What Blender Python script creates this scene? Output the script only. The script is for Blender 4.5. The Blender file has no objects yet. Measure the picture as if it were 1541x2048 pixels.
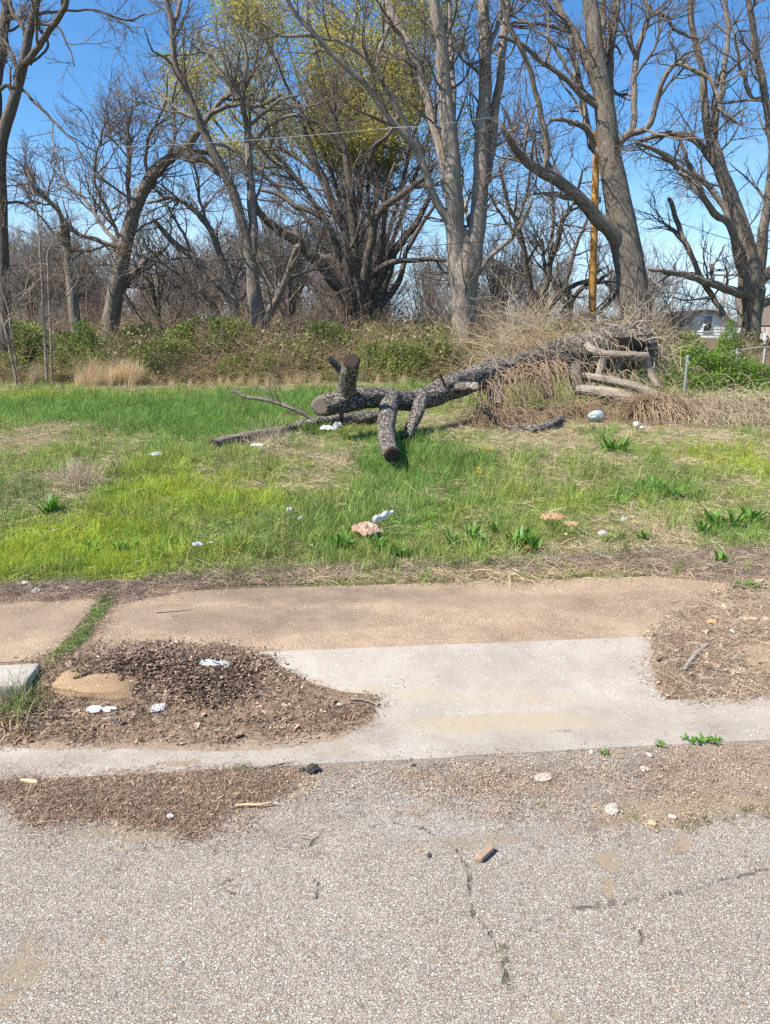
import bpy, math, random
import numpy as np
from mathutils import Vector, Matrix

# ------------------------------------------------------------------ camera, sky, sun, exposure
SC = bpy.context.scene
COL = SC.collection
CAM_Z = 1.6
PITCH = math.radians(13.65)
FPX = 1479.0
CX, CY = 770.5, 1024.0

cam_d = bpy.data.cameras.new("camera")
cam_d.sensor_fit = 'VERTICAL'
cam_d.sensor_height = 36.0
cam_d.lens = 36.0 * FPX / 2048.0
cam_d.clip_start = 0.05
cam_d.clip_end = 3000.0
cam = bpy.data.objects.new("camera", cam_d)
COL.objects.link(cam)
cam.location = (0, 0, CAM_Z)
cam.rotation_euler = (math.radians(90) - PITCH, 0, 0)
SC.camera = cam

SUN_EL = math.radians(52)
SUN_AZ = math.radians(26)          # degrees towards the viewer from due left
SDIR = Vector((-math.cos(SUN_EL) * math.cos(SUN_AZ), -math.cos(SUN_EL) * math.sin(SUN_AZ), math.sin(SUN_EL)))

world = bpy.data.worlds.new("World")
SC.world = world
world.use_nodes = True
wn, wl = world.node_tree.nodes, world.node_tree.links
wn.clear()
w_out = wn.new('ShaderNodeOutputWorld')
w_bg = wn.new('ShaderNodeBackground')
w_bg.inputs['Strength'].default_value = 0.13
sky = wn.new('ShaderNodeTexSky')
sky.sky_type = 'NISHITA'
sky.sun_disc = False
sky.sun_elevation = SUN_EL
sky.sun_rotation = math.atan2(SDIR.x, SDIR.y)
sky.altitude = 100.0
sky.air_density = 1.0
sky.dust_density = 0.35
sky.ozone_density = 2.2
# deeper blue as a phone camera gives it, and thin low cirrus
w_hsv = wn.new('ShaderNodeHueSaturation')
w_hsv.inputs['Saturation'].default_value = 1.28
w_hsv.inputs['Value'].default_value = 0.78
wl.new(sky.outputs[0], w_hsv.inputs['Color'])
w_tc = wn.new('ShaderNodeTexCoord')
w_map = wn.new('ShaderNodeMapping')
w_map.inputs['Scale'].default_value = (2.2, 2.2, 9.0)
w_map.inputs['Location'].default_value = (0.3, 0.0, 0.4)
wl.new(w_tc.outputs['Generated'], w_map.inputs['Vector'])
w_no = wn.new('ShaderNodeTexNoise')
w_no.inputs['Scale'].default_value = 1.6
w_no.inputs['Detail'].default_value = 7
w_no.inputs['Roughness'].default_value = 0.62
wl.new(w_map.outputs[0], w_no.inputs['Vector'])
w_cr = wn.new('ShaderNodeValToRGB')
w_cr.color_ramp.elements[0].position = 0.5
w_cr.color_ramp.elements[1].position = 0.78
wl.new(w_no.outputs[0], w_cr.inputs[0])
w_sep = wn.new('ShaderNodeSeparateXYZ')
wl.new(w_tc.outputs['Generated'], w_sep.inputs[0])
w_mr = wn.new('ShaderNodeMapRange')
w_mr.inputs['From Min'].default_value = 0.36
w_mr.inputs['From Max'].default_value = 0.02
w_mr.inputs['To Max'].default_value = 0.5
wl.new(w_sep.outputs[2], w_mr.inputs['Value'])
w_mul = wn.new('ShaderNodeMath'); w_mul.operation = 'MULTIPLY'
wl.new(w_cr.outputs[0], w_mul.inputs[0]); wl.new(w_mr.outputs[0], w_mul.inputs[1])
w_mix = wn.new('ShaderNodeMix'); w_mix.data_type = 'RGBA'
w_mix.inputs['B'].default_value = (4.6, 5.2, 6.0, 1)
wl.new(w_mul.outputs[0], w_mix.inputs['Factor'])
w_tint = wn.new('ShaderNodeMix'); w_tint.data_type = 'RGBA'; w_tint.blend_type = 'MULTIPLY'
w_tint.inputs['Factor'].default_value = 1.0; w_tint.inputs['B'].default_value = (0.87, 0.975, 1.06, 1)
wl.new(w_hsv.outputs[0], w_tint.inputs['A'])
w_lo = wn.new('ShaderNodeMapRange'); w_lo.interpolation_type = 'SMOOTHSTEP'
w_lo.inputs['From Min'].default_value = 0.22; w_lo.inputs['From Max'].default_value = -0.02; w_lo.inputs['To Max'].default_value = 0.75
w_hz = wn.new('ShaderNodeMix'); w_hz.data_type = 'RGBA'; w_hz.inputs['B'].default_value = (3.1, 4.2, 5.6, 1)
wl.new(w_sep.outputs[2], w_lo.inputs['Value']); wl.new(w_lo.outputs[0], w_hz.inputs['Factor'])
wl.new(w_tint.outputs['Result'], w_hz.inputs['A']); wl.new(w_hz.outputs['Result'], w_mix.inputs['A'])
wl.new(w_mix.outputs['Result'], w_bg.inputs['Color'])
wl.new(w_bg.outputs[0], w_out.inputs[0])

sun_d = bpy.data.lights.new("sun", 'SUN')
sun_d.energy = 5.0
sun_d.angle = math.radians(0.5)
sun_d.color = (1.0, 0.935, 0.83)
sun = bpy.data.objects.new("sun", sun_d)
COL.objects.link(sun)
sun.rotation_euler = SDIR.to_track_quat('Z', 'Y').to_euler()
sun.location = (-10, 0, 20)

SC.view_settings.view_transform = 'Standard'
SC.view_settings.look = 'None'
SC.view_settings.exposure = 0.88
SC.view_settings.gamma = 1
SC.view_settings.use_curve_mapping = False
SC.render.engine = 'CYCLES'
SC.cycles.max_bounces = 6
SC.cycles.use_denoising = False
SC.cycles.transparent_max_bounces = 8

# ------------------------------------------------------------------ helpers: rays, noise, terrain
CP, SP = math.cos(PITCH), math.sin(PITCH)

def ray(px, py):
    px = np.asarray(px, float); py = np.asarray(py, float)
    u = CY - py
    return np.stack([px - CX, FPX * CP + u * SP, -FPX * SP + u * CP], -1)

def PT(px, py, Y):
    """the point seen at photo pixel (px, py) that stands Y metres ahead; also metres per pixel there"""
    d = ray(px, py)
    t = Y / d[..., 1]
    p = d * np.asarray(t)[..., None]
    p[..., 2] += CAM_Z
    return p, t

def _hash(ix, iy, seed):
    h = (ix.astype(np.int64) * 374761393 + iy.astype(np.int64) * 668265263 + seed * 1442695041) & 0xffffffff
    h = ((h ^ (h >> 13)) * 1274126177) & 0xffffffff
    return ((h ^ (h >> 16)) & 0xffffff) / float(0xffffff)

def vnoise(x, y, seed=0):
    x = np.asarray(x, float); y = np.asarray(y, float)
    ix, iy = np.floor(x), np.floor(y)
    fx, fy = x - ix, y - iy
    fx = fx * fx * (3 - 2 * fx); fy = fy * fy * (3 - 2 * fy)
    a = _hash(ix, iy, seed); b = _hash(ix + 1, iy, seed)
    c = _hash(ix, iy + 1, seed); d = _hash(ix + 1, iy + 1, seed)
    return (a * (1 - fx) + b * fx) * (1 - fy) + (c * (1 - fx) + d * fx) * fy

def fbm(x, y, oct=4, seed=0):
    s = 0; a = 1.0; tot = 0
    x = np.asarray(x, float); y = np.asarray(y, float)
    for o in range(oct):
        s = s + a * vnoise(x * 2 ** o + 13.7 * o, y * 2 ** o - 7.1 * o, seed + o)
        tot += a; a *= 0.5
    return s / tot

def sstep(a, b, x):
    t = np.clip((x - a) / (b - a), 0, 1)
    return t * t * (3 - 2 * t)

SLOPE = 0.095
def VV(x, y):
    return y - SLOPE * x

def hgt(x, y):
    x = np.asarray(x, float); y = np.asarray(y, float)
    v = VV(x, y)
    prof = np.interp(v, [-60, 0.5, 2.45, 2.53, 2.72, 2.88, 3.0, 3.36, 3.42, 4.25, 4.5, 6.0, 8.5, 14, 60, 500],
                     [0.02, 0.012, 0.0, 0.004, -0.018, -0.02, 0.0, 0.095, 0.10, 0.118, 0.135, 0.20, 0.285, 0.32, 0.34, 0.5])
    lawn = sstep(4.3, 6.0, v)
    n = (fbm(x * 0.55, y * 0.55, 3, 11) - 0.5) * 0.11 * lawn + (fbm(x * 3.0, y * 3.0, 3, 5) - 0.5) * 0.035 * lawn
    road = 1 - sstep(2.3, 2.55, v)
    n = n + (fbm(x * 1.3, y * 1.3, 3, 21) - 0.5) * 0.012 * road
    far = sstep(60, 400, y)
    return prof + n + far * (fbm(x * 0.01, y * 0.01, 2, 3) - 0.4) * 2

def G(px, py):
    """ground point under a photo pixel"""
    d = ray(px, py)
    d = np.atleast_2d(d)
    t = np.full(len(d), 0.0)
    tt = 1.6 / np.maximum(-d[:, 2], 1e-6)
    for _ in range(40):
        p = d * tt[:, None]
        h = hgt(p[:, 0], p[:, 1])
        new = (CAM_Z - h) / np.maximum(-d[:, 2], 1e-6)
        tt = 0.5 * tt + 0.5 * new
    p = d * tt[:, None]
    p[:, 2] = hgt(p[:, 0], p[:, 1])
    return p if np.ndim(px) else p[0]

def in_poly(x, y, poly):
    x = np.asarray(x); y = np.asarray(y)
    inside = np.zeros(x.shape, bool)
    n = len(poly)
    for i in range(n):
        x1, y1 = poly[i][0], poly[i][1]; x2, y2 = poly[(i + 1) % n][0], poly[(i + 1) % n][1]
        c = ((y1 > y) != (y2 > y)) & (x < (x2 - x1) * (y - y1) / (y2 - y1 + 1e-12) + x1)
        inside ^= c
    return inside

def poly_dist(x, y, poly):
    """signed distance, positive inside"""
    x = np.asarray(x); y = np.asarray(y)
    best = np.full(x.shape, 1e9)
    n = len(poly)
    for i in range(n):
        ax, ay = poly[i][0], poly[i][1]; bx, by = poly[(i + 1) % n][0], poly[(i + 1) % n][1]
        dx, dy = bx - ax, by - ay
        t = np.clip(((x - ax) * dx + (y - ay) * dy) / (dx * dx + dy * dy + 1e-12), 0, 1)
        best = np.minimum(best, np.hypot(x - ax - t * dx, y - ay - t * dy))
    return np.where(in_poly(x, y, poly), best, -best)

def gpoly(pts):
    a = np.array(pts, float)
    return G(a[:, 0], a[:, 1])[:, :2]

# ------------------------------------------------------------------ mesh building
def mesh_np(name, V, F, mat=None, smooth=True, attrs=None, mats=None, mat_idx=None):
    """V (n,3); F list of int arrays (m,k)"""
    me = bpy.data.meshes.new(name)
    V = np.ascontiguousarray(V, dtype=np.float32)
    if not isinstance(F, (list, tuple)):
        F = [F]
    F = [np.asarray(f, dtype=np.int32) for f in F if len(f)]
    me.vertices.add(len(V)); me.vertices.foreach_set('co', V.ravel())
    nl = sum(f.size for f in F); nf = sum(len(f) for f in F)
    me.loops.add(nl); me.polygons.add(nf)
    me.loops.foreach_set('vertex_index', np.concatenate([f.ravel() for f in F]))
    st = []; o = 0
    for f in F:
        st.append(o + np.arange(len(f)) * f.shape[1]); o += f.size
    me.polygons.foreach_set('loop_start', np.concatenate(st).astype(np.int32))
    me.polygons.foreach_set('use_smooth', np.full(nf, smooth, dtype=bool))
    if mats:
        for m in mats: me.materials.append(m)
        if mat_idx is not None:
            me.polygons.foreach_set('material_index', np.asarray(mat_idx, dtype=np.int32))
    elif mat:
        me.materials.append(mat)
    me.update(calc_edges=True)
    if attrs:
        for k, a in attrs.items():
            a = np.asarray(a, dtype=np.float32)
            if a.ndim == 1:
                at = me.attributes.new(k, 'FLOAT', 'POINT'); at.data.foreach_set('value', a)
            else:
                at = me.attributes.new(k, 'FLOAT_VECTOR', 'POINT'); at.data.foreach_set('vector', a.ravel())
    return me

def link(name, me, parent=None, loc=None, **props):
    o = bpy.data.objects.new(name, me)
    COL.objects.link(o)
    if parent is not None:
        o.parent = parent
        o.matrix_parent_inverse = Matrix.Translation(-Vector(parent.location)) if parent.type == 'EMPTY' and parent.get('_abs') else Matrix.Identity(4)
    if loc is not None: o.location = loc
    for k, v in props.items(): o[k] = v
    return o

def thing(name, label, cat, loc=(0, 0, 0), group=None, absolute=False):
    o = bpy.data.objects.new(name, None)
    o.empty_display_size = 0.1
    COL.objects.link(o)
    o.location = loc
    o['label'] = label; o['category'] = cat
    if group: o['group'] = group
    return o

class Geo:
    def __init__(s): s.V = []; s.F = {}; s.n = 0; s.A = []
    def add(s, V, *Fs, A=None):
        V = np.asarray(V, float).reshape(-1, 3)
        for f in Fs:
            f = np.asarray(f, int)
            if len(f): s.F.setdefault(f.shape[1], []).append(f + s.n)
        s.V.append(V); s.n += len(V)
        s.A.append(np.zeros((len(V), 3)) if A is None else np.asarray(A, float).reshape(-1, 3))
    def mesh(s, name, mat, smooth=True, attr=None, origin=(0, 0, 0)):
        V = np.concatenate(s.V) - np.array(origin)
        return mesh_np(name, V, [np.concatenate(f) for f in s.F.values()], mat, smooth,
                       {attr: np.concatenate(s.A)} if attr else None)

def norm(v):
    return v / np.maximum(np.linalg.norm(v, axis=-1, keepdims=True), 1e-9)

def tubes(P, R, S=6, cap=False, disp=None):
    """P (N,K,3), R (N,K) -> V, quads, bark coords"""
    P = np.asarray(P, float); R = np.asarray(R, float)
    if P.ndim == 2: P = P[None]; R = R[None]
    N, K, _ = P.shape
    T = norm(np.gradient(P, axis=1))
    main = norm(P[:, -1] - P[:, 0])
    ref = np.where(np.abs(main[:, 2:3]) > 0.8, np.array([[1.0, 0.2, 0]]), np.array([[0, 0.1, 1.0]]))
    ref = np.repeat(ref[:, None], K, 1)
    A = norm(np.cross(T, ref)); B = np.cross(T, A)
    th = np.arange(S) / S * 2 * math.pi
    ca, sa = np.cos(th), np.sin(th)
    L = np.concatenate([np.zeros((N, 1)), np.cumsum(np.linalg.norm(np.diff(P, axis=1), axis=-1), 1)], 1)
    RR = np.repeat(R[:, :, None], S, 2)
    if disp is not None:
        RR = RR + disp(th[None, None], L[:, :, None], R[:, :, None])
    ring = A[:, :, None] * ca[:, None] + B[:, :, None] * sa[:, None]
    V = P[:, :, None] + ring * RR[..., None]
    off = (np.arange(N) * 3.173)[:, None, None]
    bk = np.stack([R[:, :, None] * ca + off * 0.7, R[:, :, None] * sa + 0 * L[:, :, None], np.repeat((L[:, :, None] + off), S, 2)], -1)
    idx = np.arange(N * K * S).reshape(N, K, S)
    a = idx[:, :-1]; b = idx[:, 1:]
    q = np.stack([a, np.roll(a, -1, 2), np.roll(b, -1, 2), b], -1).reshape(-1, 4)
    return V.reshape(-1, 3), q, bk.reshape(-1, 3)

def resample(P, R, K, jit=0.0, rng=None):
    """Catmull-Rom through control points, K samples by arc length"""
    P = np.asarray(P, float); R = np.asarray(R, float)
    if len(P) == 2:
        P = np.stack([P[0], (P[0] + P[1]) / 2, P[1]]); R = np.array([R[0], (R[0] + R[1]) / 2, R[1]])
    Q = np.concatenate([[2 * P[0] - P[1]], P, [2 * P[-1] - P[-2]]])
    out = []; rr = []
    m = 10
    for i in range(len(P) - 1):
        t = np.linspace(0, 1, m, endpoint=False)[:, None]
        p0, p1, p2, p3 = Q[i], Q[i + 1], Q[i + 2], Q[i + 3]
        out.append(0.5 * ((2 * p1) + (-p0 + p2) * t + (2 * p0 - 5 * p1 + 4 * p2 - p3) * t ** 2 + (-p0 + 3 * p1 - 3 * p2 + p3) * t ** 3))
        rr.append(R[i] + (R[i + 1] - R[i]) * t[:, 0])
    out.append(P[-1:]); rr.append(R[-1:])
    out = np.concatenate(out); rr = np.concatenate(rr)
    L = np.concatenate([[0], np.cumsum(np.linalg.norm(np.diff(out, axis=0), axis=1))])
    s = np.linspace(0, L[-1], K)
    res = np.stack([np.interp(s, L, out[:, k]) for k in range(3)], -1)
    rad = np.interp(s, L, rr)
    if jit and rng is not None:
        n = rng.normal(0, 1, (K, 3)); n[1:-1] = (n[:-2] + n[1:-1] * 2 + n[2:]) / 4
        n[0] = 0
        res = res + n * jit
    return res, rad

def spawn(P, R, n, rng, tmin, tmax, ang, lens, K, up, jit, rfac, rmax, rtip, tbias=1.0, wlen=True):
    """n child polylines growing off the parent polylines (vectorised)"""
    N, KP, _ = P.shape
    seg = np.linalg.norm(np.diff(P, axis=1), axis=-1); Lt = seg.sum(1)
    w = Lt / Lt.sum() if wlen else np.full(N, 1 / N)
    pi = rng.choice(N, n, p=w)
    t = tmin + (tmax - tmin) * rng.random(n) ** tbias
    f = t * (KP - 1); i0 = np.minimum(f.astype(int), KP - 2); fr = f - i0
    p = P[pi, i0] * (1 - fr[:, None]) + P[pi, i0 + 1] * fr[:, None]
    T = norm(P[pi, i0 + 1] - P[pi, i0])
    rp = R[pi, i0] * (1 - fr) + R[pi, i0 + 1] * fr
    rnd = rng.normal(0, 1, (n, 3))
    perp = norm(rnd - (rnd * T).sum(-1, keepdims=True) * T)
    a = rng.uniform(ang[0], ang[1], n)[:, None]
    d = norm(T * np.cos(a) + perp * np.sin(a))
    L = rng.uniform(lens[0], lens[1], n) * (1.15 - 0.55 * t)
    st = (L / (K - 1))[:, None]
    out = np.zeros((n, K, 3)); out[:, 0] = p
    upv = np.array([0, 0, 1.0])
    for k in range(1, K):
        d = norm(d + rng.normal(0, jit, (n, 3)) + upv * up)
        out[:, k] = out[:, k - 1] + d * st
    r0 = np.minimum(rp * rfac, rmax * rng.uniform(0.7, 1.0, n))
    r0 = np.maximum(r0, rtip)
    s = np.linspace(0, 1, K)[None]
    rad = r0[:, None] * (1 - s) ** 0.8 + rtip * s
    return out, rad
# ------------------------------------------------------------------ materials
class NT:
    """tiny wrapper to write node trees shortly"""
    def __init__(s, name, rough=0.85, spec=0.3):
        s.m = bpy.data.materials.new(name); s.m.use_nodes = True
        s.t = s.m.node_tree; s.n = s.t.nodes; s.l = s.t.links
        s.b = s.n['Principled BSDF']
        s.b.inputs['Roughness'].default_value = rough
        s.b.inputs['Specular IOR Level'].default_value = spec
    def _set(s, sock, v):
        if hasattr(v, 'is_output') or isinstance(v, bpy.types.NodeSocket): s.l.new(v, sock)
        elif isinstance(v, (tuple, list)) and len(v) == 3 and sock.type == 'RGBA': sock.default_value = (*v, 1)
        else: sock.default_value = v
    def coord(s, kind='Object', scale=(1, 1, 1), loc=(0, 0, 0)):
        tc = s.n.new('ShaderNodeTexCoord'); mp = s.n.new('ShaderNodeMapping')
        mp.inputs['Scale'].default_value = scale; mp.inputs['Location'].default_value = loc
        s.l.new(tc.outputs[kind], mp.inputs['Vector']); return mp.outputs[0]
    def pos(s, scale=(1, 1, 1)):
        g = s.n.new('ShaderNodeNewGeometry'); mp = s.n.new('ShaderNodeMapping')
        mp.inputs['Scale'].default_value = scale
        s.l.new(g.outputs['Position'], mp.inputs['Vector']); return mp.outputs[0]
    def attr(s, name, out='Vector', kind='GEOMETRY', scale=None):
        a = s.n.new('ShaderNodeAttribute'); a.attribute_name = name; a.attribute_type = kind
        o = a.outputs[out]
        if scale:
            mp = s.n.new('ShaderNodeMapping'); mp.inputs['Scale'].default_value = scale
            s.l.new(o, mp.inputs['Vector']); o = mp.outputs[0]
        return o
    def noise(s, vec, scale, detail=5, rough=0.55, dist=0.0, out=0):
        t = s.n.new('ShaderNodeTexNoise'); s.l.new(vec, t.inputs['Vector'])
        t.inputs['Scale'].default_value = scale; t.inputs['Detail'].default_value = detail
        t.inputs['Roughness'].default_value = rough; t.inputs['Distortion'].default_value = dist
        return t.outputs[out]
    def voro(s, vec, scale, feature='F1', out='Distance', rnd=1.0):
        t = s.n.new('ShaderNodeTexVoronoi'); t.feature = feature; s.l.new(vec, t.inputs['Vector'])
        t.inputs['Scale'].default_value = scale; t.inputs['Randomness'].default_value = rnd
        return t.outputs[out]
    def ramp(s, fac, stops, interp='LINEAR'):
        r = s.n.new('ShaderNodeValToRGB'); r.color_ramp.interpolation = interp
        e = r.color_ramp.elements
        while len(e) > 1: e.remove(e[-1])
        e[0].position = stops[0][0]; c = stops[0][1]; e[0].color = (*c, 1) if isinstance(c, (tuple, list)) else (c, c, c, 1)
        for p, c in stops[1:]:
            x = e.new(p); x.color = (*c, 1) if isinstance(c, (tuple, list)) else (c, c, c, 1)
        s.l.new(fac, r.inputs[0]); return r.outputs[0]
    def mix(s, f, a, b, mode='MIX'):
        m = s.n.new('ShaderNodeMix'); m.data_type = 'RGBA'; m.blend_type = mode
        s._set(m.inputs['Factor'], f); s._set(m.inputs['A'], a); s._set(m.inputs['B'], b)
        return m.outputs['Result']
    def math(s, op, a, b=0.0, clamp=False):
        m = s.n.new('ShaderNodeMath'); m.operation = op; m.use_clamp = clamp
        s._set(m.inputs[0], a); s._set(m.inputs[1], b); return m.outputs[0]
    def sep(s, v):
        x = s.n.new('ShaderNodeSeparateColor'); s.l.new(v, x.inputs[0]); return x.outputs
    def bump(s, h, strength=0.5, dist=0.01):
        b = s.n.new('ShaderNodeBump'); b.inputs['Strength'].default_value = strength
        b.inputs['Distance'].default_value = dist; s.l.new(h, b.inputs['Height'])
        s.l.new(b.outputs[0], s.b.inputs['Normal'])
    def color(s, c): s._set(s.b.inputs['Base Color'], c)
    def trans(s, amount):
        """thin leaf: part of the light goes through"""
        tr = s.n.new('ShaderNodeBsdfTranslucent'); mx = s.n.new('ShaderNodeMixShader')
        mx.inputs[0].default_value = amount
        src = s.b.inputs['Base Color']
        if src.is_linked: s.l.new(src.links[0].from_socket, tr.inputs['Color'])
        else: tr.inputs['Color'].default_value = src.default_value
        s.l.new(s.b.outputs[0], mx.inputs[1]); s.l.new(tr.outputs[0], mx.inputs[2])
        s.l.new(mx.outputs[0], s.n['Material Output'].inputs[0])

M = {}
def simple(name, col, rough=0.8, var=0.15, scale=8.0, bump=0.0, bdist=0.005, spec=0.3):
    t = NT(name, rough, spec)
    c = t.coord('Object')
    n = t.noise(c, scale, 6, 0.6)
    dark = tuple(x * (1 - var) for x in col); lite = tuple(min(1, x * (1 + var)) for x in col)
    t.color(t.ramp(n, [(0.3, dark), (0.7, lite)]))
    if bump: t.bump(t.noise(c, scale * 3, 5, 0.6), bump, bdist)
    M[name] = t.m
    return t.m

# bark: bark-space coordinates run along each limb, so the furrows follow it
def bark(name, c0, c1, c2, fur=(22, 22, 4.5), bump=1.0, dist=0.03, lichen=0.0, lc=(0.42, 0.43, 0.38), plates=False):
    t = NT(name, 0.95, 0.12)
    v = t.attr('bark', scale=fur)
    n1 = t.noise(v, 1.0, 8, 0.65, 0.6)
    big = t.noise(t.attr('bark', scale=(2, 2, 0.9)), 1.0, 4, 0.55)
    col = t.ramp(n1, [(0.28, c0), (0.5, c1), (0.72, c2)])
    col = t.mix(t.ramp(big, [(0.35, 0.0), (0.7, 0.45)]), col, tuple(x * 0.6 for x in c1))
    h = n1
    if plates:
        wv = t.n.new('ShaderNodeMix'); wv.data_type = 'RGBA'; wv.blend_type = 'ADD'; wv.inputs['Factor'].default_value = 0.9
        bs = t.attr('bark', scale=(30, 30, 13)); t.l.new(bs, wv.inputs['A']); t.l.new(t.noise(bs, 1.4, 4, 0.7, 0, 1), wv.inputs['B'])
        vo = t.voro(wv.outputs['Result'], 1.0, 'DISTANCE_TO_EDGE')
        cr = t.ramp(t.math('ADD', vo, t.math('MULTIPLY', t.math('SUBTRACT', n1, 0.5), 0.35)), [(0.0, 0.0), (0.16, 1.0)])
        col = t.mix(cr, tuple(x * 0.38 for x in c1), col)
        h = t.math('ADD', t.math('MULTIPLY', cr, 0.7), t.math('MULTIPLY', n1, 0.6))
    if lichen:
        ln = t.noise(t.attr('bark', scale=(17, 17, 11)), 1.0, 6, 0.75)
        col = t.mix(t.ramp(ln, [(0.62 - lichen * 0.1, 0.0), (0.66 - lichen * 0.1, 0.85)]), col, lc)
    t.color(col)
    t.bump(h, bump, dist)
    M[name] = t.m
    return t.m

bark('bark_grey', (0.10, 0.08, 0.064), (0.33, 0.275, 0.225), (0.52, 0.455, 0.385), (26, 26, 4.0), 1.0, 0.05)
bark('bark_mid', (0.055, 0.045, 0.037), (0.21, 0.175, 0.142), (0.38, 0.33, 0.275), (24, 24, 5), 1.0, 0.04, 0.2, (0.26, 0.27, 0.22))
bark('bark_dark', (0.035, 0.029, 0.024), (0.13, 0.11, 0.092), (0.25, 0.215, 0.18), (24, 24, 6), 1.0, 0.035)
bark('bark_pale', (0.09, 0.07, 0.055), (0.30, 0.25, 0.20), (0.50, 0.44, 0.36), (26, 26, 4), 1.0, 0.03)
bark('bark_fallen', (0.13, 0.11, 0.094), (0.30, 0.262, 0.228), (0.47, 0.425, 0.38), (26, 26, 9), 1.0, 0.05, 0.1, (0.40, 0.375, 0.34), plates=True)
bark('bark_rotten', (0.05, 0.04, 0.034), (0.22, 0.185, 0.16), (0.42, 0.37, 0.32), (40, 40, 5), 1.0, 0.03)
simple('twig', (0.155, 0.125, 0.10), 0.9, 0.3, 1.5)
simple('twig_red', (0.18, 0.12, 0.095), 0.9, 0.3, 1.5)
simple('twig_hazed', (0.20, 0.17, 0.15), 0.9, 0.3, 1.5)  # lightened to put distance haze into the twig colour
simple('twig_hazed_red', (0.24, 0.17, 0.14), 0.9, 0.3, 1.5)  # reddish twigs, with the same haze mixed into their colour
simple('twig_pale', (0.22, 0.18, 0.145), 0.9, 0.3, 1.5)
simple('hollow', (0.012, 0.009, 0.008), 1.0, 0.4, 12, 0.6, 0.02)  # near-black colour stands in for the shade inside the fallen trunk's openings

def cutwood(name, c0, c1):
    t = NT(name, 0.9, 0.15)
    a = t.coord('Generated', (1, 1, 1))
    r = t.n.new('ShaderNodeTexWave'); r.wave_type = 'RINGS'; r.rings_direction = 'SPHERICAL'
    r.inputs['Scale'].default_value = 9; r.inputs['Distortion'].default_value = 2.5; r.inputs['Detail'].default_value = 3
    t.l.new(t.coord('Generated', (1, 1, 1), (-0.5, -0.5, -0.5)), r.inputs['Vector'])
    n = t.noise(t.coord('Object'), 30, 5)
    t.color(t.mix(t.math('MULTIPLY', r.outputs[0], n), c0, c1))
    t.bump(r.outputs[0], 0.5, 0.004)
    M[name] = t.m
cutwood('cut_dark', (0.045, 0.032, 0.026), (0.13, 0.09, 0.07))
cutwood('cut_grey', (0.14, 0.11, 0.09), (0.34, 0.29, 0.25))
cutwood('cut_pale', (0.42, 0.36, 0.27), (0.68, 0.60, 0.48))

# plants: instance attribute «tone» carries the colour
def plant(name, base, var=0.3, translucency=0.35, rough=0.55, inst=True, spec=0.35, grad=None):
    t = NT(name, rough, spec)
    oi = t.n.new('ShaderNodeObjectInfo')
    rnd = oi.outputs['Random']
    if inst:
        tone = t.attr('tone', 'Color', 'INSTANCER')
        c = t.mix(1.0, base, tone, 'MULTIPLY')
    else:
        n = t.noise(t.coord('Object'), 1.3, 3, 0.6)
        c = t.mix(t.ramp(n, [(0.3, 0.0), (0.7, 1.0)]), tuple(x * (1 - var) for x in base), tuple(x * (1 + var) for x in base))
    t.color(c)
    t.trans(translucency)
    M[name] = t.m
    return t.m
plant('grass_blade', (1, 1, 1), 0.3, 0.42, 0.5)
plant('straw_strand', (1, 1, 1), 0.3, 0.15, 0.8, True, 0.15)
plant('leaf_bit', (1, 1, 1), 0.3, 0.12, 0.85, True, 0.15)
plant('weed_leaf', (0.12, 0.26, 0.035), 0.3, 0.35, 0.45, False)
plant('hedge_leaf', (0.215, 0.26, 0.06), 0.55, 0.35, 0.5, False)
plant('hedge_leaf_brown', (0.27, 0.25, 0.105), 0.45, 0.3, 0.6, False)
plant('vine_leaf', (0.17, 0.28, 0.04), 0.5, 0.38, 0.4, False)
plant('ivy_leaf', (0.07, 0.15, 0.02), 0.5, 0.35, 0.4, False)
plant('catkin', (0.50, 0.41, 0.085), 0.3, 0.4, 0.6, False)
plant('catkin_green', (0.36, 0.36, 0.12), 0.3, 0.4, 0.6, False)
plant('dry_vine', (0.37, 0.265, 0.175), 0.35, 0.1, 0.85, False, 0.1)
plant('dry_vine_pale', (0.47, 0.385, 0.27), 0.3, 0.1, 0.85, False, 0.1)
plant('broomsedge', (0.62, 0.48, 0.29), 0.25, 0.25, 0.7, False, 0.1)
plant('petal_yellow', (0.85, 0.62, 0.02), 0.1, 0.3, 0.6, False)

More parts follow.
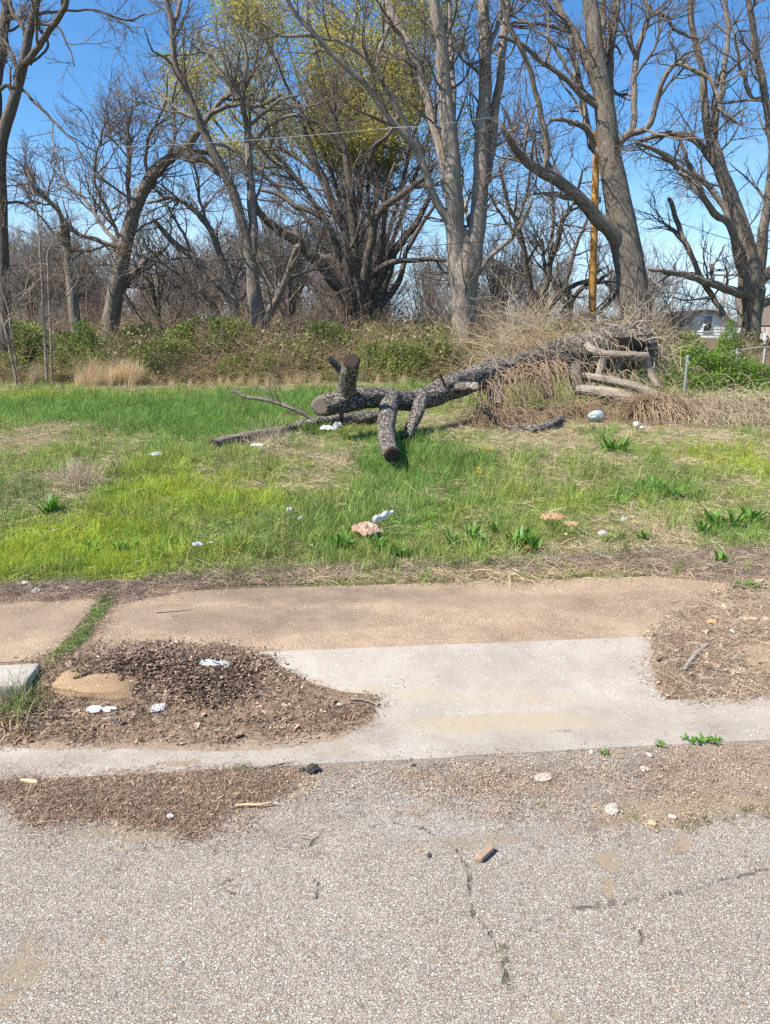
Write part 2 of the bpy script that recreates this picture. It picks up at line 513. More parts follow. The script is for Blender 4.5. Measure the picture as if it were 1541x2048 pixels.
# road: worn exposed-aggregate asphalt, dirt washed over it
def make_road_mat():
    t = NT('road_aggregate', 0.88, 0.25)
    p = t.pos((1, 1, 0.2))
    dn = t.n.new('ShaderNodeMix'); dn.data_type = 'RGBA'; dn.blend_type = 'ADD'
    warp = t.noise(p, 60, 3, 0.6, 0, 1)
    t._set(dn.inputs['Factor'], 0.012); t._set(dn.inputs['A'], p); t._set(dn.inputs['B'], warp)
    p2 = dn.outputs['Result']
    sc = 150
    e = t.voro(p2, sc, 'DISTANCE_TO_EDGE')
    cid = t.voro(p2, sc, 'F1', 'Color')
    s = t.sep(cid)
    stone = t.ramp(s[0], [(0.0, (0.33, 0.285, 0.235)), (0.22, (0.40, 0.355, 0.30)), (0.55, (0.46, 0.415, 0.355)), (0.82, (0.50, 0.46, 0.40)), (0.93, (0.56, 0.52, 0.46)), (0.975, (0.34, 0.21, 0.13))])
    stone = t.mix(0.5, stone, t.ramp(t.noise(p, 400, 3), [(0.3, 0.55), (0.7, 1.2)]), 'MULTIPLY')
    stone = t.mix(0.75, stone, t.ramp(t.noise(p, 48, 6, 0.75), [(0.3, 0.70), (0.5, 1.03), (0.7, 1.22)]), 'MULTIPLY')
    stone = t.mix(1.0, stone, t.ramp(t.noise(p, 3.5, 5, 0.65), [(0.3, (0.84, 0.845, 0.85)), (0.7, (1.05, 1.03, 1.0))]), 'MULTIPLY')
    binder = t.ramp(t.noise(p, 9, 4), [(0.3, (0.25, 0.21, 0.17)), (0.7, (0.36, 0.305, 0.25))])
    gap = t.ramp(e, [(0.0, 0.15), (0.11, 1.0)])
    lost = t.ramp(s[1], [(0.12, 0.0), (0.2, 1.0)])
    gap = t.math('MULTIPLY', gap, lost)
    col = t.mix(gap, binder, stone)
    worn = t.attr('worn', 'Fac')
    col = t.mix(t.ramp(t.math('ADD', worn, t.math('MULTIPLY', t.math('SUBTRACT', t.noise(p, 45, 5, 0.7), 0.5), 1.4)), [(0.4, 0.0), (0.6, 0.8)]), col, t.ramp(t.noise(p, 260, 3, 0.7), [(0.3, (0.20, 0.165, 0.13)), (0.55, (0.42, 0.39, 0.35)), (0.75, (0.66, 0.64, 0.60))]))
    big = t.noise(p, 1.7, 5, 0.6)
    col = t.mix(t.ramp(big, [(0.3, 0.0), (0.7, 0.5)]), col, t.mix(0.5, col, (0.62, 0.58, 0.52), 'MULTIPLY'))
    # washed-in soil, from the mesh's mask
    dm = t.attr('dirt', 'Fac')
    dn2 = t.noise(p, 28, 6, 0.65)
    dirt = t.ramp(t.math('ADD', dm, t.math('MULTIPLY', t.math('SUBTRACT', dn2, 0.5), 1.1)), [(0.42, 0.0), (0.62, 0.95)])
    dcol = t.ramp(t.noise(p, 150, 5, 0.7), [(0.3, (0.15, 0.108, 0.078)), (0.5, (0.26, 0.20, 0.152)), (0.7, (0.42, 0.345, 0.275))])
    col = t.mix(dirt, col, dcol)
    sm = t.attr('sand', 'Fac')
    sand = t.ramp(t.math('ADD', sm, t.math('MULTIPLY', t.math('SUBTRACT', dn2, 0.5), 0.9)), [(0.4, 0.0), (0.65, 0.85)])
    scol = t.ramp(t.noise(p, 190, 4, 0.7), [(0.3, (0.20, 0.15, 0.095)), (0.7, (0.36, 0.29, 0.20))])
    col = t.mix(sand, col, scol)
    cm = t.attr('crack', 'Fac')
    crack = t.ramp(t.math('MULTIPLY', cm, t.ramp(t.noise(p, 40, 3), [(0.35, 0.5), (0.6, 1.4)])), [(0.35, 0.0), (0.9, 0.75)])
    col = t.mix(crack, col, (0.085, 0.072, 0.055))
    t.color(col)
    h = t.math('ADD', gap, t.math('MULTIPLY', t.noise(p, 220, 3), 0.3))
    cover = t.math('MAXIMUM', dirt, sand)
    h = t.mix(cover, h, t.noise(p, 120, 6, 0.7))
    h = t.math('SUBTRACT', h, t.math('MULTIPLY', crack, 1.5))
    t.bump(h, 0.9, 0.006)
    M['road'] = t.m
make_road_mat()

def make_concrete(name, c0, c1, stain=(0.45, 0.36, 0.22), fine=260, agg=0.25, bumpd=0.0025, red=0.0):
    t = NT(name, 0.9, 0.25)
    p = t.pos((1, 1, 1))
    n = t.noise(p, 3.0, 7, 0.65)
    col = t.ramp(n, [(0.3, c0), (0.7, c1)])
    f = t.noise(p, fine, 4, 0.7)
    col = t.mix(1.0, col, t.ramp(f, [(0.28, 0.55), (0.5, 1.0), (0.72, 1.35)]), 'MULTIPLY')
    # pits and pebbles
    s = t.sep(t.voro(p, 70, 'F1', 'Color'))
    d = t.voro(p, 70)
    peb = t.math('MULTIPLY', t.ramp(s[0], [(1 - agg * 0.6, 0.0), (1 - agg * 0.6 + 0.02, 1.0)]), t.ramp(d, [(0.15, 1.0), (0.32, 0.0)]))
    pcol = t.ramp(s[1], [(0.0, (0.20, 0.15, 0.11)), (0.4, (0.45, 0.36, 0.27)), (0.8, (0.66, 0.60, 0.52))])
    col = t.mix(t.math('MULTIPLY', peb, 0.85), col, pcol)
    sm = t.attr('stain', 'Fac')
    col = t.mix(t.math('MULTIPLY', sm, t.ramp(t.noise(p, 7, 5), [(0.3, 0.4), (0.6, 1.0)])), col, stain)
    dm = t.attr('dirt', 'Fac')
    dn2 = t.noise(p, 34, 6, 0.65)
    dirt = t.ramp(t.math('ADD', dm, t.math('MULTIPLY', t.math('SUBTRACT', dn2, 0.5), 1.0)), [(0.45, 0.0), (0.62, 0.92)])
    dcol = t.ramp(t.noise(p, 170, 5, 0.7), [(0.3, (0.15, 0.105, 0.075)), (0.5, (0.27, 0.20, 0.145)), (0.7, (0.42, 0.335, 0.25))])
    col = t.mix(dirt, col, dcol)
    t.color(col)
    t.bump(t.math('ADD', t.math('MULTIPLY', f, 0.8), t.math('ADD', t.math('MULTIPLY', peb, 0.5), t.noise(p, 40, 4))), 0.6, bumpd)
    M[name] = t.m
make_concrete('concrete_pale', (0.27, 0.235, 0.195), (0.41, 0.37, 0.32), agg=0.3, stain=(0.36, 0.295, 0.20), bumpd=0.004)
make_concrete('concrete_gutter', (0.30, 0.27, 0.23), (0.43, 0.395, 0.345), agg=0.25, stain=(0.52, 0.43, 0.28))
make_concrete('concrete_brown', (0.215, 0.152, 0.102), (0.385, 0.285, 0.197), agg=1.3, bumpd=0.006, fine=150, stain=(0.17, 0.13, 0.095))
make_concrete('concrete_orange', (0.24, 0.155, 0.09), (0.42, 0.295, 0.175), agg=0.9, bumpd=0.005, stain=(0.30, 0.24, 0.17))

def make_soil(name, pal, grass=True):
    t = NT(name, 0.95, 0.1)
    p = t.pos((1, 1, 1))
    n = t.noise(p, 90, 7, 0.7)
    col = t.ramp(n, [(0.3, pal[0]), (0.5, pal[1]), (0.72, pal[2])])
    big = t.noise(p, 1.1, 5, 0.6)
    if grass:
        col = t.mix(t.ramp(big, [(0.42, 0.0), (0.6, 0.8)]), col, t.ramp(n, [(0.3, (0.06, 0.09, 0.02)), (0.7, (0.17, 0.21, 0.06))]))
    t.color(col)
    t.bump(t.noise(p, 70, 6, 0.75), 1.0, 0.015)
    M[name] = t.m
make_soil('lawn_soil', [(0.09, 0.08, 0.045), (0.19, 0.165, 0.09), (0.33, 0.285, 0.18)])
make_soil('litter_soil', [(0.125, 0.083, 0.055), (0.27, 0.19, 0.132), (0.44, 0.335, 0.245)], False)
make_soil('sandy_soil', [(0.20, 0.14, 0.09), (0.36, 0.265, 0.18), (0.48, 0.38, 0.28)], False)
# ------------------------------------------------------------------ ground, road, gutter, apron, sidewalk
def grid_mesh(name, Xf, Yf, mat, zoff=0.0, attrs=None, keep=None):
    """Xf, Yf: 2-D arrays of world x, y"""
    n, m = Xf.shape
    Z = hgt(Xf, Yf) + zoff
    V = np.stack([Xf, Yf, Z], -1).reshape(-1, 3)
    idx = np.arange(n * m).reshape(n, m)
    q = np.stack([idx[:-1, :-1], idx[1:, :-1], idx[1:, 1:], idx[:-1, 1:]], -1).reshape(-1, 4)
    if keep is not None: q = q[keep(Xf, Yf)[:-1, :-1].ravel()]
    at = {k: f(Xf, Yf).ravel() for k, f in (attrs or {}).items()}
    return mesh_np(name, V, q, mat, True, at)

def lines(segs):
    return np.unique(np.round(np.concatenate([np.arange(a, b, s) for a, b, s in segs]), 5))

far = [60, 80, 110, 160, 240, 360, 500, 700]
gx = np.concatenate([-np.array(far[::-1]), lines([(-45, -14, 1.0), (-14, -6, 0.25), (-6, 6, 0.1), (6, 14, 0.25), (14, 46, 1.0)]), far])
gy = np.concatenate([[-60, -30, -12, -5], lines([(-2, 2, 0.5), (2, 3.8, 0.1), (3.8, 4.6, 0.03), (4.6, 9, 0.07), (9, 20, 0.16), (20, 50, 1.0)]), far])
X, Y = np.meshgrid(gx, gy, indexing='ij')
def street_drop(x, y):
    v = VV(x, y)
    return -0.012 * (1 - sstep(4.12, 4.19, v))
n, m = X.shape
Z = hgt(X, Y) + street_drop(X, Y)
idx = np.arange(n * m).reshape(n, m)
q = np.stack([idx[:-1, :-1], idx[1:, :-1], idx[1:, 1:], idx[:-1, 1:]], -1).reshape(-1, 4)
link('ground', mesh_np('ground', np.stack([X, Y, Z], -1).reshape(-1, 3), q, M['lawn_soil']), kind='structure')

def px_line(pts):
    a = np.array(pts, float); return G(a[:, 0], a[:, 1])[:, :2]

def line_dist(x, y, poly):
    best = np.full(np.shape(x), 1e9)
    for i in range(len(poly) - 1):
        (ax, ay), (bx, by) = poly[i], poly[i + 1]
        dx, dy = bx - ax, by - ay
        t = np.clip(((x - ax) * dx + (y - ay) * dy) / (dx * dx + dy * dy + 1e-12), 0, 1)
        best = np.minimum(best, np.hypot(x - ax - t * dx, y - ay - t * dy))
    return best

CRACKS = [px_line(c) for c in [
    [(935, 1740), (945, 1780), (948, 1830), (985, 1868), (1003, 1915), (1018, 1975), (1030, 2010), (1042, 2070)],
    [(1015, 1905), (1048, 1880), (1076, 1852), (1130, 1815), (1200, 1803), (1290, 1800), (1400, 1775), (1541, 1735)],
    [(648, 1655), (632, 1690), (620, 1700), (632, 1750), (640, 1800)],
    [(735, 1655), (790, 1650), (850, 1662), (905, 1690), (935, 1740)],
    [(1255, 1830), (1275, 1865), (1290, 1890)],
    [(480, 1755), (430, 1770), (500, 1790)]]]
def crack_f(x, y):
    wx = x + (fbm(x * 14, y * 14, 3, 2) - 0.5) * 0.05; wy = y + (fbm(x * 14, y * 14, 3, 8) - 0.5) * 0.05
    d = np.full(np.shape(x), 1e9)
    for c in CRACKS: d = np.minimum(d, line_dist(wx, wy, c))
    return (1 - sstep(0.001, 0.010, d)) * (0.35 + 0.9 * vnoise(x * 16, y * 16, 6))

def blobmask(specs):
    """specs: (px, py, rx_px, ry_px, strength) -> smooth ground mask"""
    out = []
    for px, py, rx, ry, s in specs:
        c = G(px, py); a = G(px + rx, py); b = G(px, py - ry); d = G(px, py + ry)
        out.append((c[0], c[1], max(0.01, abs(a[0] - c[0])), max(0.02, (b[1] - d[1]) / 2), s))
    def f(x, y):
        r = np.zeros(np.shape(x))
        x = x + (fbm(x * 11, y * 11, 3, 41) - 0.5) * 0.13; y = y + (fbm(x * 11 + 9, y * 11, 3, 43) - 0.5) * 0.10
        for cx, cy, rx, ry, s in out:
            d2 = ((x - cx) / rx) ** 2 + ((y - cy) / ry) ** 2
            r = np.maximum(r, s * np.clip(1.25 - 0.75 * d2, 0, 1)) if s > 0 else r
        return r
    return f

DIRT_L = gpoly([(-60, 1575), (0, 1555), (120, 1562), (300, 1548), (480, 1545), (640, 1538), (660, 1570), (600, 1605), (470, 1612), (430, 1650), (400, 1690), (350, 1660), (290, 1650), (170, 1640), (60, 1655), (20, 1600), (-60, 1600)])
DIRT_R = gpoly([(640, 1530), (800, 1522), (950, 1515), (1200, 1490), (1400, 1472), (1620, 1466), (1640, 1640), (1480, 1640), (1340, 1665), (1200, 1660), (1170, 1630), (1010, 1605), (850, 1600), (800, 1575), (700, 1560)])
sand_b = blobmask([(1420, 1610, 200, 26, 0.9), (1300, 1640, 120, 22, 0.7), (1100, 1660, 160, 18, 0.5), (960, 1680, 110, 26, 0.55), (250, 1665, 180, 22, 0.6), (560, 1660, 120, 20, 0.45),
                   (15, 1960, 60, 120, 0.58), (1228, 1730, 36, 17, 0.95), (1215, 1772, 24, 20, 0.8), (1362, 1692, 38, 15, 0.8), (1262, 1832, 12, 8, 0.7), (390, 1952, 26, 10, 0.4), (1130, 2038, 26, 14, 0.6), (990, 1440, 10, 5, 0.1)])
def dirt_road(x, y):
    d1 = poly_dist(x, y, DIRT_L); d2 = poly_dist(x, y, DIRT_R)
    m = np.maximum(sstep(-0.06, 0.10, d1) * 0.95, sstep(-0.05, 0.14, d2) * (0.12 + 1.0 * fbm(x * 2.4, y * 3.5, 3, 9)))
    edge = sstep(2.40, 2.52, VV(x, y))
    return np.maximum(m, edge * (0.35 + 0.4 * fbm(x * 3, y * 3, 3, 4)))
def sand_road(x, y):
    return sand_b(x, y)

worn_b = blobmask([(700, 1590, 130, 36, 0.75), (880, 1650, 160, 26, 0.8), (1010, 1660, 140, 26, 0.75), (240, 1575, 60, 14, 0.8), (1480, 1690, 120, 40, 0.4), (1100, 1700, 200, 30, 0.4), (780, 1560, 80, 20, 0.7)])
def worn_f(x, y):
    return np.maximum(worn_b(x, y), 0.45 * fbm(x * 1.2, y * 1.6, 3, 77))
rx = lines([(-40, -8, 1.0), (-8, -2.6, 0.15), (-2.6, 2.8, 0.0115), (2.8, 8, 0.15), (8, 41, 1.0)])
rs = np.concatenate([np.linspace(-7.5, 1.0, 12, endpoint=False), np.linspace(1.0, 1.75, 44, endpoint=False), np.linspace(1.75, 2.53, 70)])
RX, RS = np.meshgrid(rx, rs, indexing='ij')
edge_n = (fbm(RX * 6, RX * 0 + 3, 3, 31) - 0.5) * 0.02
RY = RS + SLOPE * RX + edge_n * sstep(2.3, 2.53, RS)
road_me = grid_mesh('road', RX, RY, M['road'], 0.0, {'dirt': dirt_road, 'sand': sand_road, 'crack': crack_f, 'worn': worn_f})
link('road', road_me, kind='structure')

# gutter pan (cast concrete with a rolled front lip)
gxl = lines([(-40, -6, 0.5), (-6, -2.6, 0.1), (-2.6, 2.8, 0.02), (2.8, 6, 0.1), (6, 41, 0.5)])
gs = np.linspace(0, 1, 26)
GX, GS = np.meshgrid(gxl, gs, indexing='ij')
GV = 2.525 + GS * (2.915 - 2.525) + (fbm(GX * 5, GX * 0 + 9, 3, 17) - 0.5) * 0.016 * (1 - GS)
GY = GV + SLOPE * GX
DIRT_LITTER = gpoly([(-60, 1480), (0, 1496), (120, 1500), (270, 1500), (430, 1505), (560, 1500), (680, 1480), (745, 1445), (775, 1395), (600, 1300), (-60, 1300)])
st_g = blobmask([(1010, 1448, 190, 22, 0.9), (650, 1500, 100, 14, 0.3), (330, 1520, 60, 8, 0.3)])
dk_g = blobmask([(345, 1530, 40, 8, 0.8), (870, 1433, 90, 8, 0.55)])
def dirt_gut(x, y):
    d = poly_dist(x, y, DIRT_LITTER)
    return np.maximum(np.maximum(sstep(-0.05, 0.03, d) * 0.9, dk_g(x, y)), 0.20 + 0.10 * sstep(0.2, 0.9, -x) + 0.12 * fbm(x * 3, y * 8, 3, 14))
gm = grid_mesh('gutter', GX, GY, M['concrete_pale'], 0.0062, {'dirt': dirt_gut, 'stain': st_g})
gt = link('gutter', gm, kind='structure')
# lip face down to the road
lx = gxl; lv = 2.525 + (fbm(lx * 5, lx * 0 + 9, 3, 17) - 0.5) * 0.016
ly = lv + SLOPE * lx; lz = hgt(lx, ly)
V = np.concatenate([np.stack([lx, ly, lz + 0.006], -1), np.stack([lx, ly - 0.006, lz - 0.02], -1)])
k = np.arange(len(lx) - 1); q = np.stack([k, k + len(lx), k + 1 + len(lx), k + 1], -1)
link('lip', mesh_np('lip', V, q, M['concrete_pale'], False), gt)

# apron: traced left and right edge
al = px_line([(768, 1402), (740, 1392), (690, 1384), (640, 1368), (585, 1342), (560, 1322), (533, 1308)])
ar = px_line([(1318, 1397), (1306, 1380), (1300, 1350), (1292, 1325), (1300, 1300), (1292, 1276)])
av = np.linspace(2.88, 3.365, 34)
def bound(line, vv):
    v = VV(line[:, 0], line[:, 1]); o = np.argsort(v)
    return np.interp(vv, v[o], line[o, 0])
AS, AV = np.meshgrid(np.linspace(0, 1, 130), av, indexing='ij')
xl = bound(al, AV) + (fbm(AV * 30, AV * 0, 3, 3) - 0.5) * 0.03 - 0.03; xr = bound(ar, AV) + (fbm(AV * 30, AV * 0 + 5, 3, 3) - 0.5) * 0.02 + 0.02
AX = xl + (xr - xl) * AS
AY = AV + SLOPE * AX * 1.0
ap_st = blobmask([(900, 1395, 260, 16, 0.5), (620, 1390, 80, 30, 0.3)])
link('driveway_apron', grid_mesh('driveway_apron', AX, AY, M['concrete_pale'], 0.0070, {'stain': ap_st, 'dirt': lambda x, y: 0.16 + 0 * x}), kind='structure')

# bare soil of the verge between gutter and sidewalk
vx = lines([(-40, -6, 0.5), (-6, 6, 0.06), (6, 41, 0.5)]); vs = np.linspace(2.89, 3.42, 20)
VX, VS = np.meshgrid(vx, vs, indexing='ij')
link('verge', grid_mesh('verge', VX, VS + SLOPE * VX, M['litter_soil'], 0.0015), kind='structure')

# sidewalk: slabs of brown exposed aggregate
sw_root = bpy.data.objects.new('sidewalk', None); COL.objects.link(sw_root); sw_root['kind'] = 'structure'
sw_d = blobmask([(560, 1225, 330, 26, 0.28), (430, 1250, 150, 20, 0.3), (1330, 1180, 150, 18, 0.36), (380, 1275, 120, 14, 0.36)])
def dirt_sw(x, y):
    v = VV(x, y)
    return np.maximum(np.maximum(0.32 * sstep(4.05, 4.24, v) + 0.12, sw_d(x, y)), 0.2 + 0.25 * (fbm(x * 1.7, y * 2.6, 3, 12) - 0.3))
sw_s = blobmask([(640, 1190, 260, 18, 0.9), (500, 1240, 260, 24, 0.75), (330, 1230, 120, 22, 0.5), (1000, 1200, 200, 12, 0.4), (100, 1240, 120, 30, 0.4)])
jl = px_line([(222, 1175), (190, 1225), (150, 1275), (118, 1310)])
def slab(x0, x1, joint_side=None):
    SS, SV = np.meshgrid(np.linspace(0, 1, int(40 + 30 * (abs(x1 - x0)))), np.linspace(3.368, 4.235, 50), indexing='ij')
    a = x0 + 0 * SV; b = x1 + 0 * SV
    if joint_side == 'r': b = bound(jl, SV) - 0.035
    if joint_side == 'l': a = bound(jl, SV) + 0.035
    XX = a + (b - a) * SS
    YY = SV + SLOPE * XX
    return link('slab', grid_mesh('slab', XX, YY, M['concrete_brown'], 0.004, {'dirt': dirt_sw, 'stain': sw_s}), sw_root)
slab(-1.0, 2.35, 'l'); slab(-3.4, -1.2, 'r')
slab(-6.4, -3.43); slab(2.38, 5.4)
V = []
# a small pale cast-concrete corner beyond the joint at the far left
pc = gpoly([(-120, 1352), (30, 1350), (52, 1362), (48, 1378), (10, 1392), (-120, 1408)])

def mound(name, outline_px, H, mat, rings=22, seg=110, seed=0, rough=0.012, lift=0.004, props=None):
    """low heap with a traced outline, draped over the ground and thinning out to nothing at its edge"""
    poly = gpoly(outline_px)
    c = poly.mean(0)
    L = np.concatenate([[0], np.cumsum(np.hypot(*np.diff(np.vstack([poly, poly[:1]]), axis=0).T))])
    s = np.linspace(0, L[-1], seg, endpoint=False); pc2 = np.vstack([poly, poly[:1]])
    bx, by = np.interp(s, L, pc2[:, 0]), np.interp(s, L, pc2[:, 1])
    r = np.linspace(0, 1, rings)[:, None]
    wob = 1 + (fbm(s * 14, s * 0 + seed, 3, seed) - 0.5) * 0.10
    bx = c[0] + (bx - c[0]) * wob; by = c[1] + (by - c[1]) * (1 + (fbm(s * 9, s * 0 + seed + 4, 4, seed) - 0.5) * 0.22)
    X = c[0] + (bx - c[0])[None] * r; Y = c[1] + (by - c[1])[None] * r
    e = np.clip(1 - r ** 2.4, 0, 1)
    nz = fbm(X * 7, Y * 7, 4, seed)
    Z = hgt(X, Y) + H * e * (0.45 + 1.1 * nz) + (fbm(X * 45, Y * 45, 3, seed + 3) - 0.42) * rough * 2 * np.minimum(1, e * 3 + 0.3) + lift - 0.012 * (r > 0.97)
    V = np.stack([X, Y, Z], -1).reshape(-1, 3)
    idx = np.arange(rings * seg).reshape(rings, seg)
    a, b = idx[:-1], idx[1:]
    q = np.stack([a, b, np.roll(b, -1, 1), np.roll(a, -1, 1)], -1).reshape(-1, 4)
    pr = {'kind': 'structure'}; pr.update(props or {})
    return link(name, mesh_np(name, V, q, mat), **pr)

LIT_L = [(-80, 1490), (-80, 1400), (30, 1385), (90, 1320), (180, 1296), (330, 1288), (480, 1300), (532, 1309), (560, 1342), (640, 1372), (700, 1386), (772, 1393), (752, 1430), (690, 1462), (560, 1486), (430, 1492), (270, 1490), (120, 1484), (0, 1488)]
LIT_R = [(1296, 1278), (1330, 1240), (1400, 1215), (1440, 1175), (1500, 1140), (1620, 1130), (1700, 1180), (1700, 1392), (1541, 1402), (1420, 1404), (1318, 1405), (1302, 1372), (1294, 1335), (1300, 1305)]
mound('dirt_heap', LIT_L, 0.018, M['litter_soil'], 34, 200, 3)
mound('dirt_heap', LIT_R, 0.013, M['litter_soil'], 30, 160, 5)
def strip(name, front, back, H, mat, seed=0, nu=420, nw=14):
    """long low ridge between two traced lines, thinning out on both sides"""
    def rs(l):
        a = px_line(l); o = np.argsort(a[:, 0]); return a[o]
    f, b = rs(front), rs(back)
    x = np.linspace(max(f[0, 0], b[0, 0]), min(f[-1, 0], b[-1, 0]), nu)[:, None]
    yf = np.interp(x, f[:, 0], f[:, 1]) + (fbm(x * 5, x * 0 + seed, 4, seed) - 0.5) * 0.13; yb = np.interp(x, b[:, 0], b[:, 1])
    w = np.linspace(0, 1, nw)[None]
    Y = yf + (yb - yf) * w; X = x + 0 * w
    Z = hgt(X, Y) + H * np.sin(np.pi * w) ** 0.7 * (0.3 + 1.3 * fbm(X * 6, Y * 6, 4, seed)) + (fbm(X * 45, Y * 45, 3, seed + 3) - 0.45) * 0.014 * np.minimum(1, w * 6) + 0.004 - 0.006 * (w > 0.95)
    idx = np.arange(nu * nw).reshape(nu, nw)
    q = np.stack([idx[:-1, :-1], idx[1:, :-1], idx[1:, 1:], idx[:-1, 1:]], -1).reshape(-1, 4)
    return link(name, mesh_np(name, np.stack([X, Y, Z], -1).reshape(-1, 3), q, mat), kind='structure')
strip('dirt_strip', [(-90, 1214), (60, 1208), (190, 1202), (240, 1212), (330, 1192), (430, 1176), (600, 1166), (750, 1154), (1000, 1150), (1280, 1150), (1450, 1166), (1680, 1150)],
      [(-90, 1176), (60, 1180), (240, 1176), (420, 1150), (700, 1138), (1000, 1128), (1300, 1112), (1680, 1100)], 0.016, M['litter_soil'], 8)
mound('sand_patch', [(1480, 1300), (1620, 1270), (1700, 1300), (1700, 1350), (1541, 1352), (1490, 1335)], 0.02, M['sandy_soil'], 16, 60, 9, lift=0.02)
mound('sand_patch', [(1400, 1230), (1440, 1205), (1560, 1200), (1680, 1215), (1680, 1250), (1530, 1255), (1450, 1252)], 0.008, M['sandy_soil'], 14, 60, 19, lift=0.012)

# buried kerb showing through the litter
def box_bm(me_name, dims, mat, bevel=0.01, rough=0.0, seed=0, cuts=0):
    import bmesh
    bm = bmesh.new(); bmesh.ops.create_cube(bm, size=1)
    for v in bm.verts: v.co = Vector((v.co.x * dims[0], v.co.y * dims[1], v.co.z * dims[2]))
    if bevel: bmesh.ops.bevel(bm, geom=bm.edges[:], offset=bevel, segments=2, profile=0.6, affect='EDGES')
    if cuts: bmesh.ops.subdivide_edges(bm, edges=bm.edges[:], cuts=cuts, use_grid_fill=True)
    if rough:
        co = np.array([v.co[:] for v in bm.verts])
        nn = fbm(co[:, 0] * 14 + seed, co[:, 1] * 14 + co[:, 2] * 9, 3, seed) - 0.5
        n2 = fbm(co[:, 1] * 14 + seed, co[:, 2] * 14 + co[:, 0] * 9, 3, seed + 1) - 0.5
        for i, v in enumerate(bm.verts): v.co += Vector((nn[i], n2[i], nn[i])) * rough * 2
    me = bpy.data.meshes.new(me_name); bm.to_mesh(me); bm.free()
    for p in me.polygons: p.use_smooth = True
    me.materials.append(mat)
    return me
kp = G(195, 1395)
kb = link('kerb', box_bm('kerb', (0.40, 0.15, 0.09), M['concrete_orange'], 0.03, 0.03, 2, 4), kind='structure')
kb.location = (kp[0], kp[1] + 0.045, kp[2] + 0.018); kb.rotation_euler = (0.12, 0.05, math.atan(SLOPE) - 0.16)
kp = G(-30, 1378)
kb = link('kerb', box_bm('kerb', (0.5, 0.2, 0.09), M['concrete_gutter'], 0.015, 0.01, 7, 3), kind='structure')
kb.location = (kp[0] - 0.04, kp[1], kp[2] + 0.02); kb.rotation_euler = (0.06, 0.0, math.atan(SLOPE))
# ------------------------------------------------------------------ trees
rng = np.random.default_rng(42)

def trace_limbs(limbs, Y0, spread=1.6, rg=None, tilt=0.0):
    """limbs: list of (dy, [(px, py, r_px), ...]); first is the trunk. Returns list of (P, R).
    A later limb starts at the depth of the closest earlier point and drifts by dy metres."""
    rg = rg or rng
    done_px = []; done_Y = []; out = []
    for li, (dy, pts) in enumerate(limbs):
        a = np.array(pts, float)
        L = np.concatenate([[0], np.cumsum(np.hypot(*np.diff(a[:, :2], axis=0).T))])
        if done_px:
            D = np.concatenate(done_px); YY = np.concatenate(done_Y)
            j = np.argmin(np.hypot(D[:, 0] - a[0, 0], D[:, 1] - a[0, 1])); ys = YY[j]
        else:
            ys = Y0
        if dy is None: dy = rg.uniform(-spread, spread) * min(1, L[-1] / 250)
        Yv = ys + dy * (L / L[-1]) ** 1.1
        P, t = PT(a[:, 0], a[:, 1], Yv)
        R = a[:, 2] * t
        out.append((P, R))
        m = 12
        s = np.linspace(0, L[-1], max(8, int(L[-1] / m)))
        done_px.append(np.stack([np.interp(s, L, a[:, 0]), np.interp(s, L, a[:, 1])], -1))
        done_Y.append(np.interp(s, L, Yv))
    return out

def limb_disp(amp, seed):
    def f(th, L, R):
        cx, cy = np.cos(th) * 1.3 + seed, np.sin(th) * 1.3 + L * 1.1
        a = (fbm(cx * 1.1 + 0 * L, cy, 3, seed) - 0.5) * 2
        b = (fbm(cx * 7 + 0 * L, np.sin(th) * 7 + L * 1.6, 2, seed + 4) - 0.5) * 2
        return R * (a * amp + b * amp * 0.55)
    return f

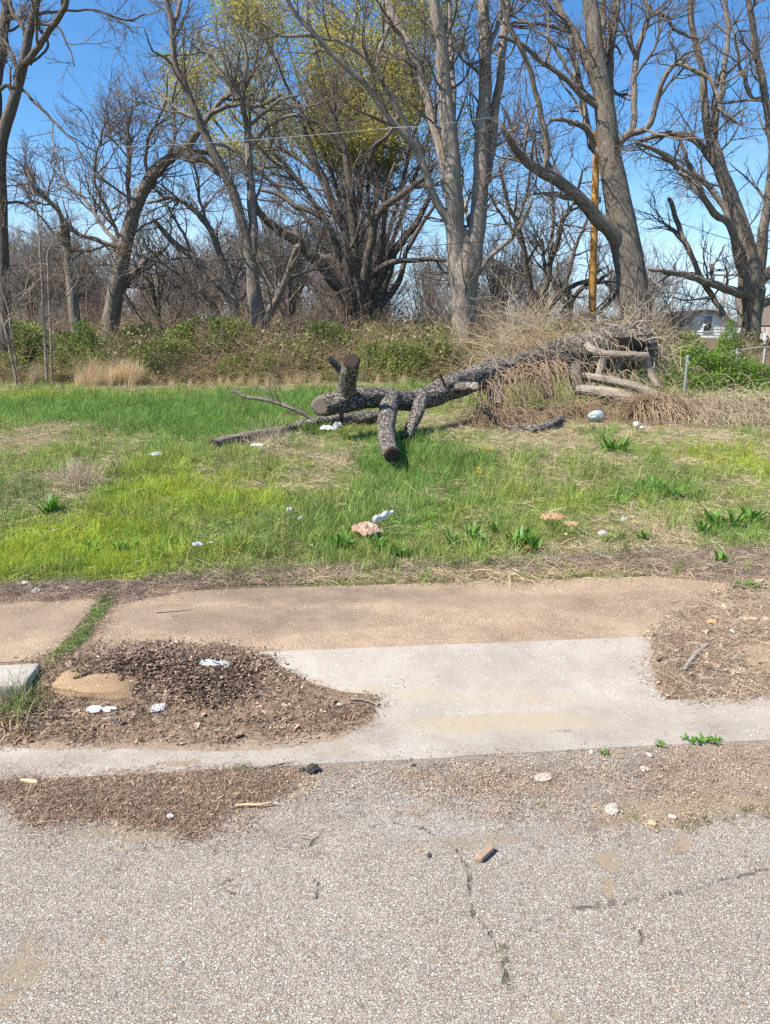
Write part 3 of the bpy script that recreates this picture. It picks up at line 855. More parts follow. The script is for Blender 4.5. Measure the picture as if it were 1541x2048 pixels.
def build_tree(name, label, limbs, Y0, mat, twigmat, group=None, n1=None, dens=1.0, spread=1.6, up=0.05, l1=(1.6, 3.4),
               l2=(0.7, 1.6), l3=(0.3, 0.8), cat='tree', catkins=None, first_h=0.25, seed=0, twig_r=0.0052, extra=None, ang=(0.5, 1.15), jit=0.16):
    rg = np.random.default_rng(seed + 100)
    tr = trace_limbs(limbs, Y0, spread, rg)
    base = tr[0][0][0]
    zb = float(hgt(base[0], base[1])) - 0.15
    org = np.array([base[0], base[1], zb + 0.15])
    root = thing(name, label, cat, tuple(org), group)
    Ps, Rs = [], []
    K = 30
    for i, (P, R) in enumerate(tr):
        if i == 0 and P[0, 2] > zb:
            P = np.vstack([[P[0, 0] - (P[1, 0] - P[0, 0]) * 0.1, P[0, 1], zb], P]); R = np.concatenate([[R[0] * 1.25], R])
        L = np.linalg.norm(np.diff(P, axis=0), axis=1).sum()
        p, r = resample(P, R, K, 0.012 * L ** 0.5 * (0.4 if i == 0 else 1.0), rg)
        Ps.append(p); Rs.append(r)
        big = R.max() > 0.16
        S = 20 if big else (12 if R.max() > 0.07 else 8)
        kk = int(min(110, max(30, L / 0.11))) if big else 30
        pp, rr = resample(p, r, kk)
        g = Geo()
        V, q, bk = tubes(pp, rr, S, disp=limb_disp(0.10 if big else 0.07, seed + i))
        g.add(V, q, A=bk)
        # rounded end
        tip = len(V); g.add(pp[-1:] + (pp[-1:] - pp[-2:-1]) * 0.4, A=[[0, 0, 0]])
        g.F.setdefault(3, []).append(np.array([[tip - S + j, tip - S + (j + 1) % S, tip] for j in range(S)]))
        nm = 'trunk' if i == 0 else 'limb'
        link(nm, g.mesh(nm, mat, True, 'bark', org), root)
    P0 = np.stack(Ps); R0 = np.stack(Rs)
    Lt = np.linalg.norm(np.diff(P0, axis=1), axis=-1).sum(1)
    n1 = n1 or int(Lt.sum() * 1.5 * dens)
    Pb, Rb = P0.copy(), R0.copy()
    A1, r1 = spawn(Pb[1:] if len(Pb) > 1 else Pb, Rb[1:] if len(Pb) > 1 else Rb, n1, rg, 0.15, 1.0, ang, l1, 9, up, jit, 0.55, 0.05, twig_r * 1.4, 0.8)
    # trunk gets a few on its upper part
    At, rt = spawn(Pb[:1], Rb[:1], max(2, int(n1 * 0.10)), rg, max(first_h, 0.3), 1.0, ang, l1, 9, up, jit, 0.3, 0.045, twig_r * 1.4)
    A1 = np.concatenate([A1, At]); r1 = np.concatenate([r1, rt])
    # lift children that dive under the ground
    A2, r2 = spawn(A1, r1, int(len(A1) * 6.2), rg, 0.15, 1.0, (0.4, 1.1), l2, 6, up, jit * 1.1, 0.6, 0.02, twig_r)
    A3, r3 = spawn(A2, r2, int(len(A2) * 5.0), rg, 0.15, 1.0, (0.35, 1.0), l3, 4, up, jit * 1.2, 0.8, 0.009, twig_r * 0.8)
    g = Geo()
    for A, r, S in ((A1, r1, 6), (A2, r2, 4), (A3, r3, 3)):
        V, q, bk = tubes(A, r, S); g.add(V, q, A=bk)
    link('crown', g.mesh('crown', twigmat, True, 'bark', org), root, kind='stuff')
    if catkins:
        nC, mats_, zmin = catkins
        allp = np.concatenate([A3.reshape(-1, 3), A2[:, 2:].reshape(-1, 3)])
        cl = 0.17 + fbm(allp[:, 0] * 0.55, allp[:, 2] * 0.55 + allp[:, 1] * 0.3, 3, seed)
        ok = (allp[:, 2] > zmin) & (cl + 0.10 * np.clip((allp[:, 2] - zmin) / 6, 0, 1) > 0.42)
        cand = allp[ok]
        for mi, mt in enumerate(mats_):
            c = cand[rg.integers(0, len(cand), nC // len(mats_))]
            c = c + rg.normal(0, 0.28, c.shape)
            V, q = leaf_quads(c, rg, 0.08, 0.13, 0.5)
            link('catkins', mesh_np('catkins', V - org, q, mt, False), root, kind='stuff')
    if extra: extra(root, org, P0, R0, rg)
    return root, A1, A2, org

def leaf_quads(c, rg, w, l, droop=0.0, wl_var=0.5):
    """one bent quad per point, random facing"""
    n = len(c)
    d = norm(rg.normal(0, 1, (n, 3)) + np.array([0, 0, -droop]))
    s = norm(np.cross(d, rg.normal(0, 1, (n, 3))))
    k = (1 - wl_var * rg.random(n))[:, None]
    a = c - s * w * 0.5 * k; b = c + s * w * 0.5 * k
    tip = c + d * l * 0.55 * k; bot = c - d * l * 0.45 * k
    V = np.stack([bot, b, tip, a], 1).reshape(-1, 3)
    q = np.arange(n * 4).reshape(-1, 4)
    return V, q

def ivy(root, org, pts, n, rg, size=0.07, mat='ivy_leaf', spread=0.12):
    pts = np.asarray(pts)
    i = rg.integers(0, len(pts), n)
    c = pts[i] + rg.normal(0, spread, (n, 3))
    V, q = leaf_quads(c, rg, size, size * 1.1)
    link('ivy', mesh_np('ivy', V - org, q, M[mat], False), root, kind='stuff')

# --- J: the big grey trunk in the middle
build_tree('bare_tree', 'big pale grey barked tree forking into tall stems right behind the fallen trunk', [
    (0, [(925, 748, 31), (926, 700, 26), (928, 640, 24.5), (929, 580, 27), (930, 540, 30), (930, 512, 25), (928, 485, 18), (926, 455, 8)]),
    (-0.5, [(920, 560, 20), (915, 525, 19.5), (911, 469, 19), (906, 391, 18), (902, 312, 18), (895, 234, 16), (891, 156, 14), (883, 78, 12), (871, 10, 11), (860, -70, 8)]),
    (0.6, [(938, 570, 18), (944, 530, 18), (950, 480, 17), (955, 430, 17), (961, 371, 16), (965, 273, 14), (969, 195, 13), (969, 117, 12), (969, 39, 11), (968, -70, 8)]),
    (1.5, [(962, 400, 10), (974, 340, 10), (986, 273, 10), (994, 195, 9), (1006, 90, 8), (1016, 0, 7), (1022, -60, 5)]),
    (-1.5, [(903, 455, 9), (893, 436, 9), (875, 406, 8), (855, 352, 8), (836, 305, 8), (805, 266, 7), (766, 215, 6.5), (734, 172, 6), (695, 133, 5.5), (656, 94, 5), (617, 55, 5), (586, 16, 4), (560, -30, 3)]),
    (1.2, [(900, 400, 9), (889, 350, 9), (879, 293, 9), (859, 215, 8), (840, 156, 8), (820, 98, 8), (797, 47, 7), (773, 0, 6), (760, -50, 5)]),
    (-1.0, [(818, 275, 5), (809, 242, 5), (781, 191, 4.5), (754, 145, 4), (719, 105, 4), (672, 82, 3.5), (629, 72, 3.2), (566, 72, 2.5), (523, 43, 2)]),
    (-1.2, [(950, 556, 7), (960, 540, 6), (988, 508, 5), (1020, 477, 4.5), (1050, 440, 3.5), (1066, 395, 3)]),
    (1.6, [(899, 290, 7), (908, 200, 7), (903, 130, 7), (898, 60, 6), (900, -40, 5)]),
    (1.0, [(948, 480, 5), (935, 430, 4), (930, 400, 2.5)]),
    (None, [(968, 130, 6), (985, 80, 5), (1005, 30, 4), (1030, -20, 3)]),
    (None, [(780, 20, 4), (775, 60, 4), (760, 100, 3), (752, 140, 2)]),
], 23.5, M['bark_grey'], M['twig'], dens=0.8, seed=1, l1=(1.2, 2.6))

# --- K: the big leaning tree on the right
def k_extra(root, org, P0, R0, rg):
    # long splinters of torn wood round the base
    g = Geo()
    for i in range(26):
        x = rg.uniform(1255, 1306); top = rg.uniform(560, 640) + abs(x - 1275) * 1.0
        p, t = PT(np.array([x, x + rg.uniform(-4, 4), x + rg.uniform(-6, 8)]), np.array([760, (760 + top) / 2, top]), np.array([22.0, 22.2, 22.4]) + rg.uniform(-0.3, 0.3))
        pp, rr = resample(p, np.array([5, 4, 0.6]) * t * rg.uniform(0.6, 1.3), 10, 0.02, rg)
        V, q, bk = tubes(pp, rr, 6); g.add(V, q, A=bk)
    link('splinters', g.mesh('splinters', M['bark_rotten'], True, 'bark', org), root, kind='stuff')
build_tree('bare_tree', 'thick leaning tree with a broken limb pointing left in front of the orange pole', [
    (0, [(1278, 745, 36), (1277, 690, 31), (1273, 640, 29), (1268, 590, 29), (1262, 540, 29), (1254, 500, 29), (1244, 440, 28), (1238, 400, 26), (1229, 352, 24), (1220, 293, 21), (1212, 234, 20), (1204, 176, 18), (1194, 117, 17), (1187, 59, 16), (1180, 0, 15), (1172, -60, 12)]),
    (-2.0, [(1252, 505, 17), (1234, 475, 17), (1195, 434, 14), (1156, 393, 12), (1117, 363, 11), (1070, 336, 9), (1035, 301, 8), (1012, 270, 6), (1002, 250, 4)]),
    (-0.6, [(1092, 348, 6), (1094, 281, 6), (1082, 219, 5.5), (1059, 137, 5), (1039, 86, 5), (1020, 59, 4), (1008, 20, 4), (995, -30, 3)]),
    (-0.6, [(1145, 397, 6), (1128, 394, 5), (1109, 387, 4), (1085, 387, 3), (1068, 388, 1.5)]),
    (None, [(1208, 225, 7), (1184, 203, 6.5), (1156, 180, 6), (1121, 148, 5), (1078, 117, 4.5), (1043, 86, 4), (1000, 72, 3.5)]),
    (0.8, [(1206, 200, 9), (1191, 170, 9), (1168, 113, 8), (1145, 59, 7), (1117, 20, 7), (1105, -40, 6)]),
    (None, [(1150, 68, 4.5), (1120, 58, 4), (1098, 51, 4), (1060, 46, 3), (1027, 43, 2.5)]),
    (1.6, [(1224, 290, 10), (1220, 230, 10), (1219, 176, 10), (1219, 98, 9), (1230, 39, 9), (1240, -40, 7)]),
    (1.0, [(1212, 190, 7), (1208, 120, 7), (1205, 50, 7), (1208, -30, 6)]),
    (-1.8, [(1232, 310, 8), (1240, 285, 8), (1262, 266, 7), (1297, 254, 6), (1312, 215, 5.5), (1324, 168, 5), (1345, 131, 4.5), (1363, 129, 4), (1400, 146, 4), (1422, 160, 4), (1436, 195, 4), (1441, 219, 3.5), (1473, 242, 3)]),
    (None, [(1260, 268, 7), (1266, 254, 6.5), (1269, 195, 6), (1268, 150, 6), (1274, 110, 6), (1285, 70, 5.5), (1297, 31, 5), (1290, 0, 4), (1275, -40, 3)]),
    (1.4, [(1225, 340, 7), (1200, 310, 8), (1184, 290, 8), (1178, 262, 7), (1172, 230, 6), (1164, 188, 6), (1152, 130, 5), (1140, 60, 4)]),
    (None, [(1186, 290, 7), (1176, 262, 6), (1160, 250, 6), (1130, 240, 4), (1100, 240, 3)]),
    (None, [(1297, 31, 4), (1330, 30, 4), (1350, 60, 3), (1400, 80, 2.5)]),
    (None, [(1158, 180, 3), (1120, 110, 4), (1095, 70, 3)]),
], 24.0, M['bark_mid'], M['twig'], dens=0.62, seed=2, l1=(1.2, 2.8), extra=k_extra)

# --- L: right edge tree with ivy at its base
def l_extra(root, org, P0, R0, rg):
    pts = P0[0][:9]
    near = pts + np.array([-0.15, -0.4, 0])
    ivy(root, org, near, 2600, rg, 0.09, 'ivy_leaf', 0.33)
build_tree('bare_tree', 'wide spreading bare tree at the right edge with green ivy round its foot', [
    (0, [(1500, 740, 22), (1500, 690, 19), (1504, 640, 18), (1506, 610, 20), (1506, 580, 24)]),
    (0.3, [(1505, 590, 24), (1500, 545, 23), (1492, 508, 21), (1485, 470, 19), (1477, 438, 17), (1462, 395, 15), (1449, 359, 13), (1430, 305, 12), (1420, 265, 9), (1414, 234, 8), (1406, 156, 7), (1395, 98, 6.5), (1383, 39, 6), (1388, -40, 5)]),
    (1.2, [(1430, 300, 7), (1430, 273, 6), (1437, 215, 6), (1449, 137, 5.5), (1457, 78, 5), (1450, 0, 4.5), (1446, -50, 3)]),
    (-1.0, [(1512, 560, 16), (1518, 520, 12), (1526, 460, 10), (1538, 400, 9), (1543, 352, 8), (1541, 254, 7), (1527, 176, 7), (1512, 98, 6), (1496, 0, 5.5), (1490, -50, 4)]),
    (-2.0, [(1498, 592, 11), (1480, 588, 9), (1449, 576, 8), (1410, 563, 7), (1371, 549, 6), (1328, 543, 4), (1300, 540, 2.5)]),
    (-2.6, [(1506, 570, 9), (1490, 545, 8), (1477, 520, 8), (1461, 449, 7.5), (1430, 430, 7), (1414, 402, 6), (1387, 359, 6), (1352, 332, 5), (1332, 312, 4.5), (1300, 296, 4), (1273, 285, 3)]),
    (1.0, [(1461, 460, 5), (1453, 422, 6), (1425, 380, 6), (1406, 359, 5), (1380, 330, 4), (1358, 265, 3.5)]),
    (1.5, [(1432, 330, 8), (1414, 309, 7), (1391, 280, 7), (1352, 268, 6), (1312, 272, 5), (1285, 281, 4), (1270, 292, 3)]),
    (0.4, [(1448, 632, 5), (1430, 600, 5.5), (1405, 560, 6), (1391, 527, 5), (1363, 469, 5), (1344, 410, 4.5), (1338, 395, 4)]),
    (-1.0, [(1512, 575, 12), (1530, 552, 12), (1560, 530, 11), (1600, 480, 8)]),
    (1.0, [(1506, 618, 9), (1530, 606, 8), (1570, 598, 7)]),
    (0.4, [(1428, 573, 4), (1424, 545, 4), (1424, 530, 4.5)]),
    (0.4, [(1426, 534, 2), (1440, 510, 1.8), (1450, 490, 1.4)]),
    (None, [(1432, 270, 3), (1425, 215, 2.5), (1440, 150, 3), (1445, 140, 3)]),
    (None, [(1538, 190, 2.5), (1500, 190, 3), (1470, 75, 2.5), (1490, 60, 2)]),
], 25.5, M['bark_mid'], M['twig'], dens=0.6, seed=3, l1=(1.2, 2.6), extra=l_extra)

# --- A: dark trunks at the left edge
build_tree('bare_tree', 'dark trunked tree leaning in from the left edge with limbs crossing open sky', [
    (0, [(8, 790, 14), (9, 720, 12), (10, 640, 12), (6, 540, 11), (4, 440, 11), (1, 330, 11), (4, 275, 11), (14, 240, 11), (30, 190, 10), (46, 130, 9), (58, 70, 8.5), (70, 20, 8), (84, -50, 6)]),
    (-1.5, [(36, 168, 7), (44, 140, 7), (60, 116, 6.5), (80, 85, 6), (100, 58, 6), (120, 30, 5.5), (133, 10, 5), (140, -40, 4)]),
    (1.0, [(3, 285, 10), (-8, 200, 10), (2, 120, 10), (6, 80, 10), (10, 40, 10), (16, -10, 9), (22, -50, 8)]),
    (None, [(40, 150, 4), (28, 120, 4), (14, 90, 3), (-10, 60, 3)]),
    (None, [(78, 48, 3), (78, 31, 3), (117, 23, 2.6), (187, 20, 2.2), (254, 41, 2), (289, 29, 1.4)]),
    (None, [(74, 50, 2.6), (110, 50, 2.4), (130, 75, 2), (150, 130, 1.2)]),
    (None, [(44, 178, 3), (51, 184, 3), (78, 211, 3), (117, 250, 2.5), (156, 293, 1.8), (168, 330, 1)]),
    (None, [(30, 195, 4), (14, 170, 4), (-10, 190, 4)]),
    (None, [(50, 70, 4), (44, 50, 4), (24, 20, 4), (18, -20, 4)]),
    (None, [(6, 410, 3), (40, 405, 2.5), (75, 425, 2), (110, 470, 1.5)]),
    (None, [(128, 20, 3), (124, 0, 3), (118, -30, 3)]),
    (None, [(66, 40, 3), (96, 90, 2.5), (60, 130, 2)]),
], 20.0, M['bark_dark'], M['twig'], dens=0.42, seed=4, l1=(0.7, 1.7), l2=(0.3, 0.9), l3=(0.15, 0.5))

# --- B: curved tree
build_tree('bare_tree', 'vine wrapped tree bending rightwards in a long arch left of centre', [
    (0, [(222, 735, 20), (221, 690, 18), (220, 660, 17), (227, 609, 16), (238, 547, 15.5), (254, 480, 14), (270, 420, 13), (284, 385, 11), (297, 359, 10.5), (316, 335, 10), (336, 320, 9.5), (375, 291, 8), (392, 268, 7)]),
    (0.8, [(266, 440, 9), (276, 412, 9), (292, 380, 9), (309, 355, 8), (340, 316, 7.5), (371, 305, 6), (395, 303, 5), (414, 305, 5), (430, 318, 4), (441, 336, 3)]),
    (None, [(385, 280, 6), (406, 252, 6), (420, 230, 5.5), (434, 211, 5.5), (450, 195, 5), (469, 180, 5), (480, 170, 4), (488, 150, 3)]),
    (None, [(470, 182, 4.5), (449, 156, 4), (430, 130, 4), (418, 110, 3.5), (405, 90, 3.5), (394, 66, 3)]),
    (None, [(425, 225, 5), (450, 214, 4.5), (488, 208, 4), (520, 212, 3.5), (560, 190, 3)]),
    (1.4, [(235, 590, 8), (248, 572, 7.5), (273, 541, 6.5), (297, 518, 5.5), (324, 504, 4)]),
    (None, [(243, 512, 5), (225, 490, 5), (195, 480, 4.5), (160, 468, 4), (130, 440, 3), (110, 400, 2)]),
    (None, [(262, 440, 5), (258, 400, 5), (256, 350, 4), (262, 290, 3), (250, 240, 2)]),
    (-1.0, [(250, 500, 4), (215, 420, 4), (190, 360, 3), (200, 280, 2.5), (215, 235, 1.5)]),
    (1.5, [(248, 500, 4), (205, 450, 4), (170, 400, 3), (120, 350, 2)]),
    (None, [(300, 360, 4), (292, 320, 3.5), (300, 270, 3), (330, 210, 2), (335, 150, 1.5)]),
    (None, [(336, 322, 4), (350, 270, 3.5), (345, 200, 3), (360, 140, 2)]),
    (0.5, [(278, 395, 4), (272, 380, 5), (272, 385, 4)]),
], 24.5, M['bark_mid'], M['twig'], dens=1.0, seed=5, l1=(1.2, 2.6), up=0.07)

# --- C: tall forked tree
build_tree('bare_tree', 'tall slender tree with two long stems leaning left up to the top edge', [
    (0, [(530, 735, 21), (528, 690, 18), (522, 650, 17), (513, 610, 15), (508, 575, 13), (504, 527, 11)]),
    (-0.6, [(505, 535, 11), (498, 500, 10.5), (488, 461, 10), (473, 402, 10), (449, 344, 9.5), (434, 315, 9), (422, 289, 8.5), (395, 234, 8), (371, 176, 7), (352, 137, 6.5), (344, 86, 6), (343, 35, 5.5), (330, -20, 5), (325, -60, 4)]),
    (0.8, [(507, 510, 10), (508, 469, 9.5), (504, 410, 8.5), (500, 352, 8), (496, 290, 6.5), (492, 250, 6), (486, 215, 5), (484, 172, 5), (492, 148, 4), (494, 100, 3), (480, 60, 2)]),
    (-1.2, [(524, 660, 10), (530, 645, 9), (551, 602, 8), (565, 575, 7), (574, 552, 6.5), (586, 520, 6), (594, 496, 5.5), (604, 492, 5)]),
    (None, [(344, 60, 4), (358, 20, 4), (362, -30, 4)]),
    (None, [(500, 250, 4), (530, 225, 3.5), (560, 200, 3), (600, 190, 2.5)]),
    (None, [(352, 137, 3), (330, 115, 3), (305, 100, 2), (290, 60, 1.4)]),
    (None, [(420, 285, 4), (470, 300, 3.5), (500, 350, 2)]),
    (None, [(400, 240, 4), (350, 215, 3), (310, 170, 2)]),
    (None, [(500, 300, 4), (540, 250, 4), (590, 230, 3), (620, 240, 2)]),
], 22.5, M['bark_mid'], M['twig'], dens=0.8, seed=6, l1=(1.2, 2.6))

# --- D: three thin leaning trunks that arch left, behind C
build_tree('leaning_tree', 'clump of three thin trunks arching left from behind the tall slender tree', [
    (0, [(476, 720, 9), (474, 660, 9), (467, 605, 8.5), (430, 559, 8), (400, 530, 7.5), (383, 512, 7), (355, 490, 6), (340, 477, 6), (309, 441, 4)]),
    (0.8, [(472, 640, 7), (468, 600, 7), (458, 560, 6.5), (449, 527, 6), (422, 461, 6), (404, 438, 5.5), (387, 418, 5.5), (365, 404, 4), (344, 398, 4), (297, 406, 2.5)]),
    (-1.0, [(452, 690, 7), (446, 650, 6.5), (430, 615, 6), (414, 594, 5.5), (375, 559, 5), (345, 540, 4.5), (324, 527, 4), (273, 508, 2.5)]),
    (None, [(385, 514, 3), (370, 470, 3), (350, 440, 2.5), (330, 400, 2)]),
    (None, [(422, 461, 3), (400, 400, 3), (395, 350, 2.5), (370, 300, 2)]),
], 25.0, M['bark_mid'], M['twig'], dens=1.0, seed=7, l1=(1.0, 2.0))

# --- E: snapped snag with ivy
def e_extra(root, org, P0, R0, rg):
    ivy(root, org, P0[0][2:9] + np.array([0.15, -0.2, 0]), 700, rg, 0.08, 'ivy_leaf', 0.13)
    g = Geo()
    tp = P0[0][-1]
    for i in range(9):
        a = rg.uniform(0, 6.28); d = np.array([math.cos(a) * 0.1, math.sin(a) * 0.1, 0])
        p = np.stack([tp + d - [0, 0, 0.6], tp + d + [0, 0, 0.0], tp + d * 0.9 + [0, 0, rg.uniform(0.1, 0.45)]])
        pp, rr = resample(p, np.array([0.04, 0.035, 0.006]), 6); V, q, bk = tubes(pp, rr, 5); g.add(V, q, A=bk)
    link('splinters', g.mesh('splinters', M['bark_dark'], True, 'bark', org), root, kind='stuff')
build_tree('snag', 'snapped dead trunk with a splintered top and ivy climbing its foot', [
    (0, [(160, 730, 11), (158, 690, 11), (152, 645, 10.5), (145, 586, 10), (137, 527, 9.5), (131, 480, 9), (129, 456, 8.5)]),
    (-1.2, [(128, 490, 4), (124, 440, 4.5), (112, 415, 4), (95, 398, 3.5), (80, 385, 3.5), (60, 365, 3), (45, 330, 2)]),
    (None, [(133, 455, 3), (160, 470, 2.8), (195, 478, 2.5), (220, 500, 1.5)]),
], 21.5, M['bark_mid'], M['twig_red'], dens=1.3, seed=8, l1=(0.7, 1.5), l2=(0.3, 0.8), l3=(0.15, 0.5), cat='tree', extra=e_extra)

# --- G: dark many-stemmed tree in the centre
G_LIMBS = [
    (0, [(716, 745, 22), (716, 700, 20), (713, 660, 19), (711, 640, 18), (709, 610, 13)]),
    (-1.6, [(706, 625, 15), (691, 585, 14), (664, 555, 13), (637, 523, 12), (605, 492, 11), (570, 469, 9), (545, 450, 8), (523, 426, 7), (512, 406, 5), (505, 370, 3)]),
    (0.6, [(703, 600, 12), (697, 560, 11), (695, 527, 10), (691, 461, 9.5), (668, 410, 8.5), (645, 352, 7), (629, 312, 6), (610, 260, 5), (595, 200, 4)]),
    (0, [(712, 610, 12), (711, 566, 11), (709, 520, 10), (707, 469, 9), (703, 391, 8), (699, 332, 7), (690, 300, 6), (676, 273, 5), (668, 215, 4), (665, 150, 3)]),
    (-0.8, [(722, 610, 11), (728, 565, 10), (742, 488, 9), (750, 441, 8), (765, 420, 7.5), (781, 406, 7), (824, 375, 6), (848, 355, 5), (868, 330, 3)]),
    (1.4, [(730, 700, 12), (745, 650, 11), (757, 615, 10.5), (770, 566, 9.5), (789, 508, 8), (824, 457, 7), (852, 410, 5.5), (865, 370, 4)]),
    (-0.9, [(722, 580, 7), (734, 557, 6.5), (773, 529, 6), (800, 522, 5.5), (832, 520, 5), (870, 518, 4.5), (895, 522, 4)]),
    (0.8, [(708, 450, 7), (719, 391, 6), (734, 332, 5.5), (750, 293, 5), (773, 273, 4), (800, 230, 3)]),
    (1.6, [(700, 600, 9), (688, 570, 8.5), (672, 500, 8), (656, 449, 7), (630, 425, 6), (598, 414, 5.5), (570, 398, 5), (547, 387, 4), (520, 380, 3)]),
    (2.0, [(690, 570, 6), (665, 520, 6), (610, 500, 5), (590, 460, 4), (560, 455, 3)]),
    (1.0, [(742, 640, 7), (758, 560, 7), (765, 500, 6), (768, 440, 5), (772, 380, 4), (790, 330, 3)]),
    (-1.3, [(727, 720, 4.5), (726, 680, 4.3), (725, 605, 4), (718, 560, 3.6), (711, 527, 3.2), (703, 500, 2.4)]),
    (None, [(758, 615, 7), (800, 560, 6), (815, 500, 5), (850, 440, 4), (870, 410, 3)]),
    (None, [(640, 350, 4), (600, 320, 3.5), (570, 300, 3), (530, 300, 2)]),
]
build_tree('bare_tree', 'dark many stemmed tree fanning out from a low stump in the centre', G_LIMBS, 27.0, M['bark_dark'], M['twig'], dens=0.5, seed=9, l1=(1.3, 2.8), up=0.08)

# --- H: flowering tree behind
H_L = [(0, [(748, 745, 14), (746, 660, 13), (740, 600, 13), (735, 560, 12)])]
for tx, ty, mx, my, dy in [(560, 40, 660, 300, 1), (610, -20, 680, 280, -1.5), (660, -40, 700, 260, 0.5), (715, -50, 728, 240, 2), (770, -40, 755, 260, -2), (825, 20, 790, 280, 1.5), (500, 110, 620, 320, 2),
                           (440, 190, 580, 340, -1), (870, 110, 820, 300, -1), (880, 200, 830, 350, 1), (520, 40, 640, 290, -2.5), (400, 200, 560, 380, 1.5), (480, 240, 610, 380, -2)]:
    H_L.append((dy * 1.2, [(738, 590, 5.5), ((738 + mx) / 2 + 6, (590 + my) / 2, 4.6), (mx, my, 3.8), ((mx + tx) / 2 + (tx - mx) * 0.08, (my + ty) / 2, 2.6), (tx, ty, 1.5)]))
build_tree('flowering_tree', 'tall tree behind the dark stump tree with yellow green blossom in its round crown', H_L, 34.0, M['bark_dark'], M['twig_hazed'], dens=0.6, seed=10,
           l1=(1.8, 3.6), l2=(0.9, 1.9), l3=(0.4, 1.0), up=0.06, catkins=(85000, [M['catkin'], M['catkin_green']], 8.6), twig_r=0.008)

# --- M: trees between the big grey trunk and the pole
build_tree('bare_tree', 'slim dark tree forking low between the grey trunk and the orange pole', [
    (0, [(1082, 745, 10), (1082, 690, 9), (1080, 640, 9), (1076, 620, 8)]),
    (None, [(1076, 630, 6.5), (1062, 586, 6), (1051, 508, 5.5), (1035, 449, 5), (1020, 420, 4), (1012, 390, 3.5), (1000, 330, 2.5)]),
    (None, [(1080, 630, 7), (1086, 590, 6.5), (1100, 530, 6), (1115, 480, 5.5), (1125, 440, 5), (1150, 400, 3.5), (1165, 340, 2.5)]),
    (None, [(1084, 640, 5), (1120, 590, 5), (1150, 570, 4.5), (1180, 560, 3.5), (1200, 540, 2.5)]),
    (None, [(1052, 520, 4), (1040, 480, 4), (1010, 440, 3), (985, 400, 2.5)]),
    (None, [(1098, 540, 4), (1108, 440, 3.5), (1100, 350, 3), (1080, 280, 2)]),
    (None, [(1035, 449, 3), (1050, 400, 3), (1060, 340, 2.5), (1040, 280, 2)]),
], 31.0, M['bark_dark'], M['twig'], dens=0.9, seed=11, l1=(1.3, 2.6))
build_tree('bare_tree', 'crooked dark tree low behind the orange pole', [
    (0, [(1140, 745, 7), (1136, 680, 7), (1138, 630, 6.5), (1142, 600, 6), (1130, 560, 5)]),
    (None, [(1142, 605, 5), (1165, 575, 5), (1200, 560, 4), (1225, 540, 3)]),
    (None, [(1140, 620, 5), (1120, 590, 5), (1105, 560, 4.5), (1090, 530, 4), (1085, 480, 3)]),
    (None, [(1132, 570, 4), (1150, 500, 4), (1170, 450, 3), (1190, 400, 2)]),
    (None, [(1138, 640, 5), (1190, 630, 4), (1230, 590, 3.5), (1240, 560, 2)]),
], 33.0, M['bark_dark'], M['twig'], dens=1.1, seed=12, l1=(1.3, 2.6))

# --- saplings at the left
def sapling(label, pts, Y0, seed, br):
    build_tree('sapling', label, [(0, pts)] + br, Y0, M['bark_pale'], M['twig_pale'], cat='sapling', dens=0.9, seed=seed, l1=(0.4, 1.1), l2=(0.2, 0.5), l3=(0.1, 0.25), twig_r=0.0045, up=0.12, first_h=0.4)
sapling('pale forked sapling farthest left, bent near its foot', [(33, 785, 2.8), (34, 770, 2.8), (27, 730, 2.6), (18, 690, 2.5), (8, 650, 2.3), (0, 620, 2), (-14, 580, 1.8)], 18.3, 21,
        [(None, [(9, 652, 2), (30, 620, 1.8), (48, 590, 1.4), (60, 545, 1)]), (-0.3, [(36, 740, 2.0), (28, 700, 2), (22, 650, 1.8), (12, 600, 1.5), (0, 570, 1)]), (None, [(16, 634, 1.6), (40, 600, 1.4), (86, 556, 1.0)])])
sapling('straight pale sapling, taller of the close pair at the left', [(97, 787, 3), (94, 760, 2.9), (91, 700, 2.7), (89, 640, 2.6), (85, 560, 2.3), (80, 490, 2), (75, 430, 1.8), (68, 390, 1.4), (55, 340, 1)], 18.2, 22,
        [(None, [(92, 640, 1.8), (115, 615, 1.7), (145, 578, 1.5), (160, 555, 1.2), (190, 530, 1)]), (None, [(83, 558, 1.5), (60, 575, 1.3), (30, 595, 1)]), (None, [(80, 480, 1.3), (84, 440, 1.2), (84, 390, 1)])])
sapling('thin pale sapling, shorter of the close pair at the left', [(107, 785, 2.3), (104, 740, 2.2), (102, 680, 2.1), (99, 600, 2), (96, 530, 1.8), (95, 505, 1.6), (108, 480, 1.2), (122, 450, 0.9)], 18.6, 23,
        [(None, [(97, 530, 1.2), (80, 528, 1), (60, 532, 0.8)]), (None, [(98, 560, 1.2), (112, 540, 1), (118, 510, 0.8)])])

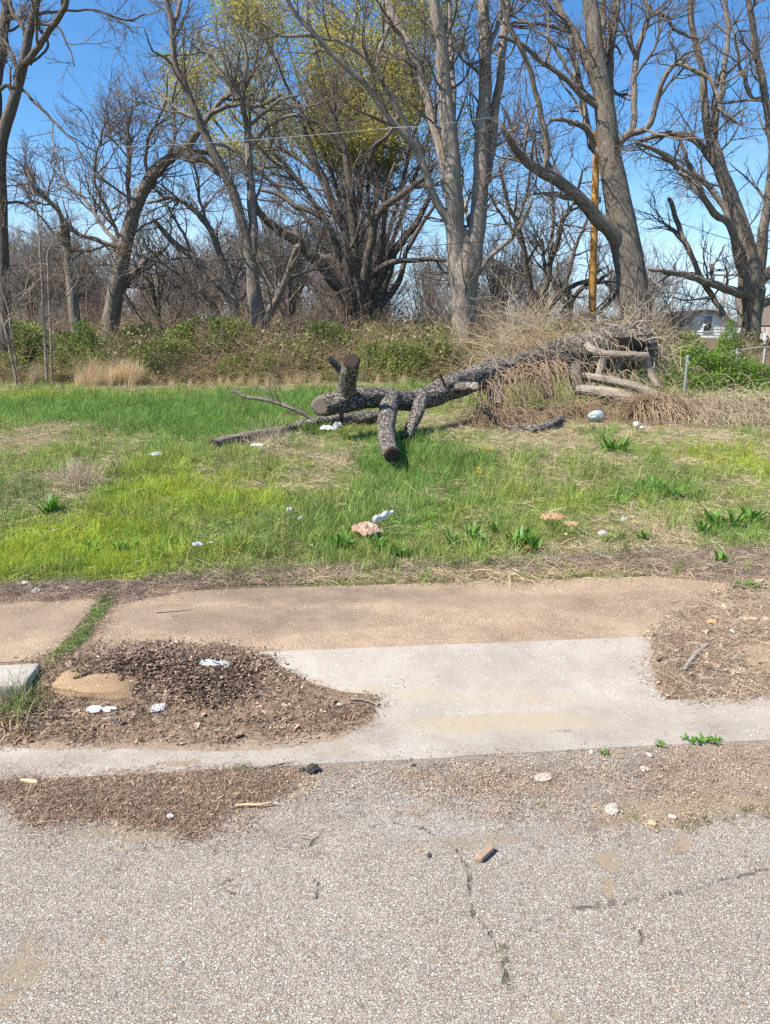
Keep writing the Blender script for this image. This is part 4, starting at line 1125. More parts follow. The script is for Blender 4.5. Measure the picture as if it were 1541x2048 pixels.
# --- woodland behind: many individual trees copied from a few grown ones
def proto_tree(seed, H=11.0, stems=4, r0=0.17):
    rg = np.random.default_rng(seed)
    K = 10
    z = np.linspace(0, H * 0.45, K)
    tr = np.stack([np.cumsum(rg.normal(0, 0.07, K)), np.cumsum(rg.normal(0, 0.07, K)), z], -1); tr[0, :2] = 0
    T = tr[None]; TR = np.linspace(r0, r0 * 0.6, K)[None]
    B, BR = spawn(T, TR, stems + 4, rg, 0.35, 1.0, (0.15, 0.7), (H * 0.4, H * 0.7), 12, 0.09, 0.11, 0.7, r0 * 0.6, 0.018)
    A1, r1 = spawn(B, BR, 46, rg, 0.1, 1.0, (0.4, 1.0), (1.6, 3.4), 7, 0.07, 0.15, 0.6, 0.05, 0.011)
    A2, r2 = spawn(A1, r1, 330, rg, 0.15, 1.0, (0.4, 1.0), (0.8, 1.8), 5, 0.06, 0.16, 0.7, 0.022, 0.009)
    A3, r3 = spawn(A2, r2, 1300, rg, 0.15, 1.0, (0.35, 0.9), (0.4, 1.0), 3, 0.05, 0.15, 0.8, 0.011, 0.0075)
    g = Geo(); V, q, bk = tubes(T, TR, 8); g.add(V, q, A=bk); V, q, bk = tubes(B, BR, 6); g.add(V, q, A=bk)
    t_me = g.mesh('trunk', M['bark_mid'], True, 'bark')
    c = []
    for tm in ('twig_hazed',):
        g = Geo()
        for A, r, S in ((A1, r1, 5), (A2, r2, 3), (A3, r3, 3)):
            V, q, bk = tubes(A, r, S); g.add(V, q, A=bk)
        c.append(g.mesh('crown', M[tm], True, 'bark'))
    return t_me, c[0]
PROTOS = [proto_tree(s, h, st, r) for s, h, st, r in [(201, 11, 4, 0.17), (202, 9, 6, 0.12), (203, 12, 3, 0.2), (204, 8, 7, 0.1), (205, 10, 5, 0.15)]]
def wood_tree(i, x, y, s, rz, lab, grp):
    tm, cm = PROTOS[i % len(PROTOS)]
    r = thing('woodland_tree', lab, 'tree', (x, y, float(hgt(x, y)) - 0.1), grp)
    r.rotation_euler = (0, 0, rz); r.scale = (s, s, s)
    a = link('trunk', tm, r); b = link('crown', cm, r, kind='stuff')
    return r
rg = np.random.default_rng(77)
spots = []
tries = 0
while len(spots) < 36 and tries < 4000:
    tries += 1
    y = rg.uniform(27, 62); x = rg.uniform(-0.56, 0.56) * y
    px = 770 + x / y * 1522
    if px > 1290: continue
    if px > 1000 and rg.random() < 0.45: continue
    if all(math.hypot(x - a, y - b) > 2.0 for a, b in spots): spots.append((x, y))
for k, (x, y) in enumerate(spots):
    px = 770 + x / y * 1522
    h = 0.72 if px < 620 else 0.66
    if px > 1290: h = 0.45
    side = ('left of centre behind the hedge' if px < 620 else 'behind the centre of the hedge' if px < 1000 else 'behind the fallen trunk and pole')
    wood_tree(k, x, y, rg.uniform(0.7, 1.1) * h * (1 + (y - 27) * 0.008), rg.uniform(0, 6.28), 'slender bare woodland tree standing ' + side, 'bare woodland trees ' + side)
# ------------------------------------------------------------------ the fallen tree
def chunky(amp, seed, freq=9.0):
    def f(th, L, R):
        cx, cy = np.cos(th) + 0 * L, np.sin(th) + 0 * L
        a = fbm(cx * 1.2 + seed, cy * 1.2 + L * 1.6, 3, seed) - 0.5
        b = fbm(cx * freq * 0.5 + L * 2, cy * freq * 0.5 + L * freq, 3, seed + 3) - 0.5
        c = vnoise(np.arctan2(cy, cx) * 6 + seed, L * 22, seed + 7) - 0.5
        return R * (a * 0.34) + amp * (b * 1.0 + c * 0.5)
    return f

def px_path(pts):
    """(px, py, Y, r_px)"""
    a = np.array(pts, float)
    P, t = PT(a[:, 0], a[:, 1], a[:, 2])
    return P, a[:, 3] * t

def log_mesh(name, P, R, mat, seg=0.03, S=30, amp=0.012, seed=0, org=(0, 0, 0), freq=9.0, cap_end=True):
    L = np.linalg.norm(np.diff(P, axis=0), axis=1).sum()
    pp, rr = resample(P, R, int(max(10, L / seg)))
    g = Geo(); V, q, bk = tubes(pp, rr, S, disp=chunky(amp, seed, freq)); g.add(V, q, A=bk)
    if cap_end:
        n = len(pp)
        g.F.setdefault(4, [])
    return g.mesh(name, mat, True, 'bark', org), pp, rr

def cut_face(name, c, d, r, mat, org, seed=0, proud=0.004, dish=0.0):
    """sawn end: a slightly uneven disc with a thickness"""
    c = np.array(c); d = norm(np.array(d))
    a = norm(np.cross(d, [0.13, 0.2, 1.0])); b = np.cross(d, a)
    rg = np.random.default_rng(seed); n = 28; th = np.arange(n) / n * 2 * math.pi
    k = 1 + 0.07 * np.sin(th * 2 + seed) + 0.04 * np.sin(th * 5 + seed * 2) + rg.normal(0, 0.012, n)
    ring = lambda s, off: c + (a * np.cos(th)[:, None] + b * np.sin(th)[:, None]) * (r * s * k)[:, None] + d * off
    V = np.concatenate([ring(1.0, -0.02), ring(1.0, proud), ring(0.66, proud - dish * 0.5 + 0.001), ring(0.33, proud - dish), [c + d * (proud - dish * 1.1)]]) - org
    q = []; i = np.arange(n); j = (i + 1) % n
    for m in range(3): q.append(np.stack([i + m * n, j + m * n, j + (m + 1) * n, i + (m + 1) * n], -1))
    t = np.stack([i + 3 * n, j + 3 * n, np.full(n, 4 * n)], -1)
    return mesh_np(name, V, [np.concatenate(q), t], mat, True)

def log_thing(name, label, cat, pts, mat, mats_cut=(None, None), seed=0, amp=0.01, S=24, seg=0.03, group=None, freq=9.0):
    P, R = px_path(pts)
    org = P[len(P) // 2].copy(); org[2] = float(hgt(org[0], org[1]))
    root = thing(name, label, cat, tuple(org), group)
    me, pp, rr = log_mesh('log', P, R, mat, seg, S, amp, seed, org, freq)
    link('log', me, root)
    if mats_cut[0]: link('cut_end', cut_face('cut_end', pp[0], pp[0] - pp[1], rr[0] * 0.99, M[mats_cut[0]], org, seed), root)
    if mats_cut[1]: link('cut_end', cut_face('cut_end', pp[-1], pp[-1] - pp[-2], rr[-1] * 0.99, M[mats_cut[1]], org, seed + 1), root)
    return root, org, pp, rr

FT_MAIN = [(1282, 694, 14.0, 40), (1240, 698, 13.8, 44), (1200, 702, 13.6, 45), (1160, 706, 13.4, 40), (1110, 716, 13.0, 34), (1060, 727, 12.4, 30), (1010, 740, 12.0, 27), (950, 758, 11.3, 25), (900, 775, 10.7, 24),
           (870, 790, 10.3, 22), (835, 800, 10.1, 21), (790, 800, 9.9, 20), (745, 795, 9.7, 20), (712, 797, 9.6, 24), (690, 800, 9.5, 25), (665, 806, 9.35, 22), (643, 812, 9.25, 20)]
P, R = px_path(FT_MAIN)
ft_org = P[8].copy(); ft_org[2] = float(hgt(ft_org[0], ft_org[1]))
ft = thing('fallen_tree', 'big fallen tree with rough lichened bark and sawn limbs lying across the grass', 'fallen tree', tuple(ft_org))
me, ft_pp, ft_rr = log_mesh('trunk', P, R, M['bark_fallen'], 0.026, 56, 0.03, 1, ft_org, 11)
link('trunk', me, ft)
def dir_at(pp): return pp[-1] - pp[-2]
link('cut_face', cut_face('cut_face', ft_pp[-1], ft_pp[-1] - ft_pp[-2] + np.array([0, -0.028, -0.004]), ft_rr[-1] * 1.04, M['cut_grey'], ft_org, 1, 0.012), ft)
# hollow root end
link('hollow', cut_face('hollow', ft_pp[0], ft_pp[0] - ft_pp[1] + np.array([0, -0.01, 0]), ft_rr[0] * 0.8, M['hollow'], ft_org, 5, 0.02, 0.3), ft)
def ft_limb(name, pts, cut=None, mat='bark_fallen', S=30, amp=0.014, seed=0, tilt=(0, 0, 0), label=None, seg=0.02):
    P, R = px_path(pts)
    me, pp, rr = log_mesh(name, P, R, M[mat], seg, S, amp, seed, ft_org, 12)
    o = link(name, me, ft)
    if label: o['label'] = label
    if cut:
        link('cut_face', cut_face('cut_face', pp[-1], norm(pp[-1] - pp[-2]) + np.array(tilt), rr[-1] * 1.03, M[cut], ft_org, seed, 0.008), o if False else ft)
    else:
        c = cut_face('tip', pp[-1], pp[-1] - pp[-2], rr[-1] * 0.98, M['cut_dark'], ft_org, seed, 0.004)
        link('tip', c, ft)
    return pp, rr
ft_limb('limb', [(690, 806, 9.52, 17), (694, 780, 9.38, 18), (698, 755, 9.2, 18), (701, 735, 9.05, 17), (703, 722, 8.95, 16)], 'cut_dark', seed=2, tilt=(0.05, -0.9, 0.15), label='short upright sawn limb', amp=0.018)
ft_limb('limb', [(688, 765, 9.4, 7), (683, 745, 9.35, 7), (670, 728, 9.3, 7), (657, 714, 9.25, 5.5)], None, S=14, seed=3, amp=0.006)
ft_limb('limb', [(785, 795, 9.85, 17), (779, 815, 9.5, 18), (774, 845, 8.9, 18), (774, 872, 8.3, 17), (778, 893, 7.8, 16.5), (785, 910, 7.35, 16)], 'cut_dark', seed=4, tilt=(0.05, -0.4, -0.45), label='limb drooping towards the road with a dark sawn end')
ft_limb('limb', [(843, 800, 10.0, 15), (834, 830, 9.7, 13), (823, 855, 9.4, 11.5), (816, 880, 9.1, 11)], None, S=20, seed=5, amp=0.010)
ft_limb('limb', [(686, 812, 9.5, 6), (684, 826, 9.4, 5), (683, 839, 9.35, 4)], None, S=10, seed=6, amp=0.003)
ft_limb('limb', [(905, 778, 10.7, 10), (925, 775, 10.4, 10), (940, 773, 10.15, 9), (950, 772, 10.0, 8)], 'cut_pale', seed=7, tilt=(0.3, -1.6, 0.2), S=18, label='stub with a pale sawn end')
ft_limb('limb', [(893, 785, 10.5, 3), (889, 768, 10.3, 3), (883, 755, 10.2, 2.6), (879, 748, 10.1, 2)], None, S=8, seed=8, amp=0.002)
ft_limb('limb', [(985, 760, 11.6, 16), (990, 785, 11.4, 16), (992, 815, 11.2, 15)], None, S=20, seed=9, amp=0.02, mat='bark_rotten')
ft_limb('limb', [(1080, 735, 12.4, 14), (1092, 765, 12.2, 12), (1098, 795, 12.1, 10)], None, S=18, seed=10, amp=0.02, mat='bark_rotten')
ft_limb('limb', [(1174, 690, 12.9, 8), (1186, 700, 12.75, 9), (1210, 709, 12.7, 9), (1250, 711, 12.7, 9), (1296, 713, 12.7, 8)], 'cut_grey', seed=11, mat='bark_pale', amp=0.035, S=18, tilt=(0, -0.3, 0), label='pale peeled limb level with the ground')
ft_limb('limb', [(1206, 712, 12.72, 9), (1200, 740, 12.7, 7), (1188, 775, 12.6, 6)], None, S=14, seed=12, mat='bark_pale')
ft_limb('limb', [(1290, 712, 12.7, 8), (1300, 742, 12.75, 8), (1316, 775, 12.6, 6)], None, S=14, seed=13, mat='bark_pale')
ft_limb('limb', [(1238, 714, 12.85, 4), (1238, 735, 12.8, 4), (1240, 765, 12.8, 4)], None, S=10, seed=14, mat='bark_pale')
ft_limb('limb', [(1140, 715, 13.1, 16), (1148, 745, 12.8, 15), (1160, 775, 12.7, 13)], None, S=18, seed=15, mat='bark_rotten', amp=0.02)
# raised near-black blob standing for the shade inside a rotted side opening
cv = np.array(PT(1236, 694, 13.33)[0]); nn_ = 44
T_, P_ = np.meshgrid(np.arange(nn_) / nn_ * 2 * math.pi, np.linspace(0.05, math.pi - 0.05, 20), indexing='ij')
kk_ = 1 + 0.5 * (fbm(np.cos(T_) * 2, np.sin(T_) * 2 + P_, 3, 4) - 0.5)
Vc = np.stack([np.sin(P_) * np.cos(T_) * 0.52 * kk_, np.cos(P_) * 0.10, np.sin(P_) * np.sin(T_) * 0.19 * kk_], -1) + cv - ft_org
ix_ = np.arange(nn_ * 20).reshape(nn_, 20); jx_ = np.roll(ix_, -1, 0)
link('cavity_shade', mesh_np('cavity_shade', Vc.reshape(-1, 3), np.stack([ix_[:, :-1], ix_[:, 1:], jx_[:, 1:], jx_[:, :-1]], -1).reshape(-1, 4), M['hollow']), ft)
# torn shell round the hollow end
g = Geo(); rgf = np.random.default_rng(5)
ax = norm(ft_pp[0] - ft_pp[1]); aa = norm(np.cross(ax, [0, 0, 1.0])); bb = np.cross(ax, aa)
for i in range(50):
    th = i / 50 * 6.283 + rgf.uniform(-0.1, 0.1)
    rad = aa * math.cos(th) + bb * math.sin(th)
    s = ft_pp[0] + rad * ft_rr[0] * rgf.uniform(0.82, 1.02)
    Ln = rgf.uniform(0.03, 0.26)
    p = np.stack([s - ax * 0.35, s, s + ax * Ln * 0.5 - rad * 0.02, s + ax * Ln + rad * rgf.uniform(-0.2, 0.2) + rgf.normal(0, 0.05, 3)])
    pp, rr = resample(p, np.array([0.022, 0.025, 0.016, 0.003]), 10, 0.008, rgf); V, q, bk = tubes(pp, rr, 6); g.add(V, q, A=bk)
link('splinters', g.mesh('splinters', M['bark_rotten'], True, 'bark', ft_org), ft, kind='stuff')

g = Geo()
for i in range(26):
    th = rgf.uniform(0, 6.283); rad = aa * math.cos(th) + bb * math.sin(th)
    p = [ft_pp[0] - ax * rgf.uniform(0, 0.5) + rad * ft_rr[0] * 0.8]; d = norm(rad * rgf.uniform(0.6, 1.3) + ax * rgf.uniform(-0.2, 1.0) + [0, -0.3, 0])
    for k in range(8):
        d = norm(d + rgf.normal(0, 0.33, 3) + [0, 0, -0.08]); p.append(p[-1] + d * 0.12)
    p = np.array(p); p[:, 2] = np.maximum(p[:, 2], 0.33)
    r0_ = rgf.uniform(0.012, 0.04); pp, rr = resample(p, np.linspace(r0_, 0.004, 9), 26); V, q, bk = tubes(pp, rr, 7); g.add(V, q, A=bk)
link('roots', g.mesh('roots', M['bark_pale'], True, 'bark', ft_org), ft, kind='stuff')

# ------------------------------------------------------------------ other timber on the ground
def on_ground(px, py, r_px):
    p = G(px, py + r_px * 1.15); return (px, py, p[1] + 0.02, r_px)
log_thing('log', 'short grey log with a dark sawn end in front of the white bag', 'log', [on_ground(1018, 857, 6), on_ground(1045, 858, 7), on_ground(1075, 857, 7.5), on_ground(1100, 850, 8.5), on_ground(1122, 839, 9)], M['bark_fallen'], ('cut_dark', 'cut_dark'), 31, 0.006, 20, 0.02)
log_thing('log', 'long dark log partly under dry grass, lowest and leftmost of the fallen timber', 'log', [on_ground(427, 889, 10.5), on_ground(460, 881, 11), on_ground(500, 874, 11), on_ground(545, 865, 10), on_ground(590, 856, 8)], M['bark_rotten'], ('cut_dark', 'cut_dark'), 32, 0.01, 24, 0.025)
log_thing('log', 'bark covered log lying on the grass just behind the sawn limbs', 'log', [on_ground(596, 852, 11), on_ground(640, 845, 13), on_ground(690, 840, 13), on_ground(730, 836, 13), on_ground(775, 832, 12)], M['bark_fallen'], ('cut_grey', 'cut_grey'), 33, 0.014, 26, 0.025)
log_thing('log', 'pale weathered log, upper of two under the hollow end of the fallen tree', 'log', [(1165, 752, 12.4, 8), (1200, 757, 12.3, 9), (1235, 765, 12.2, 9), (1275, 775, 12.0, 9), (1310, 790, 11.8, 9), (1348, 806, 11.5, 8)], M['bark_pale'], ('cut_grey', 'cut_pale'), 34, 0.03, 20, 0.03)
log_thing('log', 'pale weathered log, lower of two beside the dry vine heap', 'log', [(1152, 780, 11.9, 9), (1190, 783, 11.8, 11), (1225, 788, 11.6, 12), (1260, 797, 11.4, 11), (1290, 812, 11.1, 9)], M['bark_pale'], ('cut_grey', 'cut_grey'), 35, 0.035, 22, 0.03)

br_root, br_org, pp, rr = log_thing('fallen_branch', 'thin bare branch rising left from the log into the green grass', 'branch',
    [(623, 836, 9.6, 4.5), (605, 826, 9.6, 4.5), (580, 815, 9.6, 4), (555, 806, 9.65, 4), (520, 798, 9.7, 3.6), (490, 793, 9.8, 3.2), (476, 785, 9.85, 3.6), (465, 782, 9.85, 2.5)], M['bark_mid'], (None, 'cut_grey'), 36, 0.003, 10, 0.03)
P0, R0 = pp[None], rr[None]; rb = np.random.default_rng(8)
a1, q1 = spawn(P0, R0, 26, rb, 0.1, 1.0, (0.5, 1.3), (0.15, 0.6), 7, 0.04, 0.16, 0.45, 0.006, 0.0016)
a2, q2 = spawn(a1, q1, 70, rb, 0.1, 1.0, (0.4, 1.0), (0.08, 0.25), 5, 0.03, 0.18, 0.6, 0.003, 0.0012)
g = Geo(); V, q, bk = tubes(a1, q1, 4); g.add(V, q, A=bk); V, q, bk = tubes(a2, q2, 3); g.add(V, q, A=bk)
link('twigs', g.mesh('twigs', M['twig'], True, 'bark', br_org), br_root, kind='stuff')
def stub(px0, py0, px1, py1, Y, r):
    P, R = px_path([(px0, py0, Y, r), ((px0 + px1) / 2 + 1, (py0 + py1) / 2, Y, r), (px1, py1, Y, r * 0.6)])
    me, _, _ = log_mesh('stub', P, R, M['bark_mid'], 0.02, 8, 0.002, 2, br_org); link('stub', me, br_root)
stub(560, 808, 556, 797, 9.65, 2.6)

# ------------------------------------------------------------------ utility pole, wires, far pole
def cyl_profile(z, r, S=20):
    th = np.arange(S) / S * 2 * math.pi
    V = np.stack([np.outer(r, np.cos(th)), np.outer(r, np.sin(th)), np.repeat(np.array(z)[:, None], S, 1)], -1)
    idx = np.arange(len(z) * S).reshape(len(z), S); a, b = idx[:-1], idx[1:]
    q = np.stack([a, np.roll(a, -1, 1), np.roll(b, -1, 1), b], -1).reshape(-1, 4)
    return V.reshape(-1, 3), q

t = NT('pole_wood', 0.75, 0.2)
c = t.coord('Object', (9, 9, 0.6)); n = t.noise(c, 2.0, 7, 0.65)
col = t.ramp(n, [(0.25, (0.30, 0.135, 0.035)), (0.5, (0.52, 0.27, 0.075)), (0.75, (0.66, 0.38, 0.13))])
col = t.mix(t.ramp(t.noise(t.coord('Object', (5, 5, 1.5)), 1.5, 6, 0.6), [(0.5, 0.0), (0.7, 0.7)]), col, (0.20, 0.095, 0.03))
t.color(col); t.bump(n, 0.5, 0.01); M['pole_wood'] = t.m
Pp, tt = PT(1184, 655, 27.0); base = Pp.copy(); bz = float(hgt(base[0], base[1]))
up_root = thing('utility_pole', 'new orange wooden utility pole standing behind the leaning tree', 'utility pole', (base[0], base[1], bz))
Ptop, _ = PT(1194, 262, 27.0)
zz = np.linspace(-0.3, Ptop[2] - bz, 40)
V, q = cyl_profile(zz, np.interp(zz, [0, zz[-1]], [8.2 * tt, 6.2 * tt]), 22)
lean = (Ptop[0] - base[0]) / (Ptop[2] - base[2])
V[:, 0] += (V[:, 2] + bz - base[2]) * lean
link('shaft', mesh_np('shaft', V, q, M['pole_wood']), up_root)
simple('galv', (0.33, 0.33, 0.34), 0.45, 0.1, 20, spec=0.5); simple('dark_metal', (0.03, 0.03, 0.032), 0.6, 0.2, 20)
simple('crossarm_wood', (0.20, 0.15, 0.10), 0.85, 0.3, 8); simple('porcelain', (0.6, 0.6, 0.58), 0.3, 0.05, 10)
for zc, w, h_, m in [(0.9, 0.46, 0.05, 'galv')]:
    b = link('band', box_bm('band', (w, 0.4, h_), M[m], 0.02), up_root); b.location = (lean * (zc), 0, zc)
b = link('meter_box', box_bm('meter_box', (0.10, 0.08, 0.22), M['galv'], 0.01), up_root)
pb, _ = PT(1195, 402, 27.0); b.location = (pb[0] - base[0] + 0.02, -0.2, pb[2] - bz)

simple('cable_dark', (0.035, 0.034, 0.035), 0.6, 0.1, 5); simple('cable_pale', (0.45, 0.47, 0.50), 0.4, 0.05, 5, spec=0.5)
def cable(label, pts, mat, r=0.012, sag=0.0, name='overhead_cable'):
    a = np.array(pts, float); P, t = PT(a[:, 0], a[:, 1], a[:, 2])
    pp, rr = resample(P, np.full(len(P), r), 60)
    o = pp[30].copy(); V, q, bk = tubes(pp, rr, 6)
    link(name, mesh_np(name, V - o, q, M[mat]), None, tuple(o), label=label, category='cable', group='overhead cables crossing the trees')
cable('pale overhead cable, highest of the cables left of the grey trunk', [(-500, 310, 19), (0, 297, 20), (250, 293, 20.5), (460, 283, 21), (640, 269, 21.4), (780, 256, 21.8), (900, 246, 22), (1195, 205, 26.5)], 'cable_pale', 0.006)
cable('dark overhead cable, lowest of the cables and nearly level', [(-500, 538, 19), (0, 531, 20), (270, 529, 20.5), (500, 517, 21), (760, 499, 21.4), (1000, 480, 22), (1188, 462, 26.5)], 'cable_dark', 0.010)
cable('thin dark overhead cable crossing the forks of the grey trunk', [(560, 430, 20.5), (700, 420, 21), (860, 398, 21.8), (1020, 384, 22), (1190, 372, 26.5)], 'cable_dark', 0.008)
cable('dark overhead cable sloping down to the right edge beside the wide tree', [(1197, 400, 26.5), (1290, 425, 25), (1367, 449, 24.5), (1450, 476, 24), (1541, 498, 23.5), (1900, 590, 22)], 'cable_dark', 0.010)
cable('faint cable passing behind the curved tree at left', [(-500, 432, 30), (0, 425, 30), (300, 424, 30), (560, 422, 30), (700, 421, 30), (1190, 410, 27.3)], 'cable_pale', 0.006)

Pf, tf = PT(1442, 640, 58.0); bz = float(hgt(Pf[0], 58.0))
fp = thing('utility_pole', 'distant grey utility pole with a crossarm beyond the white house', 'utility pole', (Pf[0], 58.0, bz))
Pt2, _ = PT(1444, 538, 58.0)
zz = np.linspace(0, Pt2[2] - bz, 8); V, q = cyl_profile(zz, np.linspace(0.15, 0.11, 8), 12)
simple('weathered_pole', (0.38, 0.36, 0.34), 0.85, 0.2, 4)
link('shaft', mesh_np('shaft', V, q, M['weathered_pole']), fp)
b = link('crossarm', box_bm('crossarm', (1.7, 0.12, 0.13), M['crossarm_wood'], 0.01), fp); b.location = (0, -0.15, zz[-1] - 0.45)
for xx in (-0.75, -0.3, 0.3, 0.75):
    V, q = cyl_profile([0, 0.06, 0.08, 0.16, 0.18], np.array([0.03, 0.05, 0.03, 0.05, 0.01]), 8)
    i_ = link('insulator', mesh_np('insulator', V, q, M['porcelain']), fp); i_.location = (xx, -0.15, zz[-1] - 0.39)
V, q = cyl_profile([0, 0.05, 0.5, 0.55], np.array([0.1, 0.16, 0.16, 0.08]), 12)
i_ = link('transformer', mesh_np('transformer', V, q, M['galv']), fp); i_.location = (0.0, -0.32, zz[-1] - 1.2)

# ------------------------------------------------------------------ houses beyond the hedge
t = NT('siding_white', 0.6, 0.3); t.color(t.ramp(t.noise(t.coord('Object'), 1.5, 5), [(0.3, (0.66, 0.69, 0.70)), (0.7, (0.80, 0.82, 0.82))])); M['siding_white'] = t.m
simple('shingle_dark', (0.075, 0.06, 0.055), 0.95, 0.3, 6, 0.4, 0.01); simple('shingle_tan', (0.30, 0.25, 0.21), 0.95, 0.2, 5, 0.4, 0.01)
simple('shingle_brown', (0.15, 0.115, 0.09), 0.95, 0.2, 5, 0.4, 0.01); simple('trim_white', (0.78, 0.79, 0.78), 0.5, 0.05, 4)
t = NT('window_glass', 0.12, 0.5); t.color((0.035, 0.045, 0.055)); M['window_glass'] = t.m
simple('blind', (0.24, 0.25, 0.26), 0.8, 0.1, 10); simple('brick_red', (0.20, 0.075, 0.05), 0.9, 0.3, 14, 0.4, 0.01); simple('gutter_dark', (0.055, 0.065, 0.06), 0.6, 0.1, 8)

def prism(name, outline, y0, y1, mat):
    """extrude an x-z outline along y"""
    n = len(outline); a = np.array(outline, float)
    V = np.concatenate([np.stack([a[:, 0], np.full(n, y0), a[:, 1]], -1), np.stack([a[:, 0], np.full(n, y1), a[:, 1]], -1)])
    i = np.arange(n); j = (i + 1) % n
    me = bpy.data.meshes.new(name)
    me.from_pydata([tuple(v) for v in V], [], [tuple(range(n))] + [tuple(range(2 * n - 1, n - 1, -1))] + [(int(a_), int(a_ + n), int(b_ + n), int(b_)) for a_, b_ in zip(i, j)])
    me.update(); me.materials.append(mat); return me

HY = 52.0
def hp(px, py, Y=HY):
    p, _ = PT(px, py, Y); return p
c0 = hp(1405, 680); hz = float(hgt(c0[0], HY))
wh = thing('house', 'small white clapboard house with a clipped gable seen over the hedge', 'house', (c0[0], HY, hz))
def rel(px, py, Y=HY): p = hp(px, py, Y); return (p[0] - c0[0], p[2] - hz)
eL, eR = rel(1352, 648), rel(1468, 648); pL, pR = rel(1396, 624), rel(1428, 624); 
outline = [(eL[0], 0), (eR[0], 0), eR, pR, pL, eL]
link('wall', prism('wall', outline, 0, 7, M['siding_white']), wh)
# clapboards: each its own board
zc = 0.0; k = 0
bh = 0.19
while zc < pL[1] - 0.1:
    zt = zc + bh
    if zt < eL[1]: a_, b_ = eL[0], eR[0]
    else:
        f = (zt - eL[1]) / (pL[1] - eL[1]); a_ = eL[0] + (pL[0] - eL[0]) * f; b_ = eR[0] + (pR[0] - eR[0]) * f
    if True:
        me = bpy.data.meshes.new('clapboard')
        me.from_pydata([(a_, -0.035, zc), (b_, -0.035, zc), (b_, -0.006, zt), (a_, -0.006, zt), (a_, 0.0, zc), (b_, 0.0, zc)], [], [(0, 1, 2, 3), (4, 5, 1, 0)])
        me.materials.append(M['siding_white']); link('clapboard', me, wh)
    zc = zt
# roof planes with thickness
def slope(name, a, b, y0, y1, th, mat, parent):
    dx, dz = b[0] - a[0], b[1] - a[1]; L = math.hypot(dx, dz); nx, nz = -dz / L * th, dx / L * th
    return link(name, prism(name, [a, b, (b[0] + nx, b[1] + nz), (a[0] + nx, a[1] + nz)], y0, y1, mat), parent)
def ext(a, b, e): L = math.hypot(a[0] - b[0], a[1] - b[1]); return (a[0] + (a[0] - b[0]) / L * e, a[1] + (a[1] - b[1]) / L * e)
slope('roof', ext(eL, pL, 0.5), pL, -0.35, 7.2, 0.12, M['shingle_dark'], wh)
slope('roof', pR, ext(eR, pR, 0.5), -0.35, 7.2, 0.12, M['shingle_dark'], wh)
link('roof', prism('roof', [(pL[0], pL[1] + 0.002), (pR[0], pR[1] + 0.002), (pR[0], pR[1] + 0.14), (pL[0], pL[1] + 0.14)], -0.35, 7.2, M['shingle_dark']), wh)
w0 = rel(1409, 632); w1 = rel(1421, 662)
fr = link('window', box_bm('window', (w1[0] - w0[0] + 0.16, 0.08, w0[1] - w1[1] + 0.16), M['trim_white'], 0.01), wh); fr.location = ((w0[0] + w1[0]) / 2, -0.06, (w0[1] + w1[1]) / 2)
pn = link('pane', box_bm('pane', (w1[0] - w0[0], 0.02, (w0[1] - w1[1]) / 2 - 0.03), M['blind'], 0), fr); pn.location = (0, -0.045, (w0[1] - w1[1]) / 4)
pn = link('pane', box_bm('pane', (w1[0] - w0[0], 0.02, (w0[1] - w1[1]) / 2 - 0.03), M['window_glass'], 0), fr); pn.location = (0, -0.045, -(w0[1] - w1[1]) / 4)
# low side wing with a dark roof to the left
sL, sR = rel(1318, 652), rel(1372, 632)
slope('side_roof', sL, sR, 1.0, 7, 0.12, M['shingle_dark'], wh)

# brick house at the right edge
BY = 40.0
b0 = hp(1560, 690, BY); bz = float(hgt(b0[0], BY))
bh_ = thing('house', 'brown roofed brick house cut off by the right edge behind the fence', 'house', (b0[0], BY, bz))
def relb(px, py): p = hp(px, py, BY); return (p[0] - b0[0], p[2] - bz)
x0 = relb(1506, 700)[0]; x1 = x0 + 9
z_e, z_m, z_t = relb(1520, 679)[1], relb(1520, 655)[1], relb(1520, 606)[1]
link('wall', prism('wall', [(x0, 0), (x1, 0), (x1, z_e), (x0, z_e)], 0, 8, M['shingle_brown']), bh_)
bw, bhh = 0.40, 0.13
def brick_me():
    return box_bm('brick', (bw - 0.03, 0.05, bhh - 0.025), M['brick_red'], 0)
bme = brick_me(); row = 0; zc = relb(1520, 735)[1]
while zc < z_e - bhh:
    xx = x0 + (0.2 if row % 2 else 0.0)
    while xx < x0 + 2.2:
        b = link('brick', bme, bh_); b.location = (xx + bw / 2, -0.03, zc + bhh / 2); xx += bw
    zc += bhh; row += 1
def sheet(name, pts, mat, parent, th=0.1):
    a = np.array(pts, float); n = norm(np.cross(a[1] - a[0], a[3] - a[0])) * th
    V = np.concatenate([a, a - n]); F = [(0, 1, 2, 3), (7, 6, 5, 4), (0, 4, 5, 1), (1, 5, 6, 2), (2, 6, 7, 3), (3, 7, 4, 0)]
    me = bpy.data.meshes.new(name); me.from_pydata([tuple(v) for v in V], [], F); me.materials.append(mat); return link(name, me, parent)
sheet('porch_roof', [(x0 - 0.5, -0.9, z_e), (x1, -0.9, z_e), (x1, 0.6, z_m), (x0 - 0.2, 0.6, z_m)], M['shingle_tan'], bh_)
sheet('roof', [(x0 - 0.6, 0.6, z_m + 0.12), (x1, 0.6, z_m + 0.12), (x1, 5.2, z_t + 0.5), (x0 + 1.2, 5.2, z_t + 0.5)], M['shingle_brown'], bh_)
link('gutter_trim', prism('gutter_trim', [(x0 - 0.5, z_e - 0.16), (x1, z_e - 0.16), (x1, z_e - 0.02), (x0 - 0.5, z_e - 0.02)], -1.02, -0.91, M['gutter_dark']), bh_)
